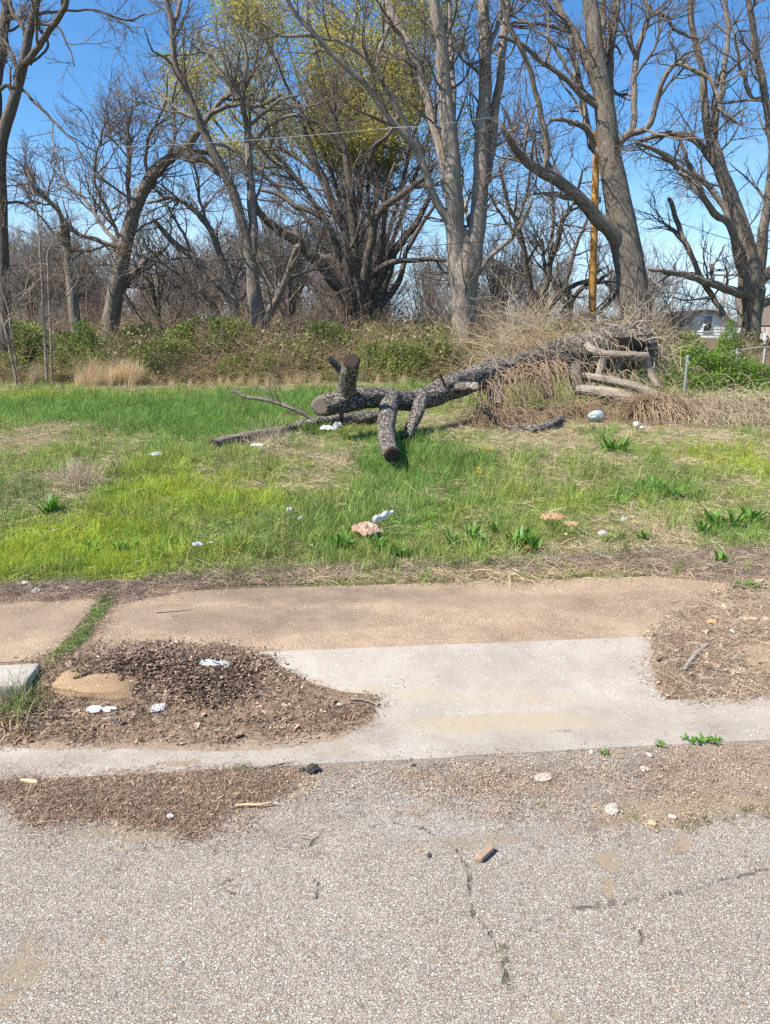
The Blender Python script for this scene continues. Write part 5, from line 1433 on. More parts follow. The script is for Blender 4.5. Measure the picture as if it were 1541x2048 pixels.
ds = link('downspout', box_bm('downspout', (0.14, 0.12, 0.62), M['trim_white'], 0.01), bh_); dd = relb(1511, 678); ds.location = (dd[0], -1.0, dd[1])

# ------------------------------------------------------------------ chain link fence, stakes
FY = 19.5
f0 = hp(1480, 740, FY); fz = float(hgt(f0[0], FY))
fe = thing('chain_link_fence', 'rusty chain link fence with a thin top rail at the right edge', 'fence', (f0[0], FY, fz))
def relf(px, py, Y=FY): p = hp(px, py, Y); return np.array([p[0] - f0[0], Y - FY, p[2] - fz])
simple('rust_wire', (0.24, 0.19, 0.165), 0.7, 0.2, 30)
P = np.stack([relf(1462, 703), relf(1500, 697), relf(1541, 694), relf(1760, 690)])
pp, rr = resample(P, np.full(4, 0.012), 20); V, q, bk = tubes(pp, rr, 8); link('rail', mesh_np('rail', V, q, M['galv']), fe)
for pxx in (1475, 1530, 1600):
    a = relf(pxx, 700); V, q = cyl_profile([0, a[2] + 0.02, a[2] + 0.05], np.array([0.025, 0.025, 0.008]), 10)
    o = link('post', mesh_np('post', V, q, M['galv']), fe); o.location = (a[0], 0, 0)
ztop = relf(1500, 698)[2]; xa, xb = relf(1462, 700)[0], relf(1720, 700)[0]
Ps = []; st = 0.075
for k in range(int((xb - xa + ztop) / st)):
    for sgn in (1, -1):
        x = xa - (ztop if sgn > 0 else 0) + k * st
        z0_, z1_ = 0.02, ztop
        p0 = np.array([x, 0, z0_]) if sgn > 0 else np.array([x + ztop, 0, z0_])
        p1 = np.array([x + ztop, 0, z1_]) if sgn > 0 else np.array([x, 0, z1_])
        if min(p0[0], p1[0]) < xa or max(p0[0], p1[0]) > xb: continue
        Ps.append(np.stack([p0, (p0 + p1) / 2 + [0, 0.004 * sgn, 0], p1]))
Ps = np.stack(Ps); V, q, bk = tubes(Ps, np.full(Ps.shape[:2], 0.0028), 3); link('wire_mesh', mesh_np('wire_mesh', V, q, M['rust_wire']), fe, kind='stuff')

def stake(label, px, py0, py1, Y, r, mat, cap=True):
    b = hp(px, py0, Y); z = float(hgt(b[0], Y)); tpt = hp(px, py1, Y)
    h = tpt[2] - z
    root = thing('stake', label, 'post', (b[0], Y, z))
    V, q = cyl_profile([-0.05, h * 0.5, h - 0.02, h, h + 0.004], np.array([r, r, r, r * 0.8, 0.002]), 12)
    link('shaft', mesh_np('shaft', V, q, M[mat]), root)
    V, q = cyl_profile([0, 0.02, 0.05, 0.055], np.array([r * 1.25, r * 1.25, r * 1.0, 0.001]), 12)
    c = link('cap', mesh_np('cap', V, q, M[mat]), root); c.location = (0, 0, h - 0.03)
simple('rust_orange', (0.34, 0.20, 0.10), 0.85, 0.25, 20); simple('grey_metal', (0.24, 0.245, 0.25), 0.55, 0.15, 20)
stake('thin rust orange stake in front of the vines right of the leaning tree', 1322, 765, 708, 15.0, 0.022, 'rust_orange')
stake('grey metal post standing in front of the leafy vines', 1371, 765, 713, 15.5, 0.03, 'grey_metal')

# ------------------------------------------------------------------ litter and small things
def sheet_obj(name, label, cat, px, py, w, d, h, mat, seed=0, rz=0.0, n=22, ridges=3.0, thick=0.0015, ragged=0.25, group=None, fold=0.0, lift=0.0, extra=None, mats=None, matf=None):
    """crumpled sheet (paper, card, film) lying on the ground with its creases as geometry"""
    c = G(px, py); n = min(n, 12)
    u = np.linspace(-1, 1, n); U, W = np.meshgrid(u, u, indexing='ij')
    r = np.maximum(np.abs(U), np.abs(W))
    ang = np.arctan2(W, U)
    edge = 1 - ragged * fbm(np.cos(ang) * 2 + seed, np.sin(ang) * 2, 3, seed)
    k = 1 + (edge - 1) * r ** 2
    # square to roundish
    X = (U * k * np.sqrt(1 - 0.12 * W ** 2) + 0.16 * W * math.sin(seed)) * w / 2; Y = (W * k * np.sqrt(1 - 0.12 * U ** 2) + 0.2 * U * math.cos(seed * 2)) * d / 2
    nz = np.abs(fbm(U * ridges + seed, W * ridges, 3, seed) - 0.5) * 2
    n2 = np.abs(fbm(U * ridges * 2.3 + seed, W * ridges * 2.3 + 9, 2, seed + 2) - 0.5) * 2
    Z = h * (1.0 - 1.25 * nz - 0.3 * n2) * (1 - 0.55 * r ** 3) + fold * np.maximum(0, U - 0.2) * h
    Z = np.maximum(Z, 0.001) + lift
    cr, sr = math.cos(rz), math.sin(rz)
    XX = X * cr - Y * sr; YY = X * sr + Y * cr
    gz = hgt(c[0] + XX, c[1] + YY) - c[2]
    top = np.stack([XX, YY, Z + gz], -1).reshape(-1, 3); bot = top - [0, 0, thick]
    idx = np.arange(n * n).reshape(n, n)
    q = np.stack([idx[:-1, :-1], idx[1:, :-1], idx[1:, 1:], idx[:-1, 1:]], -1).reshape(-1, 4)
    b = q[:, ::-1] + n * n
    ring = np.concatenate([idx[0, :], idx[1:, -1], idx[-1, -2::-1], idx[-2:0:-1, 0]])
    rn = np.roll(ring, -1); side = np.stack([ring, ring + n * n, rn + n * n, rn], -1)
    mi = None
    if matf is not None:
        fm = matf(U, W)[:-1, :-1].ravel().astype(int); mi = np.concatenate([fm, fm, np.zeros(len(side), int)])
    me = mesh_np(name, np.concatenate([top, bot]), [np.concatenate([q, b, side])], M[mat], False, None, [M[m] for m in mats] if mats else None, mi)
    return link(name, me, None, tuple(c + [0, 0, 0.004]), label=label, category=cat, **({'group': group} if group else {}))

def blob_obj(name, label, cat, px, py, dims, mat, seed=0, rz=0.0, amp=0.25, freq=1.6, crease=0.0, group=None, sink=0.25, parent=None, parts=None, lift=0.0):
    """rounded irregular solid: stones, tied bags, foam lumps"""
    c = G(px, py)
    nu, nv = 40, 22
    th = np.arange(nu) / nu * 2 * math.pi; ph = np.linspace(0.02, math.pi - 0.02, nv)
    T, Pp = np.meshgrid(th, ph, indexing='ij')
    x, y, z = np.sin(Pp) * np.cos(T), np.sin(Pp) * np.sin(T), np.cos(Pp)
    k = 1 + amp * 2 * (fbm(x * freq + seed, y * freq + z * freq * 1.3, 3, seed) - 0.5) + amp * (fbm(z * freq + seed, x * freq - y, 3, seed + 5) - 0.5)
    if crease: k = k - crease * np.abs(fbm(x * 4 + seed, y * 4 + z * 3, 3, seed + 2) - 0.5) * 2
    V = np.stack([x * k * dims[0] / 2, y * k * dims[1] / 2, z * k * dims[2] / 2], -1)
    V[..., 2] = V[..., 2] + dims[2] * (0.5 - sink)
    cr, sr = math.cos(rz), math.sin(rz)
    V = np.stack([V[..., 0] * cr - V[..., 1] * sr, V[..., 0] * sr + V[..., 1] * cr, V[..., 2]], -1)
    idx = np.arange(nu * nv).reshape(nu, nv); a, b = idx, np.roll(idx, -1, 0)
    q = np.stack([a[:, :-1], a[:, 1:], b[:, 1:], b[:, :-1]], -1).reshape(-1, 4)
    me = mesh_np(name, V.reshape(-1, 3), q, M[mat])
    if parent is not None:
        o = link(name, me, parent); pl = np.array(parent.location); o.location = tuple(c + [0, 0, lift] - pl); return o
    return link(name, me, None, tuple(c + [0, 0, lift]), label=label, category=cat, **({'group': group} if group else {}))

simple('paper_white', (0.52, 0.51, 0.47), 0.7, 0.08, 20); simple('foam_white', (0.56, 0.55, 0.51), 0.7, 0.06, 30, 0.4, 0.003)
simple('bag_bluish', (0.40, 0.46, 0.48), 0.35, 0.15, 14, spec=0.5); simple('paper_brown', (0.40, 0.25, 0.15), 0.85, 0.2, 14, 0.3, 0.003)
simple('card_pink', (0.40, 0.26, 0.20), 0.85, 0.25, 22, 0.3, 0.003); simple('leaf_orange', (0.36, 0.13, 0.055), 0.8, 0.25, 20)
simple('print_blue', (0.05, 0.12, 0.38), 0.5, 0.1, 10); simple('stone_tan', (0.45, 0.33, 0.21), 0.9, 0.25, 30, 0.6, 0.004)
simple('stone_grey', (0.28, 0.25, 0.225), 0.9, 0.3, 30, 0.6, 0.004); simple('stone_pale', (0.42, 0.37, 0.31), 0.9, 0.15, 30, 0.5, 0.003)
simple('asphalt_lump', (0.06, 0.056, 0.052), 0.9, 0.4, 40, 0.8, 0.006); simple('brick_chunk', (0.33, 0.235, 0.165), 0.9, 0.2, 30, 0.6, 0.004)
simple('stick_grey', (0.27, 0.235, 0.205), 0.9, 0.2, 14, 0.6, 0.004); simple('stick_dark', (0.09, 0.065, 0.05), 0.9, 0.3, 14, 0.6, 0.003)
simple('chip_yellow', (0.56, 0.42, 0.24), 0.85, 0.15, 20, 0.4, 0.003); simple('ochre_card', (0.50, 0.34, 0.15), 0.85, 0.2, 16, 0.3, 0.003)
t = NT('film_clear', 0.15, 0.5); t.color((0.75, 0.77, 0.8)); t.b.inputs['Alpha'].default_value = 0.45; M['film_clear'] = t.m
t = NT('bottle_plastic', 0.2, 0.5); t.color((0.6, 0.62, 0.64)); t.b.inputs['Alpha'].default_value = 0.75; M['bottle_plastic'] = t.m

# the blue-white crushed wrapper on the leaf heap
sheet_obj('wrapper', 'pale blue crushed wrapper lying on the dark leaf heap', 'wrapper', 432, 1338, 0.150, 0.042, 0.016, 'bag_bluish', 3, -0.12, 26, 1.3, 0.004, 0.12, lift=0.022)
# white foam sole-shaped piece
fo = thing('foam_insole', 'dirty white waisted foam piece on the leaves by the orange kerb', 'foam piece', tuple(G(205, 1432)))
blob_obj('heel', '', '', 192, 1430, (0.080, 0.062, 0.022), 'foam_white', 5, 0.05, 0.10, 1.5, 0.08, parent=fo, sink=0.1, lift=0.020)
blob_obj('toe', '', '', 221, 1430, (0.066, 0.040, 0.020), 'foam_white', 6, 0.1, 0.16, 1.8, 0.08, parent=fo, sink=0.1, lift=0.020)
sheet_obj('plastic_fork', 'thin white plastic scrap below the foam piece', 'scrap', 218, 1446, 0.065, 0.010, 0.008, 'paper_white', 8, 0.28, 14, 1.5, 0.003, lift=0.018)
sheet_obj('clear_film', 'clear plastic film pressed into the leaf heap', 'plastic film', 317, 1428, 0.065, 0.055, 0.014, 'film_clear', 9, 0.2, 20, 2.4, lift=0.022)
sheet_obj('paper_scrap', 'tiny white forked scrap on the dirt at the road edge', 'paper scrap', 341, 1640, 0.022, 0.026, 0.006, 'paper_white', 10, 0.6, 12, 2.0, lift=0.012)
sheet_obj('paper_scrap', 'white scrap at far left on the dry edge of the grass', 'paper scrap', 52, 1175, 0.045, 0.030, 0.02, 'paper_white', 11, 0.2, 12, 2.0, lift=0.02)
sheet_obj('paper_scrap', 'crumpled white scrap, second from the left on the dry grass edge', 'paper scrap', 74, 1191, 0.045, 0.045, 0.03, 'paper_white', 12, 0.9, 14, 3.0, lift=0.015)
sheet_obj('paper_scrap', 'small white scrap at the grass edge above the weedy joint', 'paper scrap', 275, 1140, 0.022, 0.022, 0.035, 'paper_white', 13, 0.5, 12, 2.0, lift=0.03)
# striped packet
sheet_obj('striped_packet', 'blue and white striped packet in the grass', 'packet', 397, 1110, 0.075, 0.055, 0.012, 'paper_white', 14, -0.7, 24, 1.0, 0.006, 0.05, lift=0.072, mats=['paper_white', 'print_blue'], matf=lambda U, W: ((np.abs(U * 3.2 % 1.0) < 0.42)))
sheet_obj('paper_scrap', 'pale scrap just right of the striped packet', 'paper scrap', 424, 1106, 0.028, 0.02, 0.014, 'paper_white', 15, 0.2, 12, 2.0, lift=0.067)
sheet_obj('tissue', 'peaked cream tissue in the short grass', 'tissue', 580, 1040, 0.055, 0.045, 0.055, 'paper_white', 16, 0.3, 16, 2.2, lift=0.052)
sheet_obj('tissue', 'smaller cream tissue right of the peaked one', 'tissue', 602, 1056, 0.03, 0.03, 0.045, 'paper_white', 17, 0.8, 14, 2.2, lift=0.052)
sheet_obj('crushed_carton', 'crushed pinkish brown carton beside broad leaved weeds', 'carton', 735, 1080, 0.19, 0.21, 0.075, 'card_pink', 18, 0.4, 30, 2.2, 0.003, 0.3, lift=0.052)
# bottle: body of revolution lying down
bt = thing('plastic_bottle', 'crushed clear plastic bottle lying against the pinkish carton', 'bottle', tuple(G(765, 1063) + np.array([0, 0.05, 0.10])))
zz = np.array([0, 0.005, 0.02, 0.06, 0.10, 0.13, 0.15, 0.165, 0.17, 0.19]); r_ = np.array([0.0, 0.024, 0.028, 0.026, 0.029, 0.026, 0.018, 0.011, 0.011, 0.011])
V, q = cyl_profile(np.interp(np.linspace(0, 9, 40), range(10), zz), np.interp(np.linspace(0, 9, 40), range(10), r_), 24)
V[:, 0] *= 1 + 0.25 * np.sin(V[:, 2] * 60); V[:, 1] *= 0.8
Rm = np.array(Matrix.Rotation(math.radians(80), 3, 'Y') @ Matrix.Rotation(0.3, 3, 'Z')); rzm = np.array(Matrix.Rotation(0.75, 3, 'Z'))
link('body', mesh_np('body', (V - [0, 0, 0.09]) @ Rm.T @ rzm.T, q, M['bottle_plastic']), bt)
V2, q2 = cyl_profile([0.182, 0.184, 0.2, 0.202], np.array([0.002, 0.014, 0.014, 0.002]), 18)
link('cap', mesh_np('cap', (V2 - [0, 0, 0.09]) @ Rm.T @ rzm.T, q2, M['paper_white']), bt)
sheet_obj('paper_bag', 'crumpled brown paper bag half hidden in the grass', 'paper bag', 1105, 1058, 0.21, 0.12, 0.06, 'paper_brown', 19, -0.25, 28, 2.2, 0.003, 0.35, lift=0.067)
sheet_obj('paper_bag', 'torn flap of brown paper just right of the crumpled bag', 'paper bag', 1142, 1068, 0.13, 0.08, 0.035, 'paper_brown', 20, -0.2, 22, 2.0, 0.003, 0.4, lift=0.062)
sheet_obj('dry_leaf', 'orange brown dead leaf in front of the broad leaved weeds', 'leaf', 1056, 1113, 0.05, 0.035, 0.02, 'leaf_orange', 21, 0.3, 14, 1.8, 0.001, 0.35, lift=0.052)
sheet_obj('paper_scrap', 'folded white scrap on the grass edge right of the paper bag', 'paper scrap', 1204, 1084, 0.075, 0.045, 0.03, 'paper_white', 22, 0.35, 14, 1.5, lift=0.052)
sheet_obj('paper_scrap', 'tiny pale scrap left of the folded white one', 'paper scrap', 1132, 1086, 0.025, 0.018, 0.014, 'paper_white', 23, 0.1, 12, 1.5, lift=0.057)
sheet_obj('paper_scrap', 'pale scrap in the weeds right of the paper bag', 'paper scrap', 1247, 1060, 0.045, 0.035, 0.03, 'bag_bluish', 24, 0.7, 12, 2.0, lift=0.072)
sheet_obj('foil_sheet', 'flat white paper lying below the dark log', 'paper', 515, 906, 0.15, 0.09, 0.035, 'paper_white', 25, 0.1, 18, 1.6, lift=0.075)
sheet_obj('foil_sheet', 'shiny pale blue wrapper in the grass left of the dark log', 'wrapper', 313, 927, 0.14, 0.07, 0.04, 'bag_bluish', 26, -0.1, 18, 1.8, lift=0.085)
sheet_obj('clear_film', 'sheet of torn clear plastic in front of the bark covered log', 'plastic film', 658, 874, 0.24, 0.14, 0.07, 'film_clear', 27, 0.05, 24, 2.8, lift=0.085)
sheet_obj('clear_film', 'balled white plastic film at the right end of the torn sheet', 'plastic film', 676, 870, 0.13, 0.12, 0.10, 'bottle_plastic', 28, 0.5, 22, 3.4, lift=0.085)
blob_obj('plastic_bag', 'full pale blue plastic bag below the dry vines', 'plastic bag', 1192, 846, (0.25, 0.18, 0.17), 'bag_bluish', 30, 0.0, 0.16, 1.5, 0.25, sink=0.15, lift=0.045)
blob_obj('foam_cup', 'round white foam lump at the edge of the dry vine heap', 'foam lump', 1272, 864, (0.09, 0.08, 0.09), 'foam_white', 31, 0.0, 0.12, 1.5, 0.1, sink=0.1, lift=0.065)
blob_obj('foam_lump', 'small flat white lump right of the round one', 'foam lump', 1284, 867, (0.07, 0.05, 0.04), 'foam_white', 32, 0.0, 0.15, 1.5, 0.1, sink=0.1, lift=0.065)
sheet_obj('paper_scrap', 'white scrap far right on the dry grass', 'paper scrap', 1424, 837, 0.09, 0.06, 0.05, 'paper_white', 33, 0.1, 12, 2.0, lift=0.095)
sheet_obj('paper_scrap', 'thin bright scrap on the straw near the grey stick', 'paper scrap', 1464, 1272, 0.022, 0.03, 0.01, 'paper_white', 34, 0.8, 12, 1.6, lift=0.02)
sheet_obj('cardboard_scrap', 'yellowish brown cardboard scrap on the straw above the grey stick', 'cardboard', 1423, 1251, 0.062, 0.055, 0.014, 'ochre_card', 35, 0.5, 16, 1.2, 0.003, 0.5, lift=0.016)
sheet_obj('cardboard_scrap', 'long pale brown cardboard strip at the right edge of the straw', 'cardboard', 1500, 1247, 0.11, 0.04, 0.018, 'stone_tan', 36, 0.35, 18, 1.2, 0.004, 0.5, lift=0.016)
sheet_obj('cardboard_scrap', 'reddish brown flat scrap right of the grey stick', 'cardboard', 1428, 1338, 0.06, 0.042, 0.01, 'card_pink', 37, -0.2, 16, 1.2, 0.003, 0.5, lift=0.016)

def stick(label, pts, r0, r1, mat, lift=0.0, name='stick', cat='stick', knots=True, seed=0):
    a = np.array(pts, float); P = G(a[:, 0], a[:, 1]); P[:, 2] += r0 * 0.8 + lift
    pp, rr = resample(P, np.linspace(r0, r1, len(P)), 26)
    rr = rr * (1 + 0.12 * (fbm(np.arange(26) * 0.5, np.zeros(26), 3, seed) - 0.5) * 2)
    o = pp[13].copy(); g = Geo(); V, q, bk = tubes(pp, rr, 12, disp=chunky(r0 * 0.12, seed)); g.add(V, q, A=bk)
    for e, d in ((0, pp[0] - pp[1]), (-1, pp[-1] - pp[-2])):
        i0 = 0 if e == 0 else len(pp) * 12 - 12
        g.add([pp[e] + norm(d) * rr[e] * 0.3], A=[[0, 0, 0]]); n = g.n - 1
        g.F.setdefault(3, []).append(np.array([[i0 + j, i0 + (j + 1) % 12, n] for j in range(12)]))
    me = g.mesh(name, M[mat], True, 'bark', o)
    return link(name, me, None, tuple(o), label=label, category=cat)
stick('smooth grey stick lying slantwise on the straw beside the driveway apron', [(1366, 1352), (1376, 1336), (1390, 1318), (1402, 1306), (1416, 1296)], 0.0115, 0.010, 'stick_grey', 0.014, seed=1)
stick('short dark stub of wood left of the grey stick', [(1314, 1329), (1324, 1324), (1337, 1319)], 0.007, 0.004, 'stick_dark', 0.014, seed=2)
stick('thin dark twig crossing the straw right of the grey stick', [(1402, 1348), (1430, 1342), (1462, 1332), (1490, 1326)], 0.0028, 0.0018, 'stick_dark', 0.016, seed=3)
stick('thin dark twig lying alone on the brown sidewalk at left', [(314, 1228), (335, 1226), (360, 1224), (383, 1221)], 0.004, 0.002, 'stick_dark', 0.002, seed=4)
stick('thin twig on the right end of the brown sidewalk', [(1345, 1208), (1365, 1203), (1385, 1205), (1405, 1206)], 0.004, 0.002, 'stick_dark', 0.0, seed=5)
stick('long straw coloured stem lying along the right end of the sidewalk', [(1340, 1242), (1400, 1238), (1460, 1234), (1520, 1230)], 0.0025, 0.0018, 'chip_yellow', 0.006, seed=6)
stick('black piece of wood resting on the orange kerb', [(150, 1375), (165, 1368), (183, 1360)], 0.008, 0.006, 'stick_dark', 0.035, seed=7)
stick('pale bark strip on the dirt at the road edge', [(470, 1619), (495, 1617), (520, 1617), (545, 1612)], 0.005, 0.003, 'chip_yellow', 0.012, seed=8)
stick('pale root like twig on the gutter edge by the grass tuft', [(520, 1543), (535, 1537), (555, 1534), (572, 1530)], 0.004, 0.003, 'stick_grey', 0.008, seed=9)
stick('curved thin stick on the point of the leaf heap', [(700, 1408), (720, 1408), (740, 1412), (756, 1420)], 0.003, 0.002, 'stick_grey', 0.02, seed=10)
blob_obj('wood_chip', 'yellow splintered wood chip lying at the left road edge', 'wood chip', 60, 1568, (0.075, 0.02, 0.016), 'chip_yellow', 41, -0.2, 0.12, 1.5, 0.1, sink=0.2, lift=0.008)
# brick chunk on the road
bc = G(968, 1712)
o = link('brick_chunk', box_bm('brick_chunk', (0.068, 0.026, 0.022), M['brick_chunk'], 0.005, 0.008, 3, 4), None, (bc[0], bc[1], bc[2] + 0.013), label='tan broken brick chunk lying alone on the road', category='brick')
o.rotation_euler = (0.15, 0.05, 0.85)
blob_obj('asphalt_lump', 'black lump of asphalt at the gutter edge', 'asphalt lump', 626, 1543, (0.055, 0.04, 0.036), 'asphalt_lump', 42, 0.2, 0.3, 2.2, 0.3, sink=0.15)
blob_obj('asphalt_lump', 'smaller dark flat lump touching the black asphalt lump', 'asphalt lump', 604, 1541, (0.03, 0.02, 0.014), 'asphalt_lump', 43, 0.7, 0.3, 2.2, 0.3, sink=0.15)
for k, (px, py, w, mt, lab) in enumerate([(799, 1507, 0.022, 'stone_grey', 'dark pebble alone on the pale gutter'), (827, 1532, 0.018, 'asphalt_lump', 'small black pebble just below the gutter lip'),
    (1183, 1505, 0.022, 'stone_pale', 'white pebble on the gutter lip'), (1299, 1512, 0.030, 'stone_pale', 'pale stone in the dirt right of the gutter weeds'), (1290, 1540, 0.035, 'stone_pale', 'flat pale stone in the dirt below the gutter weeds'),
    (1090, 1556, 0.07, 'stone_pale', 'broad flat pale stone sunk in the road edge dirt'), (1225, 1620, 0.065, 'stone_pale', 'flat pinkish stone sunk beside the road grass'), (1305, 1648, 0.035, 'stone_tan', 'pinkish stone at the edge of the road'),
    (1345, 1636, 0.03, 'stone_pale', 'pale pebble between the road and the sandy strip'), (503, 1265, 0.020, 'stone_grey', 'dark pebble alone on the brown sidewalk'), (92, 1585, 0.030, 'stone_pale', 'pale stone in the dirt by the yellow wood chip'),
    (858, 1712, 0.02, 'asphalt_lump', 'small dark pebble on the open road'), (600, 1402, 0.018, 'stone_pale', 'white pebble on the brown leaf heap'), (680, 1417, 0.025, 'stone_pale', 'pale stone on the point of the leaf heap'),
    (1225, 1290, 0.016, 'stone_grey', 'pebble at the top edge of the apron'), (1300, 1352, 0.03, 'stone_pale', 'pale stone at the right edge of the apron'), (1540, 1200, 0.06, 'stone_tan', 'tan stone at the right edge by the weeds'),
    (1432, 1300, 0.035, 'stone_tan', 'tan pebble near the top of the grey stick'), (980, 1862, 0.012, 'stone_grey', 'tiny stone beside the road crack')]):
    blob_obj('stone', lab, 'stone', px, py, (w, w * 0.75, w * (0.5 if w < 0.045 else 0.16)), mt, 50 + k, k * 0.7, 0.3, 2.0, 0.25, sink=0.35, lift=0.018 if mt == 'stone_pale' and 1400 < py < 1430 else 0.002)
# ------------------------------------------------------------------ scattered ground cover
PROTO = {}
def proto_collection(key, meshes):
    c = bpy.data.collections.new(key)
    for i, me in enumerate(meshes):
        o = bpy.data.objects.new('%s_%02d' % (key, i), me); c.objects.link(o)
    PROTO[key] = (c, len(meshes)); return c

def scatter(name, key, pts, rot, scale, tone, rg, **props):
    col, nproto = PROTO[key]
    n = len(pts)
    me = bpy.data.meshes.new(name); me.vertices.add(n)
    me.vertices.foreach_set('co', np.ascontiguousarray(pts, np.float32).ravel())
    def put(nm, ty, a, field):
        at = me.attributes.new(nm, ty, 'POINT'); at.data.foreach_set(field, np.ascontiguousarray(a).ravel())
    put('rot', 'FLOAT_VECTOR', rot.astype(np.float32), 'vector')
    put('scl', 'FLOAT_VECTOR', scale.astype(np.float32), 'vector')
    put('tone', 'FLOAT_VECTOR', tone.astype(np.float32), 'vector')
    put('idx', 'INT', rg.integers(0, nproto, n).astype(np.int32), 'value')
    o = link(name, me, props.pop('parent', None), kind='stuff', **props)
    ng = bpy.data.node_groups.new(name, 'GeometryNodeTree')
    ng.interface.new_socket('Geometry', in_out='INPUT', socket_type='NodeSocketGeometry')
    ng.interface.new_socket('Geometry', in_out='OUTPUT', socket_type='NodeSocketGeometry')
    N, Lk = ng.nodes, ng.links
    gi, go = N.new('NodeGroupInput'), N.new('NodeGroupOutput')
    ip = N.new('GeometryNodeInstanceOnPoints'); ci = N.new('GeometryNodeCollectionInfo')
    ci.inputs['Collection'].default_value = col; ci.inputs['Separate Children'].default_value = True; ci.inputs['Reset Children'].default_value = True
    ip.inputs['Pick Instance'].default_value = True
    def na(nm, ty):
        a = N.new('GeometryNodeInputNamedAttribute'); a.data_type = ty; a.inputs['Name'].default_value = nm; return a.outputs['Attribute']
    Lk.new(gi.outputs[0], ip.inputs['Points']); Lk.new(ci.outputs[0], ip.inputs['Instance'])
    Lk.new(na('idx', 'INT'), ip.inputs['Instance Index'])
    Lk.new(na('rot', 'FLOAT_VECTOR'), ip.inputs['Rotation']); Lk.new(na('scl', 'FLOAT_VECTOR'), ip.inputs['Scale'])
    Lk.new(ip.outputs[0], go.inputs[0])
    md = o.modifiers.new('scatter', 'NODES'); md.node_group = ng
    return o

def ribbons(P, W, side=None, rg=None, crease=0.0):
    """P (N,K,3) centre lines, W (N,K) widths -> V, quads"""
    N, K, _ = P.shape
    T = norm(np.gradient(P, axis=1))
    if side is None:
        s0 = rg.normal(0, 1, (N, 1, 3)) * [1, 1, 0.25]
        side = np.repeat(s0, K, 1)
    S = norm(np.cross(T, np.cross(side, T)))
    V = np.stack([P - S * W[..., None] / 2, P + S * W[..., None] / 2], 2)
    idx = np.arange(N * K * 2).reshape(N, K, 2)
    q = np.stack([idx[:, :-1, 0], idx[:, :-1, 1], idx[:, 1:, 1], idx[:, 1:, 0]], -1).reshape(-1, 4)
    return V.reshape(-1, 3), q

def tuft(seed, n, h, w, spread, lean, K=4, mat='grass_blade', bend=0.5):
    rg = np.random.default_rng(seed)
    b = rg.normal(0, spread, (n, 3)); b[:, 2] = -0.006
    az = rg.uniform(0, 6.283, n); ln = np.abs(rg.normal(0, lean, n)) + 0.05
    L = h * rg.uniform(0.5, 1.15, n)
    P = np.zeros((n, K, 3)); P[:, 0] = b
    for k in range(1, K):
        a = ln + bend * ln * (k - 1)
        d = np.stack([np.cos(az) * np.sin(a), np.sin(az) * np.sin(a), np.cos(a)], -1)
        P[:, k] = P[:, k - 1] + d * (L / (K - 1))[:, None]
    W = w * rg.uniform(0.7, 1.3, (n, 1)) * np.linspace(1, 0.15, K)[None] ** 0.7
    V, q = ribbons(P, W, rg=rg)
    return mesh_np('tuft', V, q, M[mat], True)

def clover(seed, n, h, size, spread, mat='grass_blade'):
    rg = np.random.default_rng(seed)
    c = rg.normal(0, spread, (n, 3)); c[:, 2] = h * np.clip(1 - (np.hypot(c[:, 0], c[:, 1]) / (spread * 2.4)) ** 2, 0.15, 1) * rg.uniform(0.35, 1.05, n)
    nrm = norm(rg.normal(0, 0.45, (n, 3)) + [0, 0, 1]); a = norm(np.cross(nrm, rg.normal(0, 1, (n, 3)))); b = np.cross(nrm, a)
    s = (size * rg.uniform(0.5, 1.2, n))[:, None]
    V = np.stack([c - a * s * 0.6, c - b * s * 0.42 + nrm * s * 0.1, c + a * s * 0.6, c + b * s * 0.42 + nrm * s * 0.1], 1).reshape(-1, 3)
    return mesh_np('leaflets', V, np.arange(n * 4).reshape(-1, 4), M[mat], False)

def straw(seed, n, L0, w, spread, up=0.06, K=6, mat='straw_strand', curl=0.28, h0=0.02):
    rg = np.random.default_rng(seed)
    P = np.zeros((n, K, 3)); P[:, 0] = rg.normal(0, spread, (n, 3)) * [1, 1, 0] + [0, 0, h0]
    az = rg.uniform(0, 6.283, n); el = rg.uniform(-0.1, 0.55, n) * (up / 0.06)
    L = L0 * rg.uniform(0.4, 1.2, n); ca = rg.normal(0, curl, n); ce = -rg.uniform(0.05, 0.3, n)
    for k in range(1, K):
        d = np.stack([np.cos(az) * np.cos(el), np.sin(az) * np.cos(el), np.sin(el)], -1)
        P[:, k] = P[:, k - 1] + d * (L / (K - 1))[:, None]
        az = az + ca + rg.normal(0, 0.1, n); el = el + ce
    P[..., 2] = np.maximum(P[..., 2], 0.004 + 0.012 * rg.random((n, 1)))
    W = w * rg.uniform(0.6, 1.4, (n, 1)) * np.linspace(1, 0.35, K)[None]
    V, q = ribbons(P, W, side=np.repeat(rg.normal(0, 1, (n, 1, 3)), K, 1))
    return mesh_np('strands', V, q, M[mat], True)

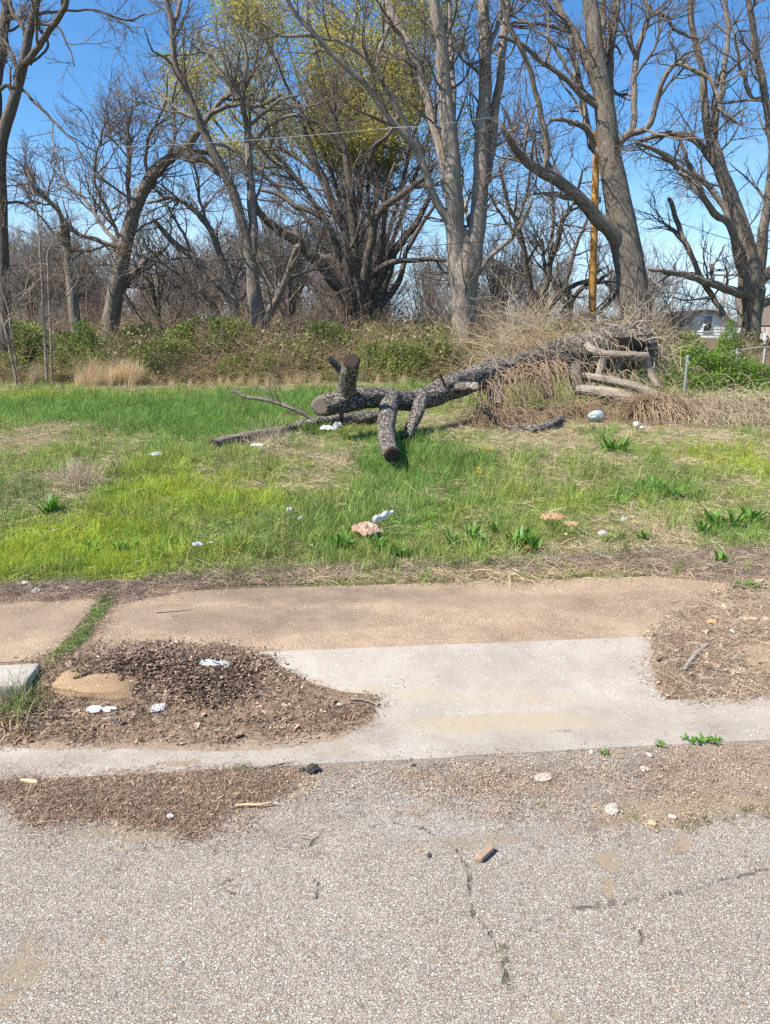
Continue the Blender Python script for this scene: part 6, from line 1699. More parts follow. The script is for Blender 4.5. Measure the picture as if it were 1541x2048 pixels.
def debris(seed, n, L0, w, spread, mat='leaf_bit', curl=0.38, thick=0.35, hz=0.005):
    """dead leaf pieces and bits of bark, curled"""
    rg = np.random.default_rng(seed)
    c = rg.normal(0, spread, (n, 3)); c[:, 2] = np.abs(rg.normal(0.002, hz, n)) + 0.001
    nrm = norm(rg.normal(0, 0.42, (n, 3)) + [0, 0, 1]); a = norm(np.cross(nrm, rg.normal(0, 1, (n, 3)))); b = np.cross(nrm, a)
    L = (L0 * rg.uniform(0.35, 1.3, n))[:, None]; W = (w * rg.uniform(0.4, 1.3, n))[:, None]
    up = nrm * L * curl * rg.uniform(0.1, 0.6, (n, 1))
    V = np.stack([c - a * L * 0.5 + up, c - b * W * 0.5, c + b * W * 0.5, c + a * L * 0.5 + up * 0.7], 1).reshape(-1, 3)
    i = np.arange(n) * 4
    t = np.concatenate([np.stack([i, i + 1, i + 2], -1), np.stack([i + 1, i + 3, i + 2], -1)])
    return mesh_np('bits', V, t, M[mat], False)

proto_collection('blade', [tuft(300 + i, 15, 0.055, 0.0032, 0.018, 0.38) for i in range(5)])
proto_collection('tallblade', [tuft(320 + i, 16, 0.14, 0.0052, 0.026, 0.38) for i in range(5)])
proto_collection('clover', [clover(340 + i, 46, 0.045, 0.0125, 0.03) for i in range(5)])
proto_collection('straw', [straw(360 + i, 13, 0.17, 0.0026, 0.04) for i in range(6)])
proto_collection('longstraw', [straw(380 + i, 7, 0.26, 0.0026, 0.05, 0.10, 8, curl=0.10) for i in range(5)])
proto_collection('leafbits', [debris(400 + i, 22, 0.025, 0.012, 0.03, curl=0.26, hz=0.003) for i in range(6)])
proto_collection('barkbits', [debris(420 + i, 24, 0.032, 0.0024, 0.03, curl=0.2, hz=0.003) for i in range(6)])
proto_collection('crumbs', [debris(440 + i, 20, 0.007, 0.005, 0.03, curl=0.4, hz=0.002) for i in range(4)])

def zone(specs):
    cs = []
    for px, py, rx, ry, s in specs:
        c = G(px, py); a = G(px + rx, py); b = G(px, py - ry); d = G(px, py + ry)
        cs.append((c[0], c[1], max(0.03, abs(a[0] - c[0])), max(0.05, (b[1] - d[1]) / 2), s))
    def f(x, y):
        r = np.zeros(np.shape(x))
        for cx, cy, rx, ry, s in cs:
            r = r + s * np.exp(-(((x - cx) / rx) ** 2 + ((y - cy) / ry) ** 2))
        return r
    return f
Z_LUSH = zone([(130, 822, 230, 22, 1.0), (330, 815, 200, 22, 1.0), (520, 815, 170, 20, 1.0), (450, 862, 120, 26, 1.0), (330, 850, 120, 24, 0.7), (40, 815, 90, 25, 0.8), (830, 905, 110, 48, 1.0), (700, 800, 160, 14, 0.8), (860, 1000, 110, 40, 0.45),
               (760, 950, 60, 50, 0.7), (1250, 905, 70, 24, 0.8), (1190, 870, 40, 14, 0.8), (1330, 975, 90, 22, 0.6), (730, 1040, 120, 36, 0.5), (1480, 1060, 120, 30, 0.6), (840, 775, 60, 8, 0.9), (560, 1100, 160, 26, 0.3), (960, 940, 60, 20, 0.5), (640, 870, 60, 20, 0.4)])
Z_YEL = zone([(100, 1090, 170, 60, 1.0), (290, 970, 130, 50, 0.9), (420, 1010, 120, 40, 0.9), (20, 1120, 100, 60, 1.0), (1480, 925, 110, 40, 1.0), (200, 1130, 120, 40, 0.8), (1180, 1010, 200, 40, 0.35), (560, 960, 180, 30, 0.3), (80, 795, 160, 8, 0.9), (330, 1090, 80, 40, 0.5)])
Z_STR = zone([(150, 955, 60, 45, 1.0), (140, 1000, 50, 20, 0.8), (590, 890, 110, 26, 0.8), (560, 965, 110, 30, 0.7), (680, 925, 60, 24, 0.8), (110, 865, 100, 20, 0.9), (30, 885, 60, 34, 0.8), (1000, 850, 150, 26, 0.9), (1100, 890, 200, 30, 0.75), (1380, 850, 260, 34, 1.2),
              (1010, 960, 120, 30, 0.4), (1200, 1060, 90, 22, 0.5), (1330, 1060, 60, 34, 0.8), (860, 995, 60, 16, 0.8), (1460, 1130, 140, 26, 1.0), (1180, 1100, 120, 12, 0.9), (500, 775, 500, 9, 0.9), (250, 880, 160, 20, 0.5), (980, 1100, 80, 10, 0.5), (1300, 930, 120, 20, 0.4), (1240, 960, 140, 20, 0.3), (760, 1005, 40, 14, 0.4)])
Z_HEN = zone([(50, 990, 110, 60, 1.0), (150, 1020, 80, 30, 0.6), (380, 1060, 200, 70, 0.5)])

rgv = np.random.default_rng(9)
def sample_lawn(n, ymax=19.0, power=1.0):
    """points on the lawn, denser towards the street where each plant shows larger"""
    u = rgv.random(n * 2)
    y = 4.25 * (ymax / 4.25) ** (u ** power)
    half = 0.6 * y + 1.6
    x = rgv.uniform(-1, 1, n * 2) * half
    ok = (VV(x, y) > 4.22)
    return x[ok][:n], y[ok][:n]

def mk(x, y, sc, zsink=0.0):
    p = np.stack([x, y, hgt(x, y) - zsink], -1)
    n = len(x)
    rot = np.stack([rgv.normal(0, 0.12, n), rgv.normal(0, 0.12, n), rgv.uniform(0, 6.283, n)], -1)
    s = np.repeat((sc * rgv.uniform(0.7, 1.3, n))[:, None], 3, 1)
    return p, rot, s

def tone_mix(x, y, n):
    g = np.array([0.29, 0.36, 0.10]); lush = np.array([0.17, 0.33, 0.065]); yel = np.array([0.42, 0.50, 0.06]); hen = np.array([0.22, 0.29, 0.11])
    x0_, y0_ = x, y; x = x + (fbm(x * 1.9, y * 1.9, 4, 141) - 0.5) * 1.6; y = y + (fbm(x * 1.9 + 7, y * 1.9, 4, 143) - 0.5) * 1.6
    l, yl, h = 0.8 * np.clip(Z_LUSH(x, y), 0, 1)[:, None], np.clip(Z_YEL(x, y), 0, 1)[:, None], np.clip(Z_HEN(x, y), 0, 1)[:, None]
    pt = fbm(x * 2.2, y * 2.2, 3, 61)[:, None]
    c = g * (0.7 + 0.7 * pt)
    c = c + (np.array([0.36, 0.42, 0.11]) - c) * np.clip(fbm(x * 1.1, y * 1.1, 3, 71)[:, None] * 1.6 - 0.5, 0, 1)
    c = c * (1 - yl) + yel * yl; c = c * (1 - l) + lush * l; c = c * (1 - h * 0.7) + hen * h * 0.7
    return c * rgv.uniform(0.5, 1.4, (n, 1)) * rgv.uniform(0.88, 1.12, (n, 3))
STRAW_T = np.array([[0.52, 0.42, 0.26], [0.64, 0.54, 0.36], [0.45, 0.34, 0.23], [0.37, 0.27, 0.19], [0.58, 0.46, 0.32]])
def straw_tone(n, k=1.0): return STRAW_T[rgv.integers(0, 5, n)] * rgv.uniform(0.7, 1.2, (n, 1)) * k

# short grass everywhere, thinner where straw lies
x, y = sample_lawn(60000)
st, lu = Z_STR(x, y), Z_LUSH(x, y)
edge = sstep(4.17, 4.36, VV(x, y) + 0.25 * (fbm(x * 3, y * 3, 3, 81) - 0.5))
keep = rgv.random(len(x)) < np.clip((1.0 - 0.55 * np.clip(st, 0, 1)) * (0.1 + 0.9 * edge), 0.03, 1)
x, y = x[keep], y[keep]
sc = 0.75 * (0.7 + 0.7 * fbm(x * 1.4, y * 1.4, 3, 82)) * (1 + 0.35 * Z_YEL(x, y)) * (0.9 + 0.04 * (y - 4))
p, r, s = mk(x, y, sc)
scatter('short_grass', 'blade', p, r, s, tone_mix(x, y, len(x)), rgv, label='short uneven green grass covering the lawn', category='grass')
# taller grass in clumps
x, y = sample_lawn(34000)
m = fbm(x * 1.7, y * 1.7, 3, 91) * 1.3 - 0.34 + 0.45 * np.clip(Z_LUSH(x, y), 0, 1) + 0.35 * np.clip(Z_YEL(x, y), 0, 1) - 0.45 * np.clip(Z_STR(x, y), 0, 1) - 0.4 * (VV(x, y) < 4.4)
keep = rgv.random(len(x)) < np.clip(m, 0.01, 0.9); x, y = x[keep], y[keep]
sc = (0.5 + 0.8 * fbm(x * 2, y * 2, 2, 92)) * (0.85 + 0.05 * (y - 4))
p, r, s = mk(x, y, sc)
scatter('tall_grass', 'tallblade', p, r, s, tone_mix(x, y, len(x)) * 0.95, rgv, label='taller tufts of spring grass scattered over the lawn', category='grass')
# clover, chickweed, henbit
x, y = sample_lawn(34000)
m = 0.15 + 0.75 * np.clip(Z_LUSH(x, y), 0, 1) * (y > 8) + 0.95 * np.clip(Z_HEN(x, y), 0, 1) + 0.35 * np.clip(Z_YEL(x, y), 0, 1) + 0.5 * (fbm(x * 1.3, y * 1.3, 3, 95) - 0.45) * 2 - 0.5 * np.clip(Z_STR(x, y), 0, 1)
m = m * sstep(4.17, 4.36, VV(x, y) + 0.2 * (fbm(x * 3, y * 3, 3, 81) - 0.5))
keep = rgv.random(len(x)) < np.clip(m, 0.02, 0.95); x, y = x[keep], y[keep]
p, r, s = mk(x, y, 0.85 * (0.8 + 0.5 * fbm(x * 2, y * 2, 2, 96)) * (0.85 + 0.04 * (y - 4)))
scatter('low_weeds', 'clover', p, r, s, tone_mix(x, y, len(x)) * 1.0, rgv, label='low clover and chickweed matted between the grass', category='weeds')
# straw
x, y = sample_lawn(34000)
m = 0.10 + 0.62 * np.clip(Z_STR(x, y), 0, 1) * (0.4 + 1.1 * fbm(x * 2.5, y * 2.5, 3, 197)) + 0.7 * np.clip(fbm(x * 1.6, y * 1.6, 3, 98) - 0.50, 0, 1) * 2 - 0.32 * np.clip(Z_LUSH(x, y), 0, 1) - 0.2 * np.clip(Z_YEL(x, y), 0, 1)
m = np.maximum(m, 0.8 * (1 - sstep(4.28, 4.5, VV(x, y) + 0.3 * (fbm(x * 2, y * 2, 3, 99) - 0.5))))
keep = rgv.random(len(x)) < np.clip(m, 0.02, 1); x, y = x[keep], y[keep]
p, r, s = mk(x, y, 1.0 * (0.85 + 0.03 * (y - 4)) + 0 * x)
scatter('dead_grass', 'straw', p, r, s, straw_tone(len(x)), rgv, label='matted dry straw lying over the lawn', category='straw')
x, y = sample_lawn(5200)
m = 0.16 + 0.7 * np.clip(Z_STR(x, y), 0, 1) + 0.25 * (x > 1.0) * (y < 9)
keep = rgv.random(len(x)) < np.clip(m, 0.02, 1); x, y = x[keep], y[keep]
p, r, s = mk(x, y, 0.8 + 0 * x)
scatter('dead_stalks', 'longstraw', p, r, s, straw_tone(len(x), 1.15), rgv, label='long pale dry stalks arching over the grass', category='straw')

# litter on the heaps and along the street
def scatter_poly(name, key, outline, n, sc, tone, zl, seed, edge=0.04, **props):
    poly = gpoly(outline) if not isinstance(outline, np.ndarray) else outline
    lo, hi = poly.min(0), poly.max(0)
    x = rgv.uniform(lo[0], hi[0], n * 3); y = rgv.uniform(lo[1], hi[1], n * 3)
    d = poly_dist(x, y, poly) + (fbm(x * 9, y * 9, 3, seed) - 0.5) * edge * 2
    ok = rgv.random(len(x)) < sstep(-edge * 0.4, edge, d)
    x, y, d = x[ok][:n], y[ok][:n], d[ok][:n]
    nn = len(x)
    z = hgt(x, y) + zl * sstep(0, 0.16, d) * (0.6 + 0.8 * fbm(x * 7, y * 7, 4, 3))
    p = np.stack([x, y, z], -1)
    rot = np.stack([rgv.normal(0, 0.16, nn), rgv.normal(0, 0.16, nn), rgv.uniform(0, 6.283, nn)], -1)
    s = np.repeat((sc * rgv.uniform(0.5, 1.3, nn))[:, None], 3, 1)
    T = np.array(tone); tn = T[rgv.integers(0, len(T), nn)] * rgv.uniform(0.6, 1.35, (nn, 1))
    return scatter(name, key, p, rot, s, tn, rgv, **props)
BROWN = [(0.34, 0.225, 0.15), (0.43, 0.30, 0.205), (0.23, 0.148, 0.10), (0.26, 0.19, 0.145), (0.14, 0.10, 0.08), (0.36, 0.265, 0.20), (0.50, 0.40, 0.30)]
GREYB = [(0.22, 0.155, 0.115), (0.30, 0.215, 0.165), (0.14, 0.098, 0.072), (0.38, 0.28, 0.215)]
TAN = [(0.46, 0.35, 0.25), (0.34, 0.25, 0.175), (0.57, 0.46, 0.33), (0.25, 0.175, 0.13), (0.63, 0.53, 0.40)]
LEAFY = [(160, 1330), (250, 1296), (340, 1296), (440, 1310), (520, 1320), (520, 1380), (460, 1410), (400, 1425), (330, 1405), (260, 1390), (210, 1350)]
scatter_poly('leaf_litter', 'leafbits', LEAFY, 3600, 0.95, GREYB, 0.014, 1, label='dark curled dead leaves heaped on the kerb', category='leaves')
scatter_poly('straw_litter', 'straw', LIT_L, 900, 0.28, BROWN, 0.010, 47, 0.08, label='short brown stems matted into the left leaf heap', category='straw')
scatter_poly('leaf_litter', 'leafbits', LIT_L, 1500, 0.8, BROWN, 0.012, 2, 0.08, label='brown leaf scraps spread over the heap beside the apron', category='leaves')
scatter_poly('bark_litter', 'barkbits', LIT_L, 5200, 0.85, BROWN, 0.012, 3, 0.08, label='shredded brown twigs and bark on the left heap', category='twigs')
scatter_poly('bark_litter', 'barkbits', LIT_R, 3600, 0.95, TAN, 0.010, 4, 0.08, label='shredded tan straw bits on the right heap', category='twigs')
scatter_poly('leaf_litter', 'leafbits', LIT_R, 500, 0.8, TAN + BROWN, 0.010, 5, 0.08, label='few dead leaves on the right straw heap', category='leaves')
scatter_poly('straw_litter', 'straw', LIT_R, 1500, 0.5, TAN, 0.010, 6, 0.08, label='dry straw strands on the heap right of the apron', category='straw')
scatter_poly('straw_litter', 'straw', LIT_L, 170, 0.4, TAN, 0.014, 7, label='a few straw strands on the left leaf heap', category='straw')
scatter_poly('bark_litter', 'barkbits', [(-80, 1510), (-80, 1380), (90, 1310), (180, 1275), (330, 1265), (530, 1290), (600, 1330), (700, 1370), (830, 1400), (790, 1450), (690, 1490), (560, 1512), (270, 1520), (0, 1515)], 420, 0.8, BROWN + TAN, 0.002, 37, 0.2, label='loose bits strewn round the left leaf heap', category='twigs')
scatter_poly('bark_litter', 'barkbits', [(1250, 1410), (1240, 1260), (1330, 1190), (1450, 1150), (1700, 1120), (1700, 1420)], 420, 0.9, BROWN + TAN, 0.002, 38, 0.2, label='loose bits strewn round the right straw heap', category='twigs')
scatter_poly('bark_litter', 'barkbits', [(-80, 1530), (700, 1500), (1620, 1450), (1640, 1700), (1200, 1720), (800, 1640), (400, 1740), (0, 1700)], 700, 0.7, BROWN + TAN, 0.001, 39, 0.3, label='loose bits strewn along the road edge', category='twigs')
DL2 = [(-60, 1570), (120, 1562), (300, 1548), (480, 1543), (600, 1541), (560, 1585), (470, 1612), (430, 1650), (395, 1680), (350, 1655), (200, 1640), (60, 1650), (20, 1600)]
scatter_poly('bark_litter', 'barkbits', DL2, 3600, 0.85, BROWN, 0.006, 8, label='shredded brown litter washed along the road edge', category='twigs')
scatter_poly('grit', 'crumbs', [(-60, 1540), (700, 1525), (1620, 1470), (1640, 1640), (1180, 1660), (700, 1600), (400, 1700), (0, 1660)], 2600, 0.9, TAN + BROWN, 0.002, 9, 0.1, label='grit and crumbs on the road edge', category='grit')
scatter_poly('grit', 'crumbs', [(230, 1190), (1420, 1160), (1480, 1290), (1300, 1275), (540, 1308), (180, 1300)], 1000, 0.8, TAN + BROWN, 0.001, 10, 0.1, label='crumbs scattered on the brown sidewalk', category='grit')
scatter_poly('grit', 'crumbs', [(560, 1320), (1290, 1280), (1541, 1400), (1541, 1475), (700, 1500), (780, 1400)], 300, 0.6, BROWN, 0.001, 11, 0.1, label='specks of litter on the pale apron', category='grit')
STRIPP = [(-60, 1172), (60, 1174), (240, 1166), (420, 1146), (700, 1132), (1000, 1120), (1300, 1104), (1620, 1095), (1640, 1150), (1450, 1165), (1280, 1148), (1000, 1148), (750, 1148), (600, 1166), (430, 1176), (330, 1190), (240, 1206), (190, 1200), (60, 1203), (-60, 1210)]
scatter_poly('straw_litter', 'straw', STRIPP, 2000, 0.75, [(0.36, 0.28, 0.22), (0.44, 0.36, 0.28), (0.27, 0.20, 0.165), (0.20, 0.145, 0.12)], 0.015, 12, label='grey brown thatch along the edge of the grass', category='straw')
scatter_poly('bark_litter', 'barkbits', STRIPP, 2600, 1.0, BROWN + TAN, 0.015, 13, label='shredded litter along the edge of the grass', category='twigs')
scatter_poly('leaf_litter', 'leafbits', STRIPP, 900, 0.7, TAN + BROWN, 0.012, 14, label='dead leaves along the edge of the grass', category='leaves')
scatter_poly('bark_litter', 'barkbits', [(120, 1352), (265, 1350), (270, 1392), (125, 1392)], 60, 0.6, BROWN, 0.055, 57, 0.03, label='bits of litter lying on the orange kerb', category='twigs')
proto_collection('bigleaf', [debris(460 + i, 1, 0.055, 0.032, 0.001, curl=0.35, hz=0.004) for i in range(5)])
scatter_poly('dead_leaves', 'bigleaf', LIT_L, 170, 0.8, TAN + BROWN, 0.018, 51, label='larger dead leaves lying on the left heap', category='leaves')
scatter_poly('dead_leaves', 'bigleaf', LIT_R, 110, 0.9, TAN + BROWN, 0.014, 52, label='larger dead leaves lying on the right heap', category='leaves')
scatter_poly('dead_leaves', 'bigleaf', STRIPP, 160, 0.9, TAN + BROWN, 0.02, 53, label='larger dead leaves along the grass edge', category='leaves')
# weeds growing in the joint between the slabs and on the kerb
jp = [(220, 1172), (238, 1180), (206, 1232), (172, 1282), (118, 1335), (78, 1345), (100, 1318), (168, 1262), (198, 1208)]
GRN = [(0.15, 0.24, 0.05), (0.20, 0.30, 0.07), (0.12, 0.20, 0.04), (0.36, 0.31, 0.16)]
scatter_poly('joint_grass', 'blade', jp, 260, 0.7, GRN, 0.0, 15, 0.02, label='strip of grass growing in the joint between two sidewalk slabs', category='grass')
scatter_poly('joint_grass', 'clover', jp, 160, 0.6, GRN, 0.0, 16, 0.02, label='small weeds growing in the joint between two sidewalk slabs', category='weeds')
scatter_poly('joint_grass', 'straw', [(205, 1165), (255, 1178), (225, 1240), (188, 1295), (125, 1345), (60, 1350), (85, 1312), (150, 1258), (185, 1200)], 330, 0.4, TAN, 0.0, 17, 0.02, label='dead strands in the sidewalk joint', category='straw')
scatter_poly('road_grass', 'blade', [(1440, 1620), (1541, 1612), (1620, 1620), (1620, 1640), (1480, 1650), (1300, 1668), (1310, 1655)], 45, 0.5, [(0.18, 0.20, 0.06), (0.26, 0.24, 0.10)], 0.0, 18, 0.03, label='sparse grass along the broken road edge at right', category='grass')
scatter_poly('crack_moss', 'blade', [(990, 1880), (1005, 1885), (1022, 1950), (1030, 1990), (1018, 1990), (1002, 1930)], 26, 0.22, [(0.20, 0.21, 0.09), (0.14, 0.16, 0.05)], 0.0, 19, 0.02, label='tiny grass in the road crack', category='grass')

# loose stones pressed into the road surface
x = rgv.uniform(-2.2, 2.4, 6000); y = rgv.uniform(1.25, 2.5, 6000) + SLOPE * x
ok = rgv.random(6000) < np.clip(1.15 - dirt_road(x, y), 0.05, 1) * np.clip(1.0 - sand_road(x, y), 0.1, 1); x, y = x[ok], y[ok]
def pebble(seed):
    rg = np.random.default_rng(seed); n = 7
    th = np.arange(n) / n * 6.283; r = 0.005 * rg.uniform(0.65, 1.2, n)
    a = np.stack([np.cos(th) * r, np.sin(th) * r * 0.8, np.full(n, -0.0015)], -1); b = a * [0.72, 0.72, 0] + [0, 0, 0.0022] + rg.normal(0, 0.0003, (n, 3))
    V = np.concatenate([a, b, [[0, 0, 0.0027]]]); i = np.arange(n); j = (i + 1) % n
    return mesh_np('pebble', V, [np.stack([i, j, j + n, i + n], -1), np.stack([i + n, j + n, np.full(n, 2 * n)], -1)], M['leaf_bit'], False)
proto_collection('pebble', [pebble(500 + i) for i in range(6)])
n = len(x); p, r, s = mk(x, y, 0.65 + 0 * x); r[:, :2] *= 0.8
tn = np.array([(0.42, 0.375, 0.32), (0.47, 0.43, 0.37), (0.53, 0.49, 0.43), (0.60, 0.565, 0.51), (0.34, 0.295, 0.24), (0.38, 0.27, 0.19)])[rgv.choice(6, n, p=[.24, .3, .2, .1, .13, .03])] * rgv.uniform(0.85, 1.15, (n, 1))
scatter('road_stones', 'pebble', p, r, s, tn, rgv, label='small pale stones standing proud of the worn asphalt', category='stones')

# ------------------------------------------------------------------ broad leaved weeds: each a plant with its own leaves
def strap_leaf(seed, L=0.12, W=0.022):
    rg = np.random.default_rng(seed); K = 8; t = np.linspace(0, 1, K)
    a = 0.25 + 0.75 * t * rg.uniform(0.6, 1.3)
    d = np.stack([np.sin(a), 0 * a, np.cos(a)], -1) * L / (K - 1); P = np.concatenate([[[0, 0, 0]], np.cumsum(d, 0)[:-1]])
    w = W * np.sin(np.clip(t * 0.93 + 0.07, 0, 1) * math.pi) ** 0.7 + 0.002
    sd = np.array([0, 1.0, 0]); wav = 0.004 * np.sin(t * 14 + seed)
    Lf = P + sd * w[:, None] / 2 + np.outer(wav, [0, 0, 1]) + [0, 0, 0.004]; Rt = P - sd * w[:, None] / 2 - np.outer(wav, [0, 0, 1]) + [0, 0, 0.004]
    V = np.stack([Lf, P, Rt], 1).reshape(-1, 3); idx = np.arange(K * 3).reshape(K, 3)
    q = np.concatenate([np.stack([idx[:-1, j], idx[:-1, j + 1], idx[1:, j + 1], idx[1:, j]], -1) for j in (0, 1)])
    return mesh_np('leaf', V, q, M['weed_leaf'], True)
LEAVES = [strap_leaf(600 + i, 0.10 + 0.02 * (i % 3), 0.02 + 0.005 * (i % 2)) for i in range(6)]
def weed(px, py, s, label, n=12, flat=0.0, seed=0, name='broadleaf_weed', cat='weed', group='broad leaved weeds along the edge of the grass'):
    rg = np.random.default_rng(seed + 900); c = G(px, py)
    r = thing(name, label, cat, (c[0], c[1], c[2]), group); r.scale = (s, s, s)
    for k in range(n):
        lf = link('leaf', LEAVES[rg.integers(0, 6)], r)
        lf.location = (rg.normal(0, 0.02), rg.normal(0, 0.02), 0)
        lf.rotation_euler = (rg.normal(0, 0.15), rg.uniform(-0.2, 0.25) + flat, k / n * 6.283 + rg.uniform(-0.3, 0.3))
    return r
for k, (px, py, s, n, fl, lab) in enumerate([
    (668, 1100, 0.85, 10, 0, 'broad leaved weed touching the left side of the pinkish carton'), (690, 1102, 1.1, 14, 0, 'largest broad leaved weed left of the pinkish carton'),
    (760, 1108, 1.0, 13, 0, 'broad leaved weed just right of the pinkish carton'), (788, 1118, 0.9, 11, 0, 'broad leaved weed second to the right of the pinkish carton'), (815, 1122, 0.8, 9, 0, 'small broad leaved weed third to the right of the pinkish carton'),
    (905, 1098, 0.95, 10, 0, 'broad leaved weed in the middle of the grass edge'), (945, 1088, 1.1, 12, 0, 'tall broad leaved weed in the middle group near the dandelion side'), (965, 1100, 0.9, 10, 0, 'lower broad leaved weed of the middle group'),
    (990, 1070, 0.9, 9, 0, 'broad leaved weed rising behind the middle group'), (1030, 1102, 1.15, 14, 0, 'dense broad leaved weed left of the orange dead leaf'), (1066, 1105, 1.1, 14, 0, 'dense broad leaved weed right of the orange dead leaf'), (1048, 1090, 1.0, 10, 0, 'broad leaved weed just behind the orange dead leaf'),
    (1285, 1085, 0.8, 9, 0, 'broad leaved weed among pale stalks at right'), (1402, 1072, 1.0, 11, 0, 'left broad leaved weed of the far right patch'), (1430, 1060, 1.2, 14, 0, 'middle broad leaved weed of the far right patch'), (1465, 1062, 1.2, 13, 0, 'right broad leaved weed of the far right patch'),
    (1500, 1050, 1.2, 12, 0, 'broad leaved weed nearest the right edge'), (1240, 1010, 0.9, 8, 0.2, 'broad leaved weed in the lawn above the paper bag side'), (1310, 985, 1.2, 11, 0.2, 'dark leaved weed in the middle of the right lawn'), (1350, 1000, 1.1, 10, 0.2, 'dark leaved weed right of centre in the right lawn'),
    (1215, 905, 1.5, 12, 0.2, 'broad weed below the pale blue bag'), (1245, 908, 1.5, 12, 0.2, 'broad weed below the round white foam lump'), (100, 1030, 1.25, 14, 0, 'dark strap leaved clump at the left in the henbit'), (245, 1110, 0.9, 9, 0, 'strap leaved weed in yellow grass at left'), (185, 1105, 0.8, 9, 0, 'small strap leaved weed in yellow grass farther left'),
    (965, 930, 1.3, 12, 0.3, 'leafy weed under the dandelions')]):
    weed(px, py, s * 1.1, lab, n, fl, k)
weed(1440, 1135, 0.9, 'grassy rosette on the bare edge at right', 22, 0.15, 50, group='weeds on the bare edge at right')
weed(1490, 1178, 0.8, 'flat leafy rosette lowest at the right edge', 16, 0.7, 51, group='weeds on the bare edge at right')
weed(1522, 1172, 0.7, 'flat leafy rosette touching the right edge', 14, 0.7, 52, group='weeds on the bare edge at right')
for k, (px, py, s, lab) in enumerate([(1380, 1484, 0.32, 'leafy green weed at the left of the gutter edge clump'), (1405, 1486, 0.36, 'leafy green weed in the middle of the gutter edge clump'), (1432, 1487, 0.3, 'leafy green weed at the right of the gutter edge clump'), (1320, 1492, 0.25, 'little green weed left of the gutter edge clump'),
                                  (1210, 1508, 0.2, 'tiny green weed at the gutter lip')]):
    weed(px, py, s, lab, 16, 0.5, 60 + k, group='weeds at the gutter edge')

def grass_thing(name, label, px, py, n, h, w, spread, lean, tone, seed, mat='weed_leaf', cat='grass tuft', bend=0.5, K=6):
    c = G(px, py); rg = np.random.default_rng(seed)
    b = rg.normal(0, spread, (n, 3)); b[:, 2] = -0.004
    az = rg.uniform(0, 6.283, n); ln = np.abs(rg.normal(0, lean, n)) + 0.08; L = h * rg.uniform(0.4, 1.15, n)
    P = np.zeros((n, K, 3)); P[:, 0] = b
    for k in range(1, K):
        a = ln + bend * ln * (k - 1); P[:, k] = P[:, k - 1] + np.stack([np.cos(az) * np.sin(a), np.sin(az) * np.sin(a), np.cos(a)], -1) * (L / (K - 1))[:, None]
    P[..., 2] = np.maximum(P[..., 2], 0.0)
    W = w * rg.uniform(0.7, 1.3, (n, 1)) * np.linspace(1, 0.12, K)[None] ** 0.7
    V, q = ribbons(P, W, rg=rg)
    return link(name, mesh_np(name, V, q, M[mat], True), None, tuple(c), label=label, category=cat)
grass_thing('grass_tuft', 'single green grass tuft growing at the gutter lip', 487, 1540, 26, 0.055, 0.0024, 0.006, 0.6, None, 1)
grass_thing('grass_tuft', 'big drooping green clump on the kerb at the left edge', 45, 1420, 150, 0.19, 0.0045, 0.055, 0.7, None, 2, bend=0.45)
grass_thing('dead_clump', 'dry brown stalks mixed through the green clump at the left edge', 40, 1430, 190, 0.24, 0.003, 0.075, 0.9, None, 3, 'dry_vine', 'dead grass', 0.3)
grass_thing('dead_clump', 'dark dead leaves hanging under the green clump at the left edge', 30, 1445, 160, 0.15, 0.006, 0.07, 1.1, None, 4, 'dry_vine', 'dead grass', 0.35)
grass_thing('grass_tuft', 'small green tuft on the kerb joint behind the left clump', 48, 1348, 24, 0.05, 0.003, 0.012, 0.6, None, 5)
grass_thing('grass_tuft', 'pair of small tufts on the sandy road edge', 1270, 1638, 18, 0.035, 0.002, 0.012, 0.6, None, 6)
grass_thing('grass_tuft', 'flat tuft on the road dirt below the gutter', 1090, 1612, 14, 0.03, 0.0022, 0.008, 0.8, None, 7)
grass_thing('grass_tuft', 'tiny tuft in the road left of the brick chunk', 835, 1632, 12, 0.022, 0.002, 0.006, 0.8, None, 8)
grass_thing('grass_tuft', 'tiny tuft at the gutter edge right of the black lump', 705, 1553, 12, 0.022, 0.002, 0.006, 0.7, None, 9)
grass_thing('grass_tuft', 'tiny tuft alone on the open road at left', 252, 1885, 12, 0.014, 0.002, 0.005, 0.9, None, 10)
grass_thing('dead_clump', 'tawny heap of collapsed dry grass like a small stump at left', 155, 975, 900, 0.30, 0.004, 0.10, 0.8, None, 11, 'dry_vine_pale', 'dead grass', 0.35)
grass_thing('dead_clump', 'bundle of fallen dry stalks in the middle of the lawn', 690, 925, 160, 0.26, 0.003, 0.07, 0.9, None, 12, 'dry_vine_pale', 'dead grass', 0.35)
grass_thing('dead_clump', 'dry grass thrown over the dark log', 535, 890, 420, 0.38, 0.003, 0.15, 0.8, None, 13, 'dry_vine_pale', 'dead grass', 0.3)
grass_thing('dead_clump', 'dry stalks standing among the broad leaves at right', 1330, 1070, 110, 0.30, 0.003, 0.13, 0.6, None, 14, 'broomsedge', 'dead grass', 0.3)

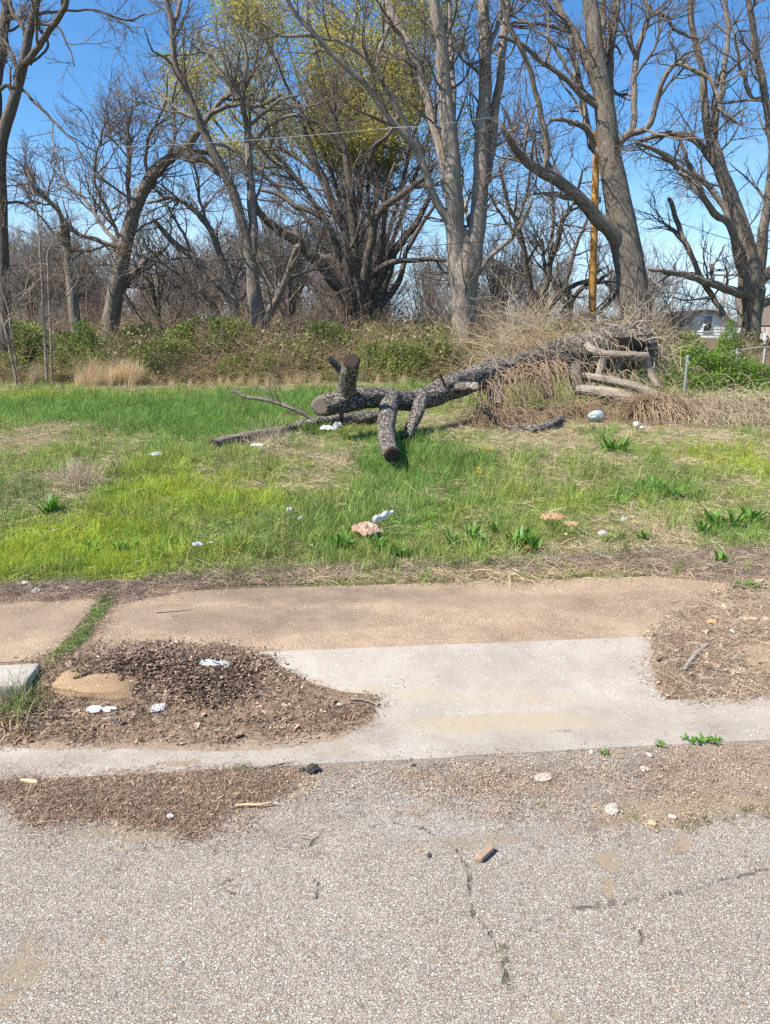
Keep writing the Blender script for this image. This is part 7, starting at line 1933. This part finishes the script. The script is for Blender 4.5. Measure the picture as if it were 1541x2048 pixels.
# dandelions: flower heads on stems
def dandelion(label, px, py, heads, seed):
    rg = np.random.default_rng(seed); c = G(px, py); r = thing('dandelion', label, 'dandelion', tuple(c), 'yellow dandelions')
    for k, (dx, dy) in enumerate(heads):
        p = G(px + dx, py + dy) - c; h = 0.07 + rg.uniform(0, 0.03)
        P = np.stack([[p[0] * 0.4, p[1] * 0.4, 0], [p[0] * 0.8, p[1] * 0.8, h * 0.6], [p[0], p[1], h]]); pp, rr = resample(P, np.array([0.0025, 0.002, 0.002]), 8)
        V, q, bk = tubes(pp, rr, 5); link('stem', mesh_np('stem', V, q, M['weed_leaf']), r)
        n = 60; d = norm(rg.normal(0, 1, (n, 3)) * [1, 1, 0.35] + [0, 0, 0.25]); L = 0.022
        a = pp[-1]; s = norm(np.cross(d, [0.1, 0.2, 1.0])) * 0.004
        V = np.stack([np.repeat(a[None], n, 0), a + d * L * 0.6 + s, a + d * L, a + d * L * 0.6 - s], 1).reshape(-1, 3)
        link('flower_head', mesh_np('flower_head', V, np.arange(n * 4).reshape(-1, 4), M['petal_yellow'], False), r)
dandelion('cluster of yellow dandelions nearest the fallen tree', 968, 912, [(-10, 0), (-3, -2), (4, 0), (11, 2), (18, 3)], 1)
dandelion('yellow and white dandelions below the first cluster', 958, 960, [(-5, 2), (-1, -3), (3, 2)], 2)
dandelion('single dandelion right of the white foam lumps', 1317, 868, [(0, 0), (3, 1)], 3)
dandelion('single dandelion beside the dry stalk bundle', 700, 900, [(-2, 0), (3, 0)], 4)

# ------------------------------------------------------------------ hedge, brambles, vines
def bush_meshes(seed, w, d, h, nl, mat, leaf=(0.05, 0.07), ns=110, stem='dry_vine', stemr=0.004):
    rg = np.random.default_rng(seed)
    u = norm(rg.normal(0, 1, (nl * 2, 3))); u[:, 2] = np.abs(u[:, 2])
    r = rg.random(nl * 2) ** 0.38
    p = u * r[:, None] * [w / 2, d / 2, h]
    k = fbm(p[:, 0] * 2.1 + seed, p[:, 2] * 2.3 + p[:, 1] * 1.1, 3, seed)
    p *= (0.8 + 0.45 * fbm(u[:, 0] * 2.5 + seed, u[:, 2] * 2.5 + u[:, 1], 3, seed + 2))[:, None]
    p = p[(k > 0.36)][:nl]
    V, q = leaf_quads(p, rg, leaf[0], leaf[1], 0.2)
    lm = mesh_np('foliage', V, q, M[mat], False)
    n = ns; P = np.zeros((n, 9, 3)); P[:, 0] = rg.uniform(-0.45, 0.45, (n, 3)) * [w, d, 0]
    dd = norm(rg.normal(0, 0.45, (n, 3)) + [0, 0, 1]); L = h * rg.uniform(0.6, 1.5, n)
    for kk in range(1, 9):
        dd = norm(dd + rg.normal(0, 0.16, (n, 3)) + [0, 0, -0.12 * kk / 6]); P[:, kk] = P[:, kk - 1] + dd * (L / 8)[:, None]
    P[..., 2] = np.maximum(P[..., 2], -0.05)
    V, q, bk = tubes(P, np.repeat(np.linspace(stemr, stemr * 0.5, 9)[None], n, 0), 3)
    sm = mesh_np('stems', V, q, M[stem])
    return lm, sm
B_G = [bush_meshes(700 + i, 2.0, 1.4, 1.3, 11000, 'hedge_leaf', ns=110) for i in range(2)]
B_B = [bush_meshes(710 + i, 2.0, 1.4, 1.2, 4800, 'hedge_leaf_brown', (0.045, 0.06), ns=200) for i in range(2)]
B_V = [bush_meshes(720 + i, 2.0, 1.4, 1.3, 6500, 'vine_leaf', (0.06, 0.085), ns=90, stem='dry_vine_pale') for i in range(2)]
def bush(kind, px, ytop, Y, wpx, label, k, name='bush', group='bushes of the overgrown hedge', dy=0.0):
    lm, sm = kind[k % len(kind)]
    if kind is B_G: ytop -= (k * 37 % 5) * 9 - 6
    t_, m = PT(px, ytop, Y); zb = float(hgt(t_[0], Y))
    r = thing(name, label, 'bush', (t_[0], Y, zb - 0.05), group)
    sx = wpx * 1.25 * m / 2.0; sz = (t_[2] - zb) / 1.25
    r.scale = (sx, max(0.8, sx * 0.8), sz); r.rotation_euler = (0, 0, 0.0 if k % 2 else math.pi)
    link('foliage', lm, r, kind='stuff'); link('stems', sm, r, kind='stuff')
    return r
hedge = [
 (B_G, 30, 640, 21.0, 150, 'green bush at the far left behind the pale forked sapling'), (B_G, 100, 668, 20.5, 130, 'green bush behind the close pair of saplings'),
 (B_V, 165, 655, 20.5, 120, 'bright green bush under the snapped dead trunk'), (B_G, 235, 690, 20.0, 140, 'low green bush at the foot of the curved tree'), (B_B, 90, 725, 19.3, 170, 'brownish bush low behind the saplings'),
 (B_B, 205, 725, 19.4, 150, 'brown bramble behind the golden grass'), (B_G, 320, 690, 20.2, 140, 'green bush right of the curved tree foot'), (B_G, 400, 655, 20.8, 150, 'tall green bush where the arching trunks rise'),
 (B_G, 450, 640, 21.0, 120, 'tallest green bush left of the slender tree'), (B_B, 330, 725, 19.4, 170, 'brown bramble in front of the green bushes left of centre'), (B_B, 450, 720, 19.4, 160, 'brown bramble in front of the tallest green bush'),
 (B_G, 560, 690, 20.4, 130, 'dark green bush right of the slender tree'), (B_B, 620, 695, 20.0, 140, 'tawny bramble behind the upright sawn limb'), (B_B, 560, 735, 19.2, 170, 'low tawny bramble left of the upright sawn limb'),
 (B_G, 745, 705, 19.8, 120, 'green bush at the foot of the dark stump tree'), (B_B, 700, 730, 19.3, 180, 'low tawny bramble behind the fallen tree'), (B_G, 850, 690, 20.3, 150, 'yellow green bush left of the big grey trunk'),
 (B_B, 860, 720, 19.3, 150, 'brown bramble in front of the big grey trunk'), (B_G, 980, 680, 21.5, 130, 'green bush right of the big grey trunk'), (B_G, 1060, 660, 21.0, 140, 'green bush behind the middle of the fallen tree'),
 (B_B, 1010, 690, 19.4, 150, 'tawny thicket behind the middle of the fallen tree'), (B_G, 1150, 660, 26.0, 170, 'dark green bush left of the orange pole'), (B_G, 1225, 668, 26.5, 140, 'dark green bush right of the orange pole'),
 (B_G, 1345, 655, 20.5, 140, 'green bush under the white house'), (B_V, 1330, 700, 18.0, 110, 'olive vines right of the leaning tree'), (B_V, 1395, 690, 17.0, 140, 'bright leafy vines over the post'),
 (B_V, 1462, 655, 20.0, 50, 'tall bright vines in front of the white house'), (B_V, 1460, 705, 16.5, 170, 'bright leafy vines left of the chain link fence'), (B_V, 1530, 735, 16.3, 150, 'bright leafy vines at the right edge below the fence'),
 (B_B, 1480, 650, 21.5, 90, 'brown bush under the wide tree'), (B_B, 1560, 700, 21.0, 130, 'brown bramble behind the chain link fence'), (B_B, -60, 700, 20.0, 200, 'brown bramble beyond the left edge'),
 (B_G, 640, 675, 21.5, 130, 'green bush behind the upright sawn limb'), (B_G, 500, 700, 19.8, 120, 'green bush at the foot of the slender tree'), (B_G, 800, 705, 19.6, 130, 'green bush between the dark stump tree and the big grey trunk'), (B_G, -10, 690, 19.8, 120, 'green bush at the left edge'), (B_G, 270, 665, 21.5, 120, 'green bush behind the curved tree')]
for k, (kd, px, yt, Y, w, lab) in enumerate(hedge): bush(kd, px, yt, Y, w, lab, k)

# brambles filling the foot of the wood: one tangled mass
def bramble(seed, tone_mat):
    lm, sm = bush_meshes(seed, 1.2, 0.9, 0.9, 620, tone_mat, (0.05, 0.065), ns=55)
    return lm, sm
br = []
for i, mt in enumerate(['hedge_leaf', 'hedge_leaf_brown', 'hedge_leaf_brown', 'hedge_leaf']):
    lm, sm = bramble(800 + i, mt); br += [lm, sm, sm]
proto_collection('bramble', br)
n = 2600; x = rgv.uniform(-1, 1, n) * 22; y = rgv.uniform(18.9, 34, n)
x = x * y / 26
kk = ~((770 + x / y * 1522 > 1285) & (y > 21.5)); x, y = x[kk], y[kk]; n = len(x)
p = np.stack([x, y, hgt(x, y) - 0.05], -1)
px_ = 770 + x / y * 1522
hsc = np.interp(y, [18.9, 20, 34], [0.5, 1.05, 1.5]) * np.where((px_ > 1290), 0.75, 1.0)
s = np.repeat((hsc * rgv.uniform(0.6, 1.7, n))[:, None], 3, 1)
rot = np.stack([np.zeros(n), np.zeros(n), rgv.uniform(0, 6.28, n)], -1)
scatter('undergrowth', 'bramble', p, rot, s, np.ones((n, 3)), rgv, label='tangle of brambles and saplings filling the foot of the wood', category='undergrowth')

# thin brushwood of the wood: saplings too many to count
def brush(seed, tw):
    rg = np.random.default_rng(seed)
    n = 5; P = np.zeros((n, 8, 3)); P[:, 0] = rg.normal(0, 0.5, (n, 3)) * [1, 1, 0]
    dd = norm(rg.normal(0, 0.13, (n, 3)) + [0, 0, 1])
    for k in range(1, 8):
        dd = norm(dd + rg.normal(0, 0.07, (n, 3)) + [0, 0, 0.05]); P[:, k] = P[:, k - 1] + dd * 0.62
    R = np.repeat(np.linspace(0.03, 0.008, 8)[None], n, 0)
    a1, r1 = spawn(P, R, 50, rg, 0.2, 1.0, (0.3, 0.9), (0.6, 1.8), 6, 0.08, 0.12, 0.6, 0.014, 0.007)
    a2, r2 = spawn(a1, r1, 230, rg, 0.1, 1.0, (0.3, 0.9), (0.3, 1.0), 4, 0.06, 0.14, 0.7, 0.009, 0.006)
    g = Geo()
    for A, r, S in ((P, R, 5), (a1, r1, 3), (a2, r2, 3)):
        V, q, bk = tubes(A, r, S); g.add(V, q, A=bk)
    return g.mesh('brush', M[tw], True, 'bark')
proto_collection('brush', [brush(820, 'twig_hazed'), brush(821, 'twig_hazed_red'), brush(822, 'twig_hazed'), brush(823, 'twig_pale'), brush(824, 'twig_hazed_red')])
n = 150; y = rgv.uniform(24, 60, n); x = rgv.uniform(-0.62, 0.62, n) * y
px_ = 770 + x / y * 1522
ok = (px_ < 1010) | ((px_ < 1290) & (rgv.random(n) < 0.35)) | (rgv.random(n) < 0.0); x, y = x[ok], y[ok]; n = len(x)
p = np.stack([x, y, hgt(x, y) - 0.05], -1); px_ = px_[ok]
s = np.repeat(((0.55 + 0.022 * (y - 23)) * np.where(px_ < 620, 1.1, 0.95) * rgv.uniform(0.6, 1.3, n))[:, None], 3, 1)
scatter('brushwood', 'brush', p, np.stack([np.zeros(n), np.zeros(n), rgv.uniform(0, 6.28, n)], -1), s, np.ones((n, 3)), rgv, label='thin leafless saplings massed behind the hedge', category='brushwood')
# thin leafless shrubs between the fence and the white house
xs, ys = [], []
for px, Y in [(1338, 26), (1362, 31), (1452, 33), (1482, 36), (1330, 40)]:
    xs.append((px - CX) * Y / 1500); ys.append(Y)
x = np.array(xs); y = np.array(ys); n = len(x)
scatter('scrub', 'brush', np.stack([x, y, hgt(x, y) - 0.05], -1), np.stack([np.zeros(n), np.zeros(n), rgv.uniform(0, 6.28, n)], -1), np.repeat(rgv.uniform(0.45, 0.75, n)[:, None], 3, 1), np.ones((n, 3)), rgv, label='leafless scrub partly screening the white house', category='scrub')
# far belt of the wood closing the horizon
n = 110; x = rgv.uniform(-75, 75, n); y = rgv.uniform(62, 100, n)
p = np.stack([x, y, hgt(x, y)], -1)
s = np.repeat((rgv.uniform(0.9, 1.5, n) * np.where(x > 22, 0.75, 1.15))[:, None], 3, 1) * [1.5, 1.5, 1.0]
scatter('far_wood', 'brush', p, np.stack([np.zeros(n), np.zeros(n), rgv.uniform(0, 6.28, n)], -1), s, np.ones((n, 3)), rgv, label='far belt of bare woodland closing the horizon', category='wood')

# golden broomsedge along the hedge
def sedge(seed):
    rg = np.random.default_rng(seed); n = 60; K = 7
    b = rg.normal(0, 0.06, (n, 3)); b[:, 2] = 0; az = rg.normal(0.3, 0.9, n); ln = np.abs(rg.normal(0, 0.13, n)) + 0.03; L = 0.75 * rg.uniform(0.4, 1.15, n)
    P = np.zeros((n, K, 3)); P[:, 0] = b
    for k in range(1, K):
        a = ln * (1 + 0.55 * (k - 1)); P[:, k] = P[:, k - 1] + np.stack([np.cos(az) * np.sin(a), np.sin(az) * np.sin(a), np.cos(a)], -1) * (L / (K - 1))[:, None]
    W = 0.009 * rg.uniform(0.6, 1.3, (n, 1)) * np.linspace(1, 0.25, K)[None]
    V, q = ribbons(P, W, rg=rg); return mesh_np('sedge', V, q, M['broomsedge'], True)
SED = [sedge(850 + i) for i in range(4)]
proto_collection('sedge', SED)
def sedge_band(px0, px1, Y0, Y1, n, sc, label):
    px = rgv.uniform(px0, px1, n); y = rgv.uniform(Y0, Y1, n); x = (px - CX) * y / 1500
    p = np.stack([x, y, hgt(x, y) - 0.02], -1)
    s = np.repeat((sc * rgv.uniform(0.5, 1.25, n))[:, None], 3, 1)
    scatter('broomsedge', 'sedge', p, np.stack([rgv.normal(0, .1, n), rgv.normal(0, .1, n), rgv.uniform(-0.8, 0.8, n)], -1), s, np.ones((n, 3)), rgv, label=label, category='dry grass')
sedge_band(150, 285, 18.0, 18.7, 110, 0.78, 'tall golden dry grass standing in front of the hedge left of centre')
sedge_band(55, 72, 18.2, 18.6, 8, 0.75, 'small golden clump between the saplings')
sedge_band(285, 640, 18.2, 18.8, 50, 0.42, 'sparse golden stalks along the foot of the hedge')
sedge_band(-200, 900, 18.3, 18.9, 70, 0.3, 'thin golden fringe along the whole hedge foot')

# dry vines thrown over the fallen tree
def strands(starts, n, rg, L, down, out, jit, r0, K=10, mat='dry_vine', wander=0.0):
    i = rg.integers(0, len(starts), n); P = np.zeros((n, K, 3)); P[:, 0] = starts[i] + rg.normal(0, 0.07, (n, 3))
    dd = norm(rg.normal(0, 1, (n, 3)) * [1, 0.8, 0.5] + np.array(out))
    Ls = rg.uniform(0.4, 1.2, n) * L
    for k in range(1, K):
        dd = norm(dd + rg.normal(0, jit, (n, 3)) + [0, 0, -down]); P[:, k] = P[:, k - 1] + dd * (Ls / (K - 1))[:, None]
    gz = hgt(P[..., 0], P[..., 1]); P[..., 2] = np.maximum(P[..., 2], gz + 0.01 + 0.06 * rg.random((n, 1)))
    R = np.repeat(np.linspace(r0, r0 * 0.5, K)[None], n, 0) * rg.uniform(0.6, 1.4, (n, 1))
    V, q, bk = tubes(P, R, 3); return V, q
def px_starts(pts, m=200, rg=rgv):
    a = np.array(pts, float); t_ = rg.random(m) * (len(a) - 1); i = np.minimum(t_.astype(int), len(a) - 2); f = (t_ - i)[:, None]
    b = a[i] * (1 - f) + a[i + 1] * f; P, _ = PT(b[:, 0], b[:, 1], b[:, 2]); return P
TOP = px_starts([(930, 745, 11.6), (985, 725, 11.9), (1040, 705, 12.2), (1100, 692, 12.7), (1150, 680, 13.0), (1200, 668, 13.3), (1270, 665, 13.6)], 400)
FACE = px_starts([(940, 790, 10.9), (1000, 780, 11.3), (1060, 760, 11.8), (1120, 745, 12.2), (1160, 730, 12.4), (1230, 735, 12.5), (1300, 755, 12.4)], 400)
def vine(label, sets, mat, name='dry_vines'):
    V0 = []; Q0 = []; n0 = 0
    for (V, q) in sets: V0.append(V); Q0.append(q + n0); n0 += len(V)
    V = np.concatenate(V0); o = V.mean(0)
    link(name, mesh_np(name, V - o, np.concatenate(Q0), M[mat]), None, tuple(o), label=label, category='dry vines', kind='stuff')
rv = np.random.default_rng(31)
MID = px_starts([(960, 770, 11.2), (1020, 740, 11.7), (1080, 730, 12.0), (1120, 730, 12.3)], 300)
vine('grey brown dry vines tangled over the fallen trunk', [strands(TOP, 150, rv, 1.0, 0.30, (0.1, -0.9, 0.3), 0.25, 0.0042), strands(FACE, 90, rv, 0.8, 0.2, (0, -0.5, 0.1), 0.3, 0.004)], 'dry_vine_pale')
vine('reddish dry stems drooping in front of the fallen trunk', [strands(MID, 260, rv, 1.1, 0.32, (0.0, -0.8, 0.1), 0.18, 0.0045), strands(px_starts([(1000, 720, 12.0), (1060, 690, 12.6), (1100, 660, 13.4)], 100), 160, rv, 1.1, 0.16, (0, 0, 0.9), 0.2, 0.0045)], 'dry_vine')
KB = px_starts([(1180, 690, 13.6), (1230, 670, 14.2), (1290, 680, 14.4), (1310, 720, 14.0)], 200)
vine('pale dry vines heaped round the torn end of the fallen tree', [strands(KB, 320, rv, 1.0, 0.05, (0.1, -0.1, 0.7), 0.3, 0.0055), strands(KB, 220, rv, 0.9, 0.25, (0.0, -0.5, 0.1), 0.3, 0.006)], 'dry_vine_pale')
TH = px_starts([(985, 770, 12.5), (1010, 690, 13.8), (1060, 650, 14.5), (1090, 640, 15)], 200)
vine('tall thicket of dry stems rising behind the fallen trunk', [strands(TH, 260, rv, 1.1, -0.02, (0, 0, 0.6), 0.22, 0.0048)], 'dry_vine_pale')
HEAP = px_starts([(1290, 812, 11.0), (1340, 815, 10.9), (1400, 812, 11.2)], 60)
vine('reddish brown heap of dry stems fanning down at right', [strands(px_starts([(1265, 815, 10.9), (1285, 808, 10.9), (1310, 806, 11.0), (1345, 812, 11.0)], 40), 900, rv, 0.75, 0.22, (0.05, -0.8, 0.15), 0.12, 0.0045), strands(HEAP, 300, rv, 0.7, 0.2, (0.2, -0.4, 0.3), 0.2, 0.0042)], 'dry_vine')
vine('pale straw mat spreading to the right edge behind the lawn', [strands(px_starts([(1320, 815, 11.3), (1400, 805, 11.8), (1480, 805, 12.0), (1541, 805, 12.2), (1620, 810, 12.3)], 200), 1000, rv, 0.7, 0.2, (0.1, -0.3, 0.12), 0.22, 0.0042), strands(px_starts([(1380, 830, 10.6), (1480, 835, 10.5), (1600, 835, 10.5)], 200), 500, rv, 0.6, 0.2, (0.1, -0.3, 0.1), 0.22, 0.0036)], 'dry_vine_pale')
vine('brown twiggy mat under the drooping stems', [strands(px_starts([(940, 825, 10.4), (1000, 835, 10.3), (1080, 830, 10.8), (1160, 815, 11.2), (1240, 825, 11.0)], 200), 900, rv, 0.5, 0.2, (0.0, -0.2, 0.1), 0.24, 0.004)], 'dry_vine')
